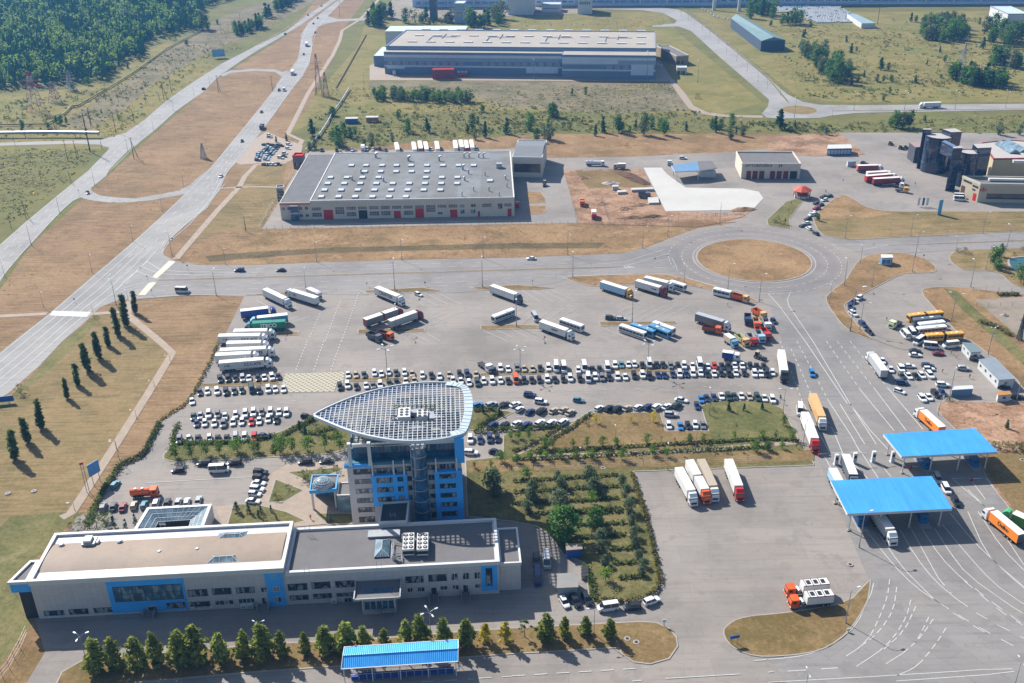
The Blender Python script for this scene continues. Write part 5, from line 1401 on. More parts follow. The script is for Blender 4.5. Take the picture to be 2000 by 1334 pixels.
# rear hall of the showroom
hq = [at(*z3(*p), 12).to_2d() for p in ((1170, 285), (1545, 245), (2400, 300), (2400, 500), (1340, 515))][::-1]
hall = empty('rear_hall', (*hq[-1], 0)); tag(hall, 'low hall with red roof edge and glass roof ridges behind the showroom', 'hall')
b = MB(); b.prism([(p.x, p.y) for p in hq], 0, 11.7, 0, 1); part(b, 'wall', [pm('hall_cream', 'd0bf98', .75, .05, .15, k=.68), M_WR], hall)
b = MB(); b.wallring(offset_poly(hq, -.1), 11.2, 12.1, .5); part(b, 'red_edge', pm('red_edge', '8e3a34', .6, .1, .3), hall)
for (x0, y0, x1, y1) in ((1425, 300, 1650, 440), (1530, 285, 1790, 420)):
    a, d = at(*z3(x0, y0), 12), at(*z3(x1, y1), 12); dd = (d - a).normalized(); nn = Vector((-dd.y, dd.x, 0)) * 3; up = Vector((0, 0, 2.2))
    b = MB(); b.face([a - nn, d - nn, d + up, a + up]); b.face([d + nn, a + nn, a + up, d + up]); b.face([d - nn, d + nn, d + up]); b.face([a + nn, a - nn, a + up])
    part(b, 'glass_ridge', GL_P, hall)

# ------------------------------------------------------------------ car wash, fuel canopy, small cabins
def text_mesh(s, size, mat, name, parent, fa, uc, zc, n, bold=0.0):
    """flat lettering standing 2-3 cm proud of wall FA, centred at (uc, zc)"""
    cu = bpy.data.curves.new('lettering', 'FONT'); cu.body = s; cu.size = size; cu.align_x = 'CENTER'; cu.align_y = 'CENTER'; cu.extrude = .02; cu.offset = bold
    to = bpy.data.objects.new('lettering', cu); COL.objects.link(to)
    bpy.context.view_layer.update()
    me = bpy.data.meshes.new_from_object(to.evaluated_get(bpy.context.evaluated_depsgraph_get()))
    bpy.data.objects.remove(to)
    o3 = fa.pt(uc, n)
    M = Matrix(((fa.U.x, 0, fa.N.x, o3.x), (fa.U.y, 0, fa.N.y, o3.y), (0, 1, 0, zc), (0, 0, 0, 1)))
    me.transform(M)
    org = Vector((0, 0, 0)); pp = parent
    while pp is not None: org += Vector(pp.location); pp = pp.parent
    me.transform(Matrix.Translation(-org))
    me.materials.clear(); me.materials.append(mat)
    o = bpy.data.objects.new(name, me); COL.objects.link(o); o.parent = parent; KIDS.setdefault(parent.name, []).append(o)
    return o
wash, fwa, wr = box_building('car_wash', 'cream car wash with red-brown gates and black letters on its parapet', 'car wash', ((1447, 349), (1561, 349.5)), 24, 8.2, M_CREAM, M_ROOFG, M_CREAM, .8, .5)
M_BLK = pm('black_letters', '1c1c1e', .6, .1, 1)
text_mesh('АВТОМОЙКА', 2.3, M_BLK, 'wall_lettering', wash, fwa, fwa.uz(1482, 328)[0], 7.6, .14, .03)
text_mesh('24', 2.3, M_BLK, 'wall_lettering', wash, fwa, fwa.uz(1523.5, 328)[0], 7.6, .14, .03)
M_GATE = pm('brown_red_gate', '6e2c2a', .6, .1, .5)
for x0, x1 in ((1457, 1466), (1469, 1479), (1482, 1492), (1503, 1513), (1516, 1526), (1529, 1539), (1542, 1556)):
    u0, u1 = fwa.uz(x0, 345)[0], fwa.uz(x1, 345)[0]; b = MB(); fwa.box(b, u0, u1, -.1, .1, 0, 4.6, 0); fwa.box(b, u0 - .5, u0, -.1, .3, 0, 5.4, 1); fwa.box(b, u0, u1, -.05, .2, 4.6, 5.2, 1); part(b, 'gate', [M_GATE if x0 < 1540 else M_DARK, M_CREAM], wash)
fuel = empty('fuel_canopy', at(1352, 345)); tag(fuel, 'filling canopy with half blue half grey flat roof on white supports', 'canopy')
P = [at(1311, 323, 6), at(1362, 315, 6), at(1391, 314, 6), at(1400, 328, 6), at(1366, 333, 6), at(1318, 335, 6)]
b = MB(); b.prism([(p.x, p.y) for p in (P[0], P[5], P[4], P[1])], 5.4, 6, 1, 0, True); b.prism([(p.x, p.y) for p in (P[1], P[4], P[3], P[2])], 5.4, 6.02, 1, 2, True)
part(b, 'roof', [pm('blue_grey_roof', '6f93b4', .4, .06, .2, k=.75), WHITE_T, M_ROOFG], fuel)
for p in P:
    p = p.lerp((P[0] + P[3]) / 2, .12); b = MB(); b.tube((p.x, p.y, 0), (p.x, p.y, 5.4), .25, .25, 8); part(b, 'post', WHITE_T, fuel)
b = MB(); a = at(1368, 347); b.obox((a.x, a.y), (1, 0), (0, 1), 0, 8.5, 0, 5, 0, 3.6); part(b, 'shop_box', WHITE_T, fuel)
def cabin(label, quad, z, wall, roof, name='cabin', cat='cabin', group=None, stripes=None, win=True, tile=None):
    P = [at(*(q4(tile, *p) if tile else p), z).to_2d() for p in quad][::-1]
    r = empty(name, (*P[0], 0)); tag(r, label, cat, group)
    b = MB(); b.prism([(p.x, p.y) for p in P], 0, z - .1, 0, 0); part(b, 'wall', wall, r)
    b = MB(); b.prism([(p.x, p.y) for p in offset_poly(P, -.2)], z - .1, z + .12, 0, 0, True); part(b, 'roof', roof, r)
    for i in range(4):
        fa = Fac(P[i], P[(i + 1) % 4])
        if fa.N.y < .2 and win:
            nW = max(1, int(fa.L / 3.2))
            for k_ in range(nW):
                u = fa.L * (k_ + .5) / nW; window(r, fa, u - .6, u + .6, z * .42, z * .75, 1, 1, GL_D, FRAME_W)
        if stripes and fa.N.y < .2:
            b = MB()
            for k_ in range(int(fa.L / 2) + 1): fa.box(b, min(fa.L - .3, k_ * 2), min(fa.L, k_ * 2 + .25), 0, .08, 0, z - .3)
            fa.box(b, 0, fa.L, 0, .07, 0, .7); fa.box(b, 0, fa.L, 0, .07, z - .9, z - .3); part(b, 'blue_frame', stripes, r)
    return r
M_BLUEF = pm('cobalt_frame', '2f5fa8', .5, .08, .4, k=.8)
M_CABW = pm('cabin_white', 'd4d8da', .6, .06, .4, k=.7)
M_CABR = pm('cabin_roof', '98a3ac', .6, .08, .3, k=.62)
cabin('white modular pavilion with blue frame on the grass by the yard', ((470, 1132), (645, 1130), (655, 1158), (465, 1162)), 4.2, M_CABW, M_CABW, 'modular_pavilion', 'pavilion', None, M_BLUEF, False, 4)
cabin('small white cabin beside the red lorries', ((618, 1250), (665, 1248), (688, 1262), (625, 1266)), 3, M_CABW, M_CABR, 'cabin', 'cabin', None, None, False, 4)
cabin('long white office cabin with grey-blue roof in the bus park', ((1650, 142), (1772, 128), (1928, 292), (1805, 300)), 3.6, M_CABW, M_CABR, 'office_cabin', 'cabin', None, None, True, 12)
cabin('short white office cabin with grey-green roof nearest the buses', ((1522, 10), (1592, 14), (1664, 80), (1585, 84)), 3.4, M_CABW, pm('cabin_roof_green', '84969a', .6, .08, .3, k=.6), 'office_cabin', 'cabin', None, None, True, 12)
cabin('pale blue-grey container cabin at the edge of the building site', ((1462, 352), (1592, 346), (1602, 368), (1440, 378)), 2.9, pm('container_blue', '6f94b8', .5, .08, .5, k=.7), M_CABW, 'site_container', 'container', None, None, False, 12)
cabin('little white guard cabin with an orange roof', ((1795, 395), (1885, 390), (1900, 412), (1800, 420)), 2.8, M_CABW, pm('orange_roof', 'c98d4e', .6, .08, .3, k=.65), 'guard_cabin', 'cabin', None, None, True, 12)
cabin('blue and white substation hut on the grass island', ((885, 655), (968, 655), (975, 676), (892, 678)), 3.6, pm('hut_blue', '3f8fc4', .6, .1, .5, k=.75), WHITE_T, 'substation_hut', 'hut', None, WHITE_T, False, 8)
cabin('blue site container with a tan roof beside the garden plot', ((425, 253), (540, 250), (545, 288), (428, 297)), 3.0, pm('container_cobalt', '2a55a4', .5, .08, .5, k=.8), pm('tan_roof', 'a89a86', .7, .1, .4, k=.6), 'site_container', 'container', None, None, False, 15)
r = cabin('grey twin garage with a sheet roof beside the parked cars', ((360, 487), (500, 480), (513, 585), (355, 592)), 3.2, pm('garage_grey', 'a2a8ac', .6, .08, .4, k=.65), pm('garage_roof', '9c9a94', .6, .1, .3, k=.6), 'twin_garage', 'garage', None, None, False, 15)
# octagonal pavilion with red roof
c = at(*q4(8, 262, 205)); pav = empty('red_pavilion', c); tag(pav, 'round red-roofed pavilion with white railings beside the parked car queue', 'pavilion')
oc = lambda r, z: [(c.x + r * math.cos(PI / 8 + PI / 4 * i), c.y + r * math.sin(PI / 8 + PI / 4 * i), z) for i in range(8)]
b = MB(); lo_, hi_ = oc(5.2, 4.2), oc(1.0, 6.3)
for i in range(8): b.face([lo_[i], lo_[(i + 1) % 8], hi_[(i + 1) % 8], hi_[i]]); b.face([lo_[(i + 1) % 8], lo_[i], (c.x, c.y, 4.1)])
b.face(hi_); part(b, 'roof', pm('pavilion_red', 'c8583a', .6, .08, .3, k=.75), pav)
b = MB()
for p in oc(4.2, 0): b.tube(p, (p[0], p[1], 4.2), .16, .16, 6)
for z in (1.9, 3.5):
    o8 = oc(4.2, z)
    for i in range(8): b.tube(o8[i], o8[(i + 1) % 8], .12, .12, 4)
part(b, 'frame', pm('pavilion_frame', '9c3a2c', .6, .1, .4), pav)
b = MB(); b.prism([(p[0], p[1]) for p in oc(4.0, 0)], 0, 1.5, 0, 1); part(b, 'railing', [WHITE_T, M_PAVE], pav)
b = MB(); b.prism([(p[0], p[1]) for p in oc(2.6, 0)], 1.5, 3.6, 0, 0); part(b, 'kiosk_core', pm('kiosk_core', '6c4a40', .6, .1, .4), pav)

# ================================================================== vehicles
PAINT = {'white': 'd8dadb', 'silver': 'a9adb0', 'grey': '6c6f72', 'black': '24262b', 'dark blue': '27385c', 'bright blue': '2f72ac', 'light blue': '8db3c9', 'red': 'b32a22', 'dark red': '7c1f2a', 'beige': 'a99c88',
         'teal': '4f7f8c', 'dark green': '33443e', 'orange': 'cc5a24', 'amber': 'ea8426', 'sea green': '1c7a62', 'yellow': 'd89a2c', 'cream': 'd5d09a', 'green': '3fa06a', 'leaf green': '5d9a48', 'cobalt': '2a4a98', 'brown': '8a4a34', 'tan': 'c8a06a', 'sky blue': '5a8fb2', 'wine': '7a2838', 'slate': '525a66', 'pale green': 'cdd6a8'}
def paint(c): return pm('paint_' + c.replace(' ', '_'), PAINT[c], .28, .05, .8, metallic=.05, spec=.5, k=.9 if c in ('white', 'silver', 'cream') else 1.0, obj=True)
M_TYRE = pm('tyre_rubber', '1b1b1c', .8, .15, 2, obj=True)
M_RIM = pm('wheel_rim', '8d9093', .4, .1, 2, metallic=.4, obj=True)
M_CHAS = pm('chassis_black', '222427', .6, .2, 1, obj=True)
M_CARGL = glass_mat('car_glass', '1a222b', .05, 1, .3, .8)
M_LAMP = pm('lamp_lens', 'd9dde0', .15, .05, 2, obj=True)
M_TRW = pm('trailer_white', 'd9d9d6', .45, .08, .4, k=.85, grime=.3, obj=True)
M_TRROOF = pm('trailer_roof', 'dcd9d2', .6, .06, .3, k=.85, grime=.2, obj=True)

def octring(x0, x1, hw, z, c):
    return [(x0 + c, -hw, z), (x1 - c, -hw, z), (x1, -hw + c, z), (x1, hw - c, z), (x1 - c, hw, z), (x0 + c, hw, z), (x0, hw - c, z), (x0, -hw + c, z)]
def loft(b, rings, mi=0, cap0=True, cap1=True):
    for r0, r1 in zip(rings[:-1], rings[1:]):
        n = len(r0)
        for i in range(n): b.face([r0[i], r0[(i + 1) % n], r1[(i + 1) % n], r1[i]], mi)
    if cap0: b.face(rings[0][::-1], mi)
    if cap1: b.face(rings[-1], mi)
def wheel(root, x, y, r, w, name='wheel'):
    b = MB(); s = 1 if y > 0 else -1
    b.tube((x, y - s * w, r), (x, y, r), r, r, 10, 0); b.tube((x, y, r), (x, y + s * .02, r), r * .58, r * .5, 8, 1)
    return b.build(name, [M_TYRE, M_RIM], root)
PROTO = {}
def car_proto(kind, colour):
    key = (kind, colour)
    L, W, H, belt, (g0, g1), (r0, r1) = {
        'sedan': (4.5, .89, 1.45, .82, (-1.75, 1.05), (-1.15, .25)), 'hatchback': (4.1, .87, 1.5, .84, (-1.95, 1.0), (-1.7, .2)),
        'suv': (4.65, .94, 1.72, .98, (-2.2, 1.15), (-1.95, .45)), 'minivan': (4.8, .95, 1.9, 1.05, (-2.3, 1.65), (-2.15, .8)),
        'van': (5.4, 1.0, 2.35, 1.2, (-2.6, 2.1), (-2.55, 1.3)), 'minibus': (6.2, 1.05, 2.65, 1.25, (-3.0, 2.5), (-2.95, 1.7))}[kind]
    root = empty('parked_' + {'sedan': 'car', 'hatchback': 'car', 'suv': 'car', 'minivan': 'minivan', 'van': 'van', 'minibus': 'minibus'}[kind], (0, 0, 0))
    P = paint(colour); h = L / 2; b = MB()
    hood = belt - (.0 if kind not in ('van', 'minibus') else .1)
    loft(b, [octring(-h + .08, h - .1, W - .06, .22, .2), octring(-h, h, W, .5, .25), octring(-h + .04, h - .06, W - .01, belt - .12, .28)], 0, True, False)
    if kind in ('van', 'minibus'):
        loft(b, [octring(-h + .04, h - .06, W - .01, belt - .12, .28), octring(g0 - .02, g1 + .25, W - .02, belt, .2)], 0, False, True)
    else:
        loft(b, [octring(-h + .04, h - .06, W - .01, belt - .12, .28), octring(-h + .2, h - .5, W - .08, belt, .3)], 0, False, True)
    rz = H - .07
    loft(b, [octring(r0 - .03, r1 + .03, W - .24, rz, .12), octring(r0 + .03, r1 - .03, W - .27, H, .15)], 0)
    for sx in ((g0 * .35 + r0 * .65), (r0 + r1) / 2 + .1):          # pillars
        for sy in (-1, 1): b.tube((sx, sy * (W - .06), belt), (sx, sy * (W - .25), rz), .06, .06, 4)
    b.build('body', P, root)
    b = MB(); loft(b, [octring(g0, g1, W - .1, belt - .01, .12), octring(r0, r1, W - .27, rz + .01, .1)], 0)
    b.build('windows', M_CARGL, root)
    b = MB()
    for sy in (-1, 1): b.box(h - .16, h - .02, sy * (W - .3) - .14, sy * (W - .3) + .14, .52, .68)
    b.build('headlights', M_LAMP, root)
    rr = .32 if kind in ('sedan', 'hatchback') else .37
    for x in (-h + .85, h - .85):
        for y in (-W, W): wheel(root, x, y, rr, .22)
    return root
def place(key, maker, loc, rz):
    """first use takes the built vehicle itself, later ones copies of it and its parts"""
    if key not in PROTO:
        PROTO[key] = maker(); o = PROTO[key]
    else: o = copy_tree(PROTO[key])
    o.location = (loc[0], loc[1], max(0.0, loc[2]) if len(loc) > 2 else 0.1); o.rotation_euler = (0, 0, rz)
    return o
def heading(px, py, dx, dy, z=.7):
    a, c = at(px - dx, py - dy, z), at(px + dx, py + dy, z); d = c - a
    return math.atan2(d.y, d.x)
ZG = .10
CARH = {'sedan': .7, 'hatchback': .7, 'suv': .8, 'minivan': .9, 'van': 1.1, 'minibus': 1.2}
CODE = {'w': 'white', 's': 'silver', 'g': 'grey', 'k': 'black', 'b': 'dark blue', 'B': 'bright blue', 'l': 'light blue', 'r': 'red', 'd': 'dark red', 't': 'beige', 'c': 'teal', 'n': 'dark green', 'o': 'orange'}
KC = {'': 'sedan', 'h': 'hatchback', 'u': 'suv', 'v': 'van', 'm': 'minivan', 'M': 'minibus'}
ROWS = []
crn = random.Random(11)
def car(px, py, code, hd, z0=ZG):
    """code: colour letter + optional kind letter; hd: picture direction of the nose (dx, dy)"""
    colour = CODE[code[0]]; kind = KC[code[1:]] if len(code) > 1 else crn.choice(('sedan', 'sedan', 'hatchback', 'suv'))
    z = CARH[kind]; p = at(px, py, z)
    a = heading(px, py, hd[0], hd[1]) + crn.uniform(-.035, .035)
    o = place((kind, colour), lambda: car_proto(kind, colour), (p.x, p.y, z0), a)
    o['_c'], o['_k'] = colour, kind
    return o
KNAME = {'sedan': 'sedan', 'hatchback': 'hatchback', 'suv': 'off-roader', 'minivan': 'minivan', 'van': 'van', 'minibus': 'minibus'}
def finish(objs, where, group):
    """labels that single out each car of a row: colour, kind and its turn among the same from the west end"""
    seen = {}
    for o in objs: seen.setdefault((o['_c'], o['_k']), []).append(o)
    for (c, k), l in seen.items():
        cat = 'car' if k in ('sedan', 'hatchback', 'suv') else k
        for i, o in enumerate(l):
            w = f'{c} {KNAME[k]}'
            lab = f'only {w} {where}' if len(l) == 1 else f'{ordw(i + 1)} {w} from left {where}'
            tag(o, lab, cat, group)
    for o in objs: del o['_c'], o['_k']
def row(r, where, hd, txt, group='cars parked in the office rows'):
    objs = []
    for t_ in txt.split():
        xy, code = t_.split(':'); x, y = map(float, xy.split(','))
        objs.append(car(*q4(r, x, y), code, hd))
    ROWS.append((objs, where, group)); return objs
def rows(where, hd, *parts, group='cars parked in the office rows'):
    objs = []
    for r, txt in parts:
        for t_ in txt.split():
            xy, code = t_.split(':'); x, y = map(float, xy.split(','))
            objs.append(car(*q4(r, x, y), code, hd))
    finish(objs, where, group)
dn = (2.0, 9.0)
rows('in the upper long row by the lorries', (1.6, 9), (9, '1720,292:k 1780,288:k 1840,288:k 1895,285:s 1945,285:w'), (10, '15,285:k 65,280:w 125,275:w 175,272:k 720,258:w 780,258:t 845,258:n 925,245:w 980,250:w 1035,240:w 1095,242:n 1160,240:wh 1220,250:t 1300,262:wh 1370,262:k 1435,270:w 1510,258:t 1590,252:k 1650,250:bu 1720,255:t 1860,225:k 1910,205:w 1970,212:w'),
     (11, '40,205:gu 95,210:t 160,212:t 220,207:k 285,202:wu 345,195:wM 405,200:wM 518,222:wh 565,195:wM 630,217:k 685,213:k 745,198:wv 805,183:w 855,180:c 910,178:w 957,177:w 1018,182:k 1072,170:wv 1130,180:k 1180,180:k 1240,188:g 1297,190:k 1345,185:w 1410,188:w 1467,175:wM 1530,195:w 1582,190:r 1640,190:k 1690,188:k 1740,186:w 1800,188:w 1862,190:k 1912,192:k 1967,192:k'))
rows('in the lower long row by the drive', (1.6, 9), (9, '1560,395:k 1620,388:wh 1695,386:w 1765,390:k 1830,385:n 1890,380:n 1965,365:nv'), (10, '25,383:k 95,370:w 150,370:w 215,370:w 655,350:ku 715,338:wu 785,350:k 860,342:w 915,342:g 970,335:w 1040,325:n 1100,318:k 1170,308:w 1235,303:t 1540,302:w 1600,306:w 1665,322:wh 1730,320:nu 1780,307:w 1845,303:wu 1910,300:w 1970,305:k'),
     (11, '30,290:ov 95,302:k 155,298:k 215,298:k 275,290:wu 335,295:k 400,293:k 455,283:w 530,286:k 595,280:wv 650,276:w 703,279:g 760,278:k 825,272:wu 885,274:w 955,262:k 1020,258:w 1075,268:k 1140,258:b 1190,260:b 1255,252:b 1310,250:wu 1362,252:b 1415,246:w 1475,243:w 1525,250:k 1580,248:w 1635,246:k 1695,246:k 1750,243:w 1815,245:k 1895,248:w 1945,248:w 1993,250:k'), (12, '35,242:w'))
rows('in the back line of the double block', (-.6, 9), (9, '1510,585:n 1565,578:s 1630,565:wu 1700,568:g 1757,583:w 1840,573:w 1915,562:w 1980,553:wu'), (10, '45,552:g 112,550:w 180,548:w 238,553:wu'))
rows('in the front line of the double block', (-.6, 9), (9, '1537,640:b 1600,637:w 1675,635:w 1745,640:g 1820,628:w 1890,626:w 1965,625:r'), (10, '25,618:w 95,605:w 160,610:k'))
rows('along the hedge of the tree island', (-.6, 9), (9, '1400,765:g 1475,757:w 1545,757:k 1635,755:w 1700,757:k 1770,755:k 1840,745:sm 1910,745:w 1985,745:r'))
rows('beside the lower drive of the tree island', (9, 1), (10, '60,735:b 395,585:k'))
rows('on the bend at the row ends by the hedge', (2, 8), (9, '1500,465:w'))
rows('parked by the tower entrance kerb', (-9, .6), (10, '385,938:ku 550,935:k'))
rows('under the tree island kerb', (-9, .6), (9, '1595,948:ku 1830,945:ku'))
rows('driving on the forecourt', (-9, .4), (9, '1390,1005:k'))
rows('waiting on the forecourt', (9, -.4), (9, '1710,992:wM'))
rows('at the forecourt hedge corner', (5, -6), (9, '900,1115:c'))
rows('in the row before the glass court', (2.2, -8), (9, '805,1290:gu 885,1288:k 960,1292:d 1045,1278:t 1125,1275:c 1220,1258:wu 1305,1258:k 1390,1255:s 1460,1252:w 1550,1240:s'))
rows('in the stacked line beside the plaza', (9, .8), (10, '35,1018:k 30,1062:k 20,1105:w 8,1150:w'), (9, '1990,1190:w 1975,1245:w'))
rows('behind the tower on the garden drive', (8, -3), (10, '1735,495:B 1840,490:s 1940,490:k'), (11, '25,490:w'))
rows('in the slanted line near the drive', (7, -5), (11, '60,528:w 140,548:b 230,540:ku 325,538:t 402,533:t 455,552:t'))
rows('in the inner slanted line by the hedge', (7, -5), (10, '1850,652:b 1940,650:k'), (11, '35,640:w 115,652:b 220,634:w 310,634:w 400,628:wu'))
rows('in the small bay beside the tower', (.4, 9), (10, '1675,760:w 1750,765:b 1825,755:bu 1885,757:k'))
rows('at the end of the small bay beside the tower', (9, .6), (10, '1680,865:wu 1870,860:k'))
rows('driving along the office drive', (9, .9), (11, '140,415:bu 225,467:wu 520,457:c'))
rows('in the kerb row above the dry lawn', (7, -4.5), (11, '680,520:w 760,522:ku 825,525:k 900,518:t 985,513:w 1065,510:b 1130,510:w 1210,506:w 1287,497:nu'))
rows('turning at the end of the kerb row', (9, 2), (11, '1325,455:w'))
rows('around the little lot', (2, 9), (11, '1445,502:bh 1225,655:wh 1315,660:B 1375,657:k 1432,650:w 1492,652:g'))
rows('at the entrance of the little lot', (9, .5), (11, '1240,568:su'))
rows('in the row above the green lawn', (3, 9), (11, '1478,450:B 1520,440:b 1578,435:b 1637,425:w 1692,430:n 1737,426:n 1792,423:w 1855,430:t 1917,433:nu 1972,440:w'), (12, '35,450:wu'))
rows('in front of the twin garage', (5, 8), (15, '410,705:w 495,695:ku 585,680:ku'), group='cars around the garden plot')
rows('along the garden plot kerb', (-9, 1.5), (15, '750,738:wv'), group='cars around the garden plot')
rows('on the kerb under the garden plot', (-9, 1.0), (15, '940,738:ku'), group='cars around the garden plot')
rows('at the corner of the garden plot', (9, -3.5), (15, '1090,692:wu'), group='cars around the garden plot')
rows('in the shade beside the office annex', (.5, 9), (15, '200,500:bM 190,375:ku 272,372:sM'), group='cars around the garden plot')
g2 = 'cars in the bus park'
rows('in the upper pairs near the red car', (9, .3), (12, '1150,72:k 1150,104:w 1330,93:d'), group=g2)
rows('behind the parked grey lorry', (3, 8), (12, '895,150:w 960,217:w'), group=g2)
rows('in the middle of the lot', (5, 7), (12, '1040,210:w'), group=g2)
rows('in the middle pairs of the lot', (9, .2), (12, '1102,190:w 1248,187:b 1258,212:w'), group=g2)
rows('in the short slanted line of the bus park', (5, 6), (12, '1045,268:n 1097,267:w 1155,268:k 1202,263:w 1267,260:w'), group=g2)
rows('crossing the bus park', (9, .5), (12, '1045,320:bu 1525,207:su 1365,335:wu'), group=g2)
rows('leaving the bus park', (8, 3), (12, '1030,388:w'), group=g2)
rows('in the corner line by the site bushes', (5, 6), (12, '1205,442:w 1255,432:w 1308,407:ku 1362,397:b'), group=g2)
rows('beside the office cabins', (9, .5), (12, '1840,352:k 1945,430:ku 1622,132:ku'), group=g2)
rows('on the bus park side of the grass island', (-6, 4), (8, '710,990:w 662,1022:b'), group=g2)
rows('on the curve of the grass island kerb', (1, 8), (8, '642,1058:bu'), group=g2)
rows('along the grass island kerb', (7, 5), (8, '668,1112:w 742,1195:b 792,1255:k'), group=g2)
rows('in the queue beside the red pavilion', (-9, 2), (8, '430,200:k 478,193:k 440,225:w 410,262:k 378,250:k 380,290:d 355,325:w 345,340:w 312,372:k 300,407:w 272,425:k'), group='cars in the queue by the red pavilion')
rows('at the roundabout exit of the queue', (-7, -4), (8, '318,447:w 375,487:k'), group='cars in the queue by the red pavilion')
rows('driving down the gate lanes', (3, 8), (12, '345,248:B'), group='cars on the road')
rows('by the left kerb of the gate lanes', (.8, 9), (12, '250,530:wM'), group='cars on the road')
rows('waiting in line at the smooth canopy', (4.5, 8), (12, '1325,1065:sm 1392,1148:wm 1467,1247:ku'), group='cars on the road')
g3 = 'cars on the road'
rows('on the road above the lorry park', (-9, .2), (5, '1870,772:b'), (6, '195,773:k'), group=g3)
rows('on the road below the ditch', (-9, .2), (7, '150,682:w'), group=g3)
rows('on the road beside the poplar avenue junction', (9, .3), (5, '1425,930:wM'), group=g3)
rows('turning at the highway link road', (3, 6), (5, '685,167:k'), group=g3)
rows('on the near highway lane by the footpath', (-3, 5), (5, '1725,38:w'), group=g3)
rows('on the near highway going down', (-3, 6), (1, '1890,1100:k'), (2, '42,873:k 180,703:k 218,700:wv 372,423:k 462,253:k 448,183:k 482,140:k'), group=g3)
rows('on the far highway carriageway', (6, -5), (2, '228,263:k 405,117:k 510,45:k'), (1, '1590,692:k'), group=g3)
rows('parked in a lorry bay near the white trailer', (8, 3), (6, '1270,963:wh'), group='cars in the lorry park')
rows('parked at the dry strip of the bays', (9, .4), (7, '770,1145:n 855,1152:s'), group='cars in the lorry park')
rows('parked alone at the lorry bay end', (4, 7), (7, '180,1140:sM'), group='cars in the lorry park')
rows('waiting beside the tipper lorries', (5, 7), (8, '45,1172:bh'), group='cars in the lorry park')
rows('on the yard road above the site', (9, .3), (3, '1335,1233:w'), group='cars in the works yards')
rows('in the showroom yard by the red lorries', (7, -4), (4, '742,1268:k 768,1282:k'), group='cars in the works yards')
rows('in front of the showroom', (9, .5), (8, '1500,195:wM 1500,215:wM'), group='cars in the works yards')
# gravel car park beside the highway
def z7(x, y): return (480 + x / 14.825 - 500) * 4, (240 + y / 14.825) * 4
pk = []
for x, y, c in ((540, 630, 'n'), (660, 620, 'k'), (790, 650, 'k'), (930, 640, 'k'), (1030, 655, 'k'), (660, 690, 'w'), (640, 735, 'c'), (610, 775, 'k'), (560, 815, 'k'), (540, 850, 'w'), (900, 690, 'k'), (850, 740, 'b'), (820, 790, 's'), (770, 830, 's'), (740, 870, 'l'), (700, 905, 'k'), (640, 960, 'l'), (600, 1010, 'w'), (590, 1055, 'l'),
                (420, 860, 'c'), (390, 905, 'l'), (380, 950, 's'), (370, 990, 'k'), (340, 1030, 'w'), (345, 1075, 'k'), (1250, 620, 'w'), (1225, 735, 'w'), (1130, 870, 'w'), (1100, 960, 'k'), (1010, 1000, 'wu'), (545, 1200, 'n'), (690, 1195, 'w'), (810, 1200, 'w'), (940, 1190, 'k'), (690, 350, 'w'), (690, 405, 't')):
    pk.append('%.0f,%.0f:%s' % (*z7(x, y), c))
rows('in the gravel car park beside the highway', (9, 1.5), (2, ' '.join(pk)), group='cars in the gravel car park')
bk_ = '660,1185:s 865,1163:w 912,1167:w 750,1170:w 630,1175:k 515,1172:k 965,1160:k 1015,1172:k 1370,1165:w 1720,1163:w 1605,1160:w'
rows('behind the grey workshop', (.3, 9), (2, bk_), group='cars behind the workshop')
rows('along the warehouse side', (1, -8), (3, '1145,350:w 1160,365:g 1175,380:k 1185,395:w 1195,405:k'), group='cars beside the warehouse')
rows('before the warehouse wing', (9, .3), (3, '880,605:w 945,605:k 990,603:w 1020,603:w 1150,510:w'), group='cars beside the warehouse')
rows('at the works gate', (6, 5), (3, '1490,68:w 1510,78:w 1535,92:w 1555,105:w 1580,120:w 1610,130:w 1660,140:w 1690,147:w'), group='white cars along the works fence')

# ------------------------------------------------------------------ the field of new white cars far away (hundreds): one mass
fb_ = MB(); frn = random.Random(21)
fpoly = [at(*p) for p in ((1506, 14), (1540, 12), (1640, 14), (1662, 27), (1690, 45), (1600, 46), (1576, 40), (1560, 24), (1506, 26))]
xs = [p.x for p in fpoly]; ys = [p.y for p in fpoly]
yy = min(ys)
while yy < max(ys):
    xx = min(xs) + frn.uniform(0, 2)
    while xx < max(xs):
        if inside((xx, yy), fpoly) and frn.random() < .9:
            a = R_(60) + frn.uniform(-.1, .1); U = Vector((math.cos(a), math.sin(a))); V = Vector((-U.y, U.x)); o = Vector((xx, yy))
            fb_.obox(o, U, V, -2.2, 2.2, -.85, .85, .3, .9, 0); fb_.obox(o, U, V, -1.6, .7, -.75, .75, .9, 1.45, 0); fb_.obox(o, U, V, .7, 1.0, -.7, .7, .9, 1.3, 1)
        xx += 2.7
    yy += 5.4
tag(fb_.build('parked_cars', [paint('white'), M_CARGL], origin=(0, 0, 0)), 'dense field of new white cars far behind the long sheds', 'cars', kind='stuff')

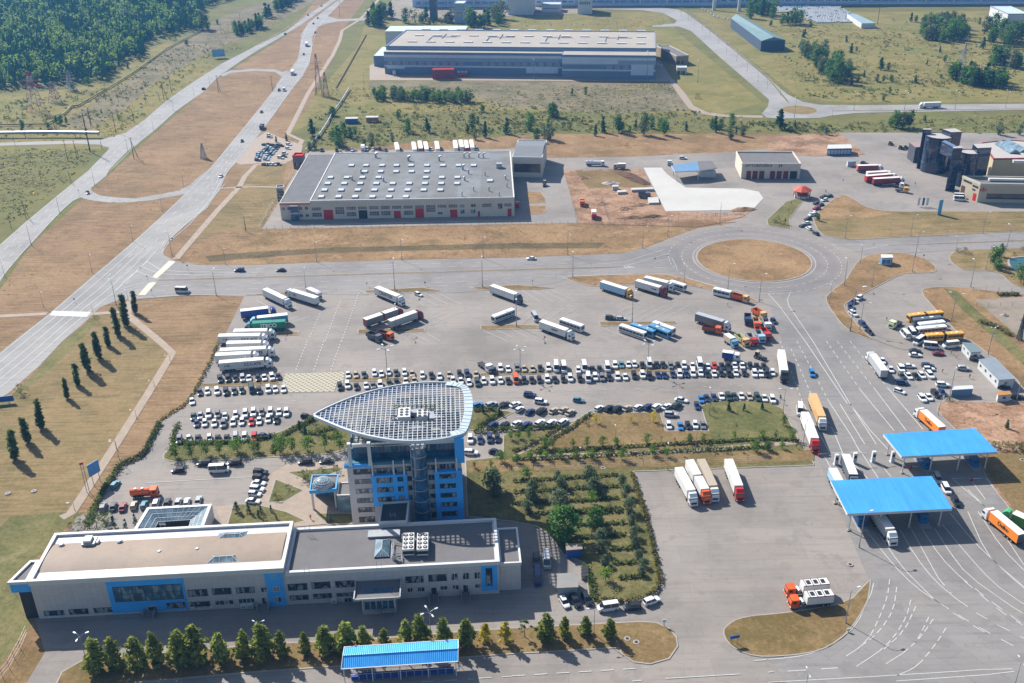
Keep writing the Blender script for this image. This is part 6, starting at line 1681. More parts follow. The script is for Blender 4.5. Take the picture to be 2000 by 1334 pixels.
# ------------------------------------------------------------------ lorries
def cab_parts(root, x0, c, h=3.5, high=True):
    """cab-over tractor unit, back wall at x0, 2.25 m long"""
    P = paint(c); b = MB(); x1 = x0 + 2.25
    loft(b, [octring(x0, x1, 1.2, .55, .12), octring(x0, x1 + .06, 1.25, 1.4, .2), octring(x0, x1, 1.25, 2.1, .22), octring(x0, x1 - .3, 1.2, 3.0, .25)], 0)
    if high: b.tbox(x0 + .05, x1 - .45, -1.15, 1.15, 3.0, h + .35, x0 + .1, x0 + .9, -1.1, 1.1)
    b.box(x1 - .05, x1 + .12, -1.2, 1.2, .4, .75)
    cabo = b.build('cab', P, root)
    b = MB(); b.grid8([(x1 - .02, -1.1, 1.9), (x1 + .03, -1.1, 1.9), (x1 + .03, 1.1, 1.9), (x1 - .02, 1.1, 1.9), (x1 - .3, -1.05, 2.8), (x1 - .22, -1.05, 2.8), (x1 - .22, 1.05, 2.8), (x1 - .3, 1.05, 2.8)])
    for s in (-1, 1): b.box(x1 - 1.3, x1 - .3, s * 1.255 - .02, s * 1.255 + .02, 1.9, 2.6)
    b.build('windscreen', M_CARGL, cabo)
    b = MB()
    for s in (-1, 1): b.box(x1 + .04, x1 + .14, s * .95 - .2, s * .95 + .2, .8, 1.0)
    b.box(x1 + .03, x1 + .09, -.85, .85, .95, 1.6, 1)
    b.build('headlights', [M_LAMP, M_CHAS], cabo)
    return x1
def semi_proto(cabc, side, roof, L, text=None, tcol='2b2b30', tail=None, road_train=False, tsize=1.7):
    root = empty('semi_lorry', (0, 0, 0)); h = L / 2
    x1 = h; x0 = h - 2.3
    cab_parts(root, x0, cabc)
    ms = paint(side) if side in PAINT else M_TRW
    mr = paint(roof) if roof in PAINT else M_TRROOF
    segs = [(-h, x0 - .75)] if not road_train else [(-h, -1.0), (-.1, x0 - .3)]
    for i, (a, c) in enumerate(segs):
        b = MB(); b.box(a, c, -1.27, 1.27, 1.15, 3.92, 0); b.box(a - .01, c + .01, -1.28, 1.28, 3.92, 4.0, 1); b.box(a - .03, a - .005, -1.2, 1.2, 1.25, 3.9, 2); b.box(a - .02, c + .02, -1.3, 1.3, 1.0, 1.16, 3)
        tr = b.build('trailer', [ms, mr, paint(tail) if tail else ms, M_CHAS], root)
        if text and i == 0:
            tm = pm('lettering_' + tcol, tcol, .6, .05, 1)
            for s in text if isinstance(text, list) else [(text, .5, tsize)]:
                st_, fr_c, sz = s
                fa = Fac((a, -1.27), (c, -1.27)); text_mesh(st_, sz, tm, 'lettering', tr, fa, (c - a) * fr_c, 2.6, .03, .03)
                fa = Fac((c, 1.27), (a, 1.27)); text_mesh(st_, sz, tm, 'lettering', tr, fa, (c - a) * (1 - fr_c), 2.6, .03, .03)
    b = MB(); b.box(-h + .3, x1 - .4, -.5, .5, .55, 1.0); b.box(-h + .2, -h + .4, -1.2, 1.2, .5, .7); b.box(x0 - 2.6, x0 - 1.2, -1.2, -.7, .5, 1.0); b.box(x0 - 2.6, x0 - 1.2, .7, 1.2, .5, 1.0)
    b.build('chassis', M_CHAS, root)
    ax = [x1 - 1.0, x0 - 1.3] + ([-h + 1.9, -h + 3.2, -h + 4.5] if not road_train else [-h + 1.6, -2.4, x0 - 2.6])
    for x in ax:
        for y in (-1.25, 1.25): wheel(root, x, y, .5, .35)
    return root
def by_ends(rear, front, z):
    """picture points of tail and nose at height z -> centre, heading, length"""
    a, c = at(*rear, z), at(*front, z); d = c - a
    return (a + c) / 2, math.atan2(d.y, d.x), d.length
LORRY_G = 'articulated lorries'
def semi(r, rear, front, cabc, side, roof, label, text=None, z=2.2, rt=False, **kw):
    c, a, L = by_ends(q4(r, *rear), q4(r, *front), z)
    L = round(max(13.5, min(19.5, L)))
    key = ('semi', cabc, side, roof, L, str(text), rt, kw.get('tail'))
    o = place(key, lambda: semi_proto(cabc, side, roof, L, text, road_train=rt, **kw), (c.x, c.y, ZG), a)
    tag(o, label, 'lorry', LORRY_G); return o
W_ = 'white'
semi(6, (75, 950), (262, 1040), W_, '-', '-', 'white lorry with plain trailer at the top left bay corner')
semi(6, (480, 1020), (238, 945), W_, '-', '-', 'white lorry with its cab towards the highway junction at the top bays', [('110', .82, 1.2)], tcol='2b3a60')
TXT = [('110-', .18, 1.3), ('CCC.ATE', .75, 1.5)]
for i, (re_, fr2, lb, tx) in enumerate((((248, 0), (0, 0), '', None),)): pass
def z4t(x, y, r=9): return ((420 + x / 14.286) * 4, (640 + y / 14.286 - 667) * 4)
for re_, fr2, lb, tx in (((530, 190), (1690, 170), 'white lorry at the back of the white lorry stack', None), ((110, 330), (1490, 300), 'white lettered lorry second from the back of the white stack', TXT), ((330, 530), (1530, 500), 'white lorry short of its neighbours in the middle of the white stack', None),
                         ((170, 730), (1650, 660), 'white lorry with long bonnet reach second from the front of the white stack', TXT), ((20, 870), (1250, 800), 'white lorry set back towards the kerb in the white stack', None), ((110, 1080), (1620, 960), 'white lettered lorry at the front of the white stack', TXT)):
    semi(9, z4t(*re_), z4t(*fr2), W_, '-', '-', lb, tx)
semi(6, (250, 1148), (-50, 1180), 'light blue', 'sky blue', '-', 'pale teal container lorry behind the green lettered one', 'ITECO', tcol='2a6f70')
semi(6, (235, 1200), (-90, 1218), 'teal', 'sea green', 'sea green', 'green container lorry with white lettering in the left bays', 'ITECO', tcol='e8eceb', tsize=2.2)
semi(6, (-110, 1120), (150, 1090), 'cobalt', 'cobalt', '-', 'blue sided trailer lorry behind the teal container lorries')
semi(6, (945, 935), (1150, 1020), W_, '-', '-', 'white lorry with big dark lettering in the middle bays', [('CRAFTER', .52, 2.1)])
semi(6, (852, 1190), (1140, 1090), 'dark red', 'grey', '-', 'grey road train with dark red cab and red trailer ends', None, rt=True, tail='dark red')
semi(6, (1045, 1200), (1295, 1110), 'wine', 'silver', '-', 'silver trailer lorry with a wine red cab by the dry strip')
semi(6, (1840, 920), (2075, 1005), 'slate', '-', '-', 'white trailer lorry with a dark slate cab in the centre bays')
semi(7, (225, 1200), (480, 1290), W_, '-', '-', 'white lorry beside the white coach in the lower centre bays', [('GROUP', .6, .9)])
semi(7, (700, 890), (940, 965), 'yellow', 'light blue', '-', 'pale blue trailer lorry with a yellow cab by the dry island')
semi(7, (970, 880), (1210, 950), 'dark red', '-', '-', 'white trailer lorry with a crimson cab by the dry island', [('Freight', .8, .9)])
semi(7, (1060, 860), (1245, 905), W_, '-', '-', 'white lorry half hidden behind the crimson cab')
semi(7, (1440, 1140), (1705, 1220), W_, 'grey', 'silver', 'grey sided lorry with white cab beside the small orange tipper')
semi(12, (100, 100), (130, 290), 'black', '-', '-', 'white trailer lorry with a black cab at the left of the gate lanes')
semi(12, (345, 440), (432, 660), W_, 'tan', 'tan', 'tan sided lorry with white cab on the gate lanes')
semi(12, (285, 590), (375, 830), 'red', '-', '-', 'cream white lorry with a red cab at the lane kerb')
semi(12, (905, 260), (790, 100), W_, 'silver', '-', 'grey white lorry facing away at the bus park edge')
semi(12, (1350, 700), (1170, 540), W_, 'amber', '-', 'orange trailer lorry just leaving the smooth canopy', 'Delko')
semi(16, (1950, 195), (1720, 5), W_, 'amber', '-', 'orange lettered trailer lorry at the meadow edge of the lanes', 'Delko', tail='slate')
semi(16, (2130, 140), (1920, 45), 'green', 'leaf green', '-', 'green trailer lorry with a mint cab cut by the picture edge', 'W', tcol='e8eceb')
semi(16, (840, 20), (960, 190), W_, 'silver', '-', 'silver trailer lorry coming out under the ribbed canopy')
semi(12, (615, 955), (665, 1085), 'slate', 'slate', '-', 'grey sided lorry entering the ribbed canopy lane')
semi(12, (515, 1060), (590, 1210), W_, 'light blue', '-', 'pale blue lorry mostly hidden under the ribbed canopy')
semi(11, (1300, 1020), (1425, 1250), W_, '-', '-', 'white lorry at the left of the four on the big lot')
semi(11, (1385, 965), (1525, 1230), 'orange', '-', '-', 'white road train with an orange cab second of the four', rt=True)
semi(11, (1475, 960), (1590, 1210), W_, 'beige', 'beige', 'beige topped lorry with white cab third of the four')
semi(11, (1690, 960), (1785, 1210), 'red', '-', '-', 'white lorry with a red cab standing apart on the big lot')
semi(4, (1345, 818), (1185, 822), W_, '-', '-', 'white lorry alone on the far cross road')
def zr(x, y): return ((1660 + x / 14.286 - 1500) * 4, (310 + y / 14.286) * 4)
for re_, fr2, sd, lb in (((190, 270), (930, 250), 'wine', 'wine red lorry at the back of the red group'), ((460, 460), (1190, 420), '-', 'white topped lorry behind the middle of the red group'), ((440, 560), (1300, 490), 'red', 'red lorry in the middle of the red group'), ((650, 640), (1500, 590), 'dark red', 'dark red lorry at the front of the red group')):
    semi(4, zr(*re_), zr(*fr2), W_, sd, '-', lb, None if sd == '-' else None, tail='orange' if sd == 'wine' else None)
for i, (x0, y0, y1, cc, lb) in enumerate(((1098, 1125, 1185, '-', 'white trailer alone behind the workshop roof'), (1232, 1122, 1185, '-', 'white trailer first of the trio behind the workshop'), (1280, 1110, 1180, 'brown', 'brown doored trailer in the trio behind the workshop'), (1325, 1120, 1182, '-', 'white trailer last of the trio behind the workshop'),
                                          (1412, 1115, 1180, '-', 'white trailer between the trio and the foursome behind the workshop'), (1555, 1105, 1178, '-', 'white trailer first of the foursome behind the workshop'), (1600, 1105, 1165, '-', 'white trailer second of the foursome behind the workshop'), (1640, 1105, 1175, 'dark red', 'red doored trailer in the foursome behind the workshop'), (1682, 1105, 1170, '-', 'white trailer last of the foursome behind the workshop'))):
    semi(2, (x0 + 10, y1 + 6), (x0 - 4, y0), W_, '-', '-', lb, tail=cc if cc != '-' else None)
# rigid box lorries, tippers, tankers and the rest
def rigid_proto(cabc, boxc, L=8.0, kind='box'):
    root = empty({'box': 'box_lorry', 'tipper': 'tipper_lorry', 'tank': 'tanker_lorry', 'bare': 'flatbed_lorry', 'cargo': 'equipment_lorry'}[kind], (0, 0, 0)); h = L / 2
    cab_parts(root, h - 2.3, cabc, 3.0, kind == 'box' and L > 7)
    a, c = -h, h - 2.5
    if kind == 'box':
        b = MB(); b.box(a, c, -1.2, 1.2, 1.05, 3.3, 0); b.box(a - .01, c + .01, -1.21, 1.21, 3.3, 3.36, 1); b.build('box_body', [paint(boxc), M_TRROOF], root)
    elif kind == 'tipper':
        b = MB(); m_ = paint(boxc)
        b.box(a, c, -1.2, 1.2, 1.0, 1.15, 0); b.box(a + .1, c - .1, -1.1, 1.1, 1.15, 1.35, 1)
        for s in (-1, 1):
            b.box(a, c, s * 1.22 - .05, s * 1.22 + .05, 1.0, 2.5, 0)
            for k_ in range(5): x = a + .4 + (c - a - .8) * k_ / 4; b.box(x - .08, x + .08, s * 1.3 - .06, s * 1.3 + .06, 1.0, 2.5, 0)
        b.box(a - .06, a + .06, -1.16, 1.16, 1.0, 2.3, 0); b.box(c - .06, c + .06, -1.16, 1.16, 1.0, 2.8, 0); b.box(c, c + .9, -1.1, 1.1, 2.75, 2.85, 0)
        b.build('tipper_body', [m_, pm('load_bed_dark', '2e2624', .9, .2, 1, obj=True)], root)
    elif kind == 'tank':
        b = MB(); b.tube((a, 0, 1.95), (c, 0, 1.95), 1.1, 1.1, 14, 0); b.tube((a + 1.5, 0, 3.0), (a + 1.5, 0, 3.2), .4, .4, 8, 1); b.tube((a + 3.5, 0, 3.0), (a + 3.5, 0, 3.2), .4, .4, 8, 1); b.build('tank', [paint(boxc), M_TANK], root, smooth=False)
    elif kind == 'cargo':
        b = MB(); b.box(a, c - 1.6, -1.25, 1.25, 1.1, 3.7, 0); b.box(a - .02, c - 1.58, -1.27, 1.27, 1.1, 1.3, 1); 
        for s_ in (-1, 1): b.box(a - .02, c - 1.58, s_ * 1.25 - .03, s_ * 1.25 + .03, 3.5, 3.74, 1)
        b.box(a - .03, a + .05, -1.2, 1.2, 3.5, 3.74, 1)
        for k_ in range(3): x = a + 1 + 1.9 * k_; b.box(x, x + 1.0, -.7, .7, 3.7, 3.78, 2); b.box(x + 1.35, x + 1.5, -1.2, 1.2, 3.7, 3.76, 2)
        b.build('equipment_box', [M_TRW, paint('wine'), M_CHAS], root)
        b = MB(); b.tube((c - .8, -.8, 1.6), (c - .8, .8, 1.6), .55, .55, 10); b.build('air_tank', M_TANK, root)
    b = MB(); b.box(a + .1, h - .4, -.5, .5, .55, 1.0)
    if kind == 'bare': b.box(a, c, -1.15, 1.15, 1.0, 1.12)
    b.build('chassis', M_CHAS, root)
    for x in (h - 1.1, a + 1.2, a + 2.5) if L > 6.6 else (h - 1.1, a + 1.3):
        for y in (-1.2, 1.2): wheel(root, x, y, .5, .33)
    return root
def rigid(r, x, y, hd, cabc, boxc, kind, L, label, z=1.6, group=None, cat=None):
    p = at(*q4(r, x, y), z); a = heading(*q4(r, x, y), *hd, z)
    o = place(('rigid', cabc, boxc, L, kind), lambda: rigid_proto(cabc, boxc, L, kind), (p.x, p.y, ZG), a)
    tag(o, label, cat or {'box': 'lorry', 'tipper': 'tipper lorry', 'tank': 'tanker', 'bare': 'lorry', 'cargo': 'lorry'}[kind], group)
    return o
TG = 'tipper lorries parked in the corner of the lorry park'
def zd(x, y): return (1380 + x / 8.34 - 1500) * 4, (560 + y / 8.34 - 334) * 4
for x, y, hd, cc, bc, lb in ((550, 175, (9, 2.5), 'tan', 'orange', 'orange tipper by the tip of the dry island'), (90, 690, (9, 1.5), 'orange', 'brown', 'rusty orange tipper beside the grey lorry'), (860, 430, (8, 5), 'tan', 'orange', 'orange ribbed tipper at the top of the tipper group'),
                             (670, 520, (.3, 9), 'dark blue', 'slate', 'blue tipper with a white cab roof left of the tipper group'), (815, 590, (3, 9), 'orange', 'tan', 'orange cabbed tipper in the middle of the group'), (980, 600, (4, 9), 'white', 'silver', 'white tipper next to the light blue hatchback'),
                             (960, 760, (6, 8), 'red', 'red', 'red ribbed tipper at the lane side of the group'), (870, 800, (5, 8), 'light blue', 'silver', 'light blue cabbed tipper low in the group'), (740, 850, (6, 7), 'red', 'silver', 'red cabbed tipper with grey body low in the group'), (580, 860, (8, 6), 'tan', 'cream', 'cream bodied tipper at the low left of the group')):
    rigid(8, *zd(x, y), hd, cc, bc, 'tipper', 7.5, lb, 1.6, TG)
rigid(8, *zd(400, 890), (7, 5), 'sky blue', 'beige', 'box', 7, 'pale blue light lorry with a grey cover left of the tippers', 1.6)
rigid(8, *zd(400, 1140), (9, 1.2), 'white', 'cobalt', 'box', 6.5, 'white light lorry with violet blue cover above the car rows', 1.5)
rigid(6, 925, 1292, (9, 4), 'slate', 'slate', 'tipper', 7.5, 'dark tipper at the dry strip of the left bays', 1.6)
rigid(6, 1010, 1278, (9, 3), 'orange', 'brown', 'tipper', 7.5, 'orange cabbed tipper at the dry strip of the left bays', 1.6)
rigid(6, 455, 958, (9, 4), 'white', 'white', 'box', 8, 'short white box lorry behind the two white lorries', 1.8)
rigid(9, 1130, 1180, (9, -.6), 'orange', 'orange', 'tank', 8, 'orange tanker lorry parked on the forecourt', 1.6)
rigid(10, 1790, 185, (8, 6), 'white', 'white', 'bare', 8, 'white tow lorry at the end of the upper car row', 1.6)
def zo(x, y): return (1520 + x / 14.286 - 1500) * 4, (1120 + y / 14.286 - 1000) * 4
rigid(16, *zo(790, 420), (-9, .8), 'orange', 'white', 'cargo', 11, 'orange cabbed equipment lorry behind its twin at the dry island', 1.8, 'equipment lorries')
rigid(16, *zo(900, 740), (-9, .8), 'orange', 'white', 'cargo', 11, 'orange cabbed equipment lorry nearest the dry island', 1.8, 'equipment lorries')
rigid(8, 1010, 108, (9, 1.5), 'white', 'slate', 'bare', 7.5, 'white flatbed lorry in front of the red group', 1.6)
rigid(8, 1045, 145, (9, 1), 'yellow', 'yellow', 'bare', 6.5, 'yellow flatbed lorry at the nose of the red group', 1.5)
rigid(7, 640, 340, (1, 9), 'red', 'white', 'box', 7, 'red cabbed box lorry in the fenced dirt plot', 1.8)
rigid(7, 550, 245, (0, 9), 'orange', 'yellow', 'tipper', 6.5, 'orange and yellow tipper in the fenced dirt plot', 1.6)
rigid(7, 1035, 188, (9, 0), 'slate', 'slate', 'tipper', 6.5, 'grey tipper between the slabs on the building site', 1.5)
rigid(7, 40, 250, (.6, 9), 'red', 'orange', 'bare', 7, 'red lorry in the shade at the workshop end', 1.6)
rigid(8, 1000, 1175, (-8, 4), 'pale green', 'slate', 'bare', 7, 'pale yellow tractor unit at the head of the bus park', 2.2)
rigid(2, 395, 345, (-2, 6), 'white', 'white', 'box', 8, 'white box lorry on the near highway bend', 1.8, 'lorries on the highway')
rigid(2, 285, 565, (-2, 6), 'white', 'beige', 'box', 9, 'beige box lorry on the highway by the link road', 1.8, 'lorries on the highway')
rigid(2, 45, 985, (-3, 6), 'slate', 'slate', 'tipper', 8, 'dark tipper on the highway above the gravel car park', 1.8, 'lorries on the highway')
rigid(2, 1080, 570, (1, 8), 'white', 'white', 'box', 8, 'white box lorry at the warehouse corner', 1.8, 'lorries at the warehouse')
for i, (x, lb) in enumerate(((1585, 'red box lorry next to the red container stack'), (1612, 'red box lorry second from the red container stack'), (1640, 'red box lorry farthest from the red container stack'))):
    rigid(2, x, 578, (.5, 9), 'red', 'red', 'box', 9, lb, 1.8, 'red lorries before the warehouse')
cq = at(*q4(2, 1392, 622)); crd = pm('container_red', 'a8201e', .5, .15, .4, k=.8, obj=True)
def container_proto():
    r_ = empty('cargo_container', (0, 0, 0)); b = MB(); b.box(-1.2, 1.2, 0, 6, 0, 2.55)
    for k_ in range(8): b.box(-1.16 + .3 * k_, -1.04 + .3 * k_, -.04, 6.04, .1, 2.45)
    b.build('container_body', crd, r_); b = MB()
    for x_ in (-.6, 0, .6): b.tube((x_, -.07, .2), (x_, -.07, 2.4), .05, .05, 4)
    b.build('door_bars', M_TANK, r_); return r_
for c_ in range(7):
    for l_ in range(3):
        o = place(('container',), container_proto, (cq.x + 2.5 * c_, cq.y, .1 + 2.6 * l_), 0)
        tag(o, f"{('bottom', 'middle', 'top')[l_]} red container in the {ordw(c_ + 1)} column from left before the warehouse", 'container', 'stacked red containers')
rigid(3, 650, 1275, (9, .1), 'white', 'white', 'tank', 11, 'white tanker on the yard road above the building site', 1.6)
rigid(3, 840, 1300, (-9, 0), 'beige', 'beige', 'box', 7, 'beige box lorry on the yard road above the building site', 1.6)
rigid(3, 1230, 1265, (0, 9), 'white', 'white', 'bare', 6.5, 'white tractor unit beside the filling canopy', 1.6)
rigid(2, 835, 1160, (.2, 9), 'white', 'light blue', 'box', 6.5, 'pale blue box lorry behind the workshop', 1.6)
# coaches and buses
def bus_proto(c, stripe, L=12.0, two=False):
    root = empty('articulated_bus' if two else 'coach', (0, 0, 0)); h = L / 2; P = paint(c)
    segs = [(-h, h)] if not two else [(-h, -.6), (.5, h)]
    for i, (a, e) in enumerate(segs):
        b = MB(); loft(b, [octring(a, e, 1.22, .4, .15), octring(a, e, 1.27, 1.2, .2), octring(a, e - .05, 1.25, 2.6, .2), octring(a + .1, e - .2, 1.15, 3.05, .2)], 0)
        b.box(a + (e - a) * .3, a + (e - a) * .42, -.5, .5, 3.05, 3.2, 1); b.box(a + (e - a) * .65, a + (e - a) * .72, -.35, .35, 3.05, 3.14, 1)
        bo = b.build('body', [P, M_TRROOF], root)
        b = MB()
        for s in (-1, 1):
            n_ = max(3, int((e - a) / 1.7))
            for k_ in range(n_):
                x = a + .4 + (e - a - .8) * k_ / n_; b.box(x + .08, x + (e - a - .8) / n_ - .08, s * 1.27 - .02, s * 1.27 + .02, 1.55, 2.5)
        if i == len(segs) - 1: b.box(e - .08, e + .03, -1.05, 1.05, 1.3, 2.6)
        if i == 0: b.box(a - .03, a + .05, -1.0, 1.0, 1.6, 2.5)
        b.build('windows', M_CARGL, bo)
        if stripe:
            b = MB()
            for s in (-1, 1): b.box(a + .2, e - .2, s * 1.272 - .02, s * 1.272 + .02, .8, 1.15)
            b.build('side_stripe', paint(stripe), bo)
    if two:
        b = MB()
        for k_ in range(5): b.box(-.6 + .22 * k_, -.48 + .22 * k_, -1.15, 1.15, .7, 2.9)
        b.build('bellows', M_CHAS, root)
    for x in ([h - 2.4, -h + 2.6] + ([1.6 - .6] if two else [])):
        for y in (-1.2, 1.2): wheel(root, x, y, .5, .33)
    return root
def bus(r, rear, front, c, stripe, label, two=False, z=1.6):
    p, a, L = by_ends(q4(r, *rear), q4(r, *front), z); L = round(max(8, min(18, L)))
    o = place(('bus', c, stripe, L, two), lambda: bus_proto(c, stripe, L, two), (p.x, p.y, ZG), a); tag(o, label, 'bus', 'coaches and buses'); return o
bus(6, (2010, 1100), (1852, 1160), 'white', 'slate', 'white coach alone in the centre bays')
bus(7, (380, 1175), (555, 1235), 'white', 'slate', 'white coach next to the white lorry in the lower centre bays')
bus(7, (848, 1225), (1040, 1290), 'white', 'slate', 'white coach nearest in the line of four buses')
bus(7, (935, 1215), (1112, 1275), 'sky blue', None, 'blue bus second in the line of four buses')
bus(7, (1075, 1220), (1235, 1285), 'sky blue', None, 'blue bus third in the line of four buses')
bus(7, (1105, 1200), (1265, 1258), 'white', 'light blue', 'white coach last in the line of four buses')
bus(7, (1590, 940), (1698, 965), 'white', None, 'white bus with a flat nose beside the dry island')
bus(7, (1240, 880), (1348, 915), 'white', 'slate', 'white short coach behind the crimson cab')
def zb(x, y): return (1730 + x / 10 - 1500) * 4, (600 + y / 10 - 334) * 4
bus(8, zb(1100, 140), zb(430, 215), 'yellow', None, 'yellow articulated bus at the back of the bus park', True)
bus(8, zb(1090, 240), zb(520, 295), 'slate', None, 'dark coach next to the back yellow bus')
bus(8, zb(1145, 330), zb(620, 385), 'white', None, 'white coach behind the other white coach in the bus park')
bus(8, zb(1165, 420), zb(610, 470), 'white', 'slate', 'white coach with dark windows in the middle of the bus park')
bus(8, zb(1490, 550), zb(780, 600), 'yellow', None, 'yellow articulated bus at the front of the bus park', True)
g5 = 'white minibuses in the bus park'
rows('with its back to the coaches', (-6, -7), (8, '%.0f,%.0f:wM' % zb(380, 520)), group=g5)
rows('slanting beside the white coaches', (6, 8), (8, '%.0f,%.0f:wM' % zb(520, 500)), group=g5)
rows('in front of the yellow bus nose', (-8, 5), (8, '%.0f,%.0f:wM' % zb(650, 650)), group=g5)
rows('under the side of the yellow bus', (9, .7), (8, '%.0f,%.0f:wM' % zb(900, 750)), group=g5)
rows('before the short office cabin', (-9, .9), (8, '%.0f,%.0f:wM' % zb(1270, 730)), group=g5)
# tractors and loader
def tractor_proto(c):
    root = empty('wheel_tractor', (0, 0, 0)); b = MB(); b.tbox(.2, 2.1, -.5, .5, .8, 1.7, .2, 2.0, -.4, .4); b.box(-1.2, .3, -.7, .7, .8, 1.5); b.build('body', paint(c), root)
    b = MB(); b.tbox(-1.1, .3, -.75, .75, 1.5, 2.7, -.95, .1, -.65, .65, 0); b.box(-1.1, .25, -.75, .75, 2.7, 2.82, 1); b.build('cab', [M_CARGL, paint('beige')], root)
    b = MB(); b.box(2.2, 3.2, -1.1, 1.1, .25, .9); b.tube((.6, -.7, 1.3), (2.4, -.8, .7), .1); b.tube((.6, .7, 1.3), (2.4, .8, .7), .1); b.build('front_bucket', M_CHAS, root)
    for x, rr in ((-.6, .8), (1.6, .5)):
        for y in (-.95, .95): wheel(root, x, y, rr, .4)
    return root
for r, x, y, hd, c, lb in ((8, *zd(840, 1130), (9, 3), 'beige', 'loader tractor above the right end of the car rows'), (7, 255, 100, (0, 9), 'slate', 'dark tractor on the workshop side yard'), (4, 955, 1122, (6, -6), 'red', 'red tractor in the showroom yard'),
                           (4, 1035, 1155, (5, -5), 'slate', 'dark tractor first of the pair beside the ribbed block'), (4, 1075, 1155, (5, -5), 'slate', 'dark tractor nearest the ribbed block')):
    p = at(*q4(r, x, y), 1.0); tag(place(('tractor', c), lambda: tractor_proto(c), (p.x, p.y, ZG), heading(*q4(r, x, y), *hd, 1)), lb, 'tractor', 'tractors')
# bare timber trailer frame
p, a, L = by_ends(q4(7, 880, 910), q4(7, 1050, 945), 1.2); tf = empty('timber_trailer', (p.x, p.y, ZG), a); tag(tf, 'bare timber trailer with upright stakes between two lorries', 'trailer')
b = MB(); b.box(-5, 5, -.4, .4, .8, 1.1); b.build('bed_frame', M_CHAS, tf)
b = MB()
for k_ in range(5):
    for s in (-1.1, 1.1): b.tube((-4.5 + 2.2 * k_, s, 1.0), (-4.5 + 2.2 * k_, s, 3.2), .07)
    b.box(-4.58 + 2.2 * k_, -4.42 + 2.2 * k_, -1.15, 1.15, 1.0, 1.15)
b.build('stakes', pm('rusty_steel', '6a3a2c', .7, .15, 1), tf)
for x in (-3.8, -2.5, 3.6):
    for y in (-1.1, 1.1): wheel(tf, x, y, .5, .33)

# ================================================================== vegetation
def leaf_mat(name, a, b_, c, k=.5, scale=.35):
    k *= 1.75
    t = NT(name); v = t.pos()
    A, B, C = hexc(a, k), hexc(b_, k), hexc(c, k)
    col = t.ramp(t.noise(v, scale, 4, .7), [(.32, A), (.5, B), (.68, C)])
    fine = t.noise(v, 2.2, 3, .8)
    col = t.mixc(t.ramp(fine, [(.35, GREY(.55)), (.5, GREY(0))]), col, tuple(x * .6 for x in A[:3]) + (1,))
    oi = t.new('ShaderNodeObjectInfo'); mr = t.new('ShaderNodeMapRange'); mr.inputs[3].default_value = .78; mr.inputs[4].default_value = 1.22
    t.link(oi.outputs['Random'], mr.inputs[0]); col = t.mixc(1.0, col, mr.outputs[0], 'MULTIPLY')
    t.link(col, t.b.inputs['Base Color']); t.set(.75, 0, .2)
    tr = t.new('ShaderNodeBsdfTranslucent'); t.link(t.mixc(1.0, col, (1.25, 1.2, .6, 1), 'MULTIPLY'), tr.inputs['Color'])   # light through the leaves
    mx = t.new('ShaderNodeMixShader'); mx.inputs[0].default_value = .42
    t.link(t.b.outputs[0], mx.inputs[1]); t.link(tr.outputs[0], mx.inputs[2]); t.link(mx.outputs[0], t.n['Material Output'].inputs['Surface'])
    return t.mat
L_PYR = leaf_mat('pyramid_leaves', '606c34', '808a42', 'a2a65a', .6)
L_POP = leaf_mat('poplar_leaves', '475a38', '586c40', '70804c')
L_RND = leaf_mat('round_leaves', '4a6a2c', '648236', '86a048')
L_CON = leaf_mat('conifer_needles', '2a5036', '3a6446', '50785a', .5)
L_BIR = leaf_mat('birch_leaves', '3c6030', '527a3e', '729252')
L_BSH = leaf_mat('bush_leaves', '45542e', '596637', '727a48')
L_WIL = leaf_mat('willow_leaves', '55664e', '6b7a62', '8a967e')
L_YEL = leaf_mat('yellow_leaves', '8f8a24', 'b0a32e', 'c9b848', .6)
L_SPR = leaf_mat('blue_spruce_needles', '3f5654', '566c68', '748884', .5)
L_HDG = leaf_mat('hedge_leaves', '46562a', '5c6a34', '788044')
L_DRY = leaf_mat('dry_hedge_leaves', '5a5a34', '6e6a40', '847c50')
BARK = pm('bark', '5a4a3a', .9, .2, 3, k=.6, obj=True)

def leaf(b, p, s, rn, up=.3, mi=0):
    d = Vector((rn.gauss(0, 1), rn.gauss(0, 1), rn.gauss(up, 1)))
    if d.length < 1e-4: d = Vector((0, 0, 1))
    d.normalize(); a = d.orthogonal().normalized(); q = rn.uniform(0, 6.28); e = d.cross(a)
    a, e = a * math.cos(q) + e * math.sin(q), e * math.cos(q) - a * math.sin(q)
    s1, s2 = s * rn.uniform(.7, 1.3), s * rn.uniform(.5, 1.0)
    b.face([p - a * s1, p + e * s2 * .8 - a * s1 * .1, p + a * s1, p - e * s2], mi)
PROFILE = {   # radius (share of height) at relative height t, crown start, bumpiness
    'pyramid': (lambda t: .29 * min(1, (t + .04) * 5) * (1 - t) ** .62 + .012, .06),
    'poplar': (lambda t: .085 * min(1, (t + .05) * 4) * (1 - t) ** .5 + .012, .06),
    'round': (lambda t: .38 * math.sqrt(max(0, 1 - (2 * t - 1) ** 2)) * (1.1 - .25 * t), .22),
    'conifer': (lambda t: .22 * (1 - t) ** .9 + .012, .08),
    'birch': (lambda t: .24 * math.sqrt(max(0, 1 - (2 * t - .9) ** 2 / 1.25)), .12),
    'bush': (lambda t: .75 * math.sqrt(max(0, 1 - t * t)), .0),
    'willow': (lambda t: .36 * math.sqrt(max(0, 1 - (1.7 * t - .7) ** 2)), .05),
    'sapling': (lambda t: .2 * math.sqrt(max(0, 1 - (2 * t - 1) ** 2)), .35)}
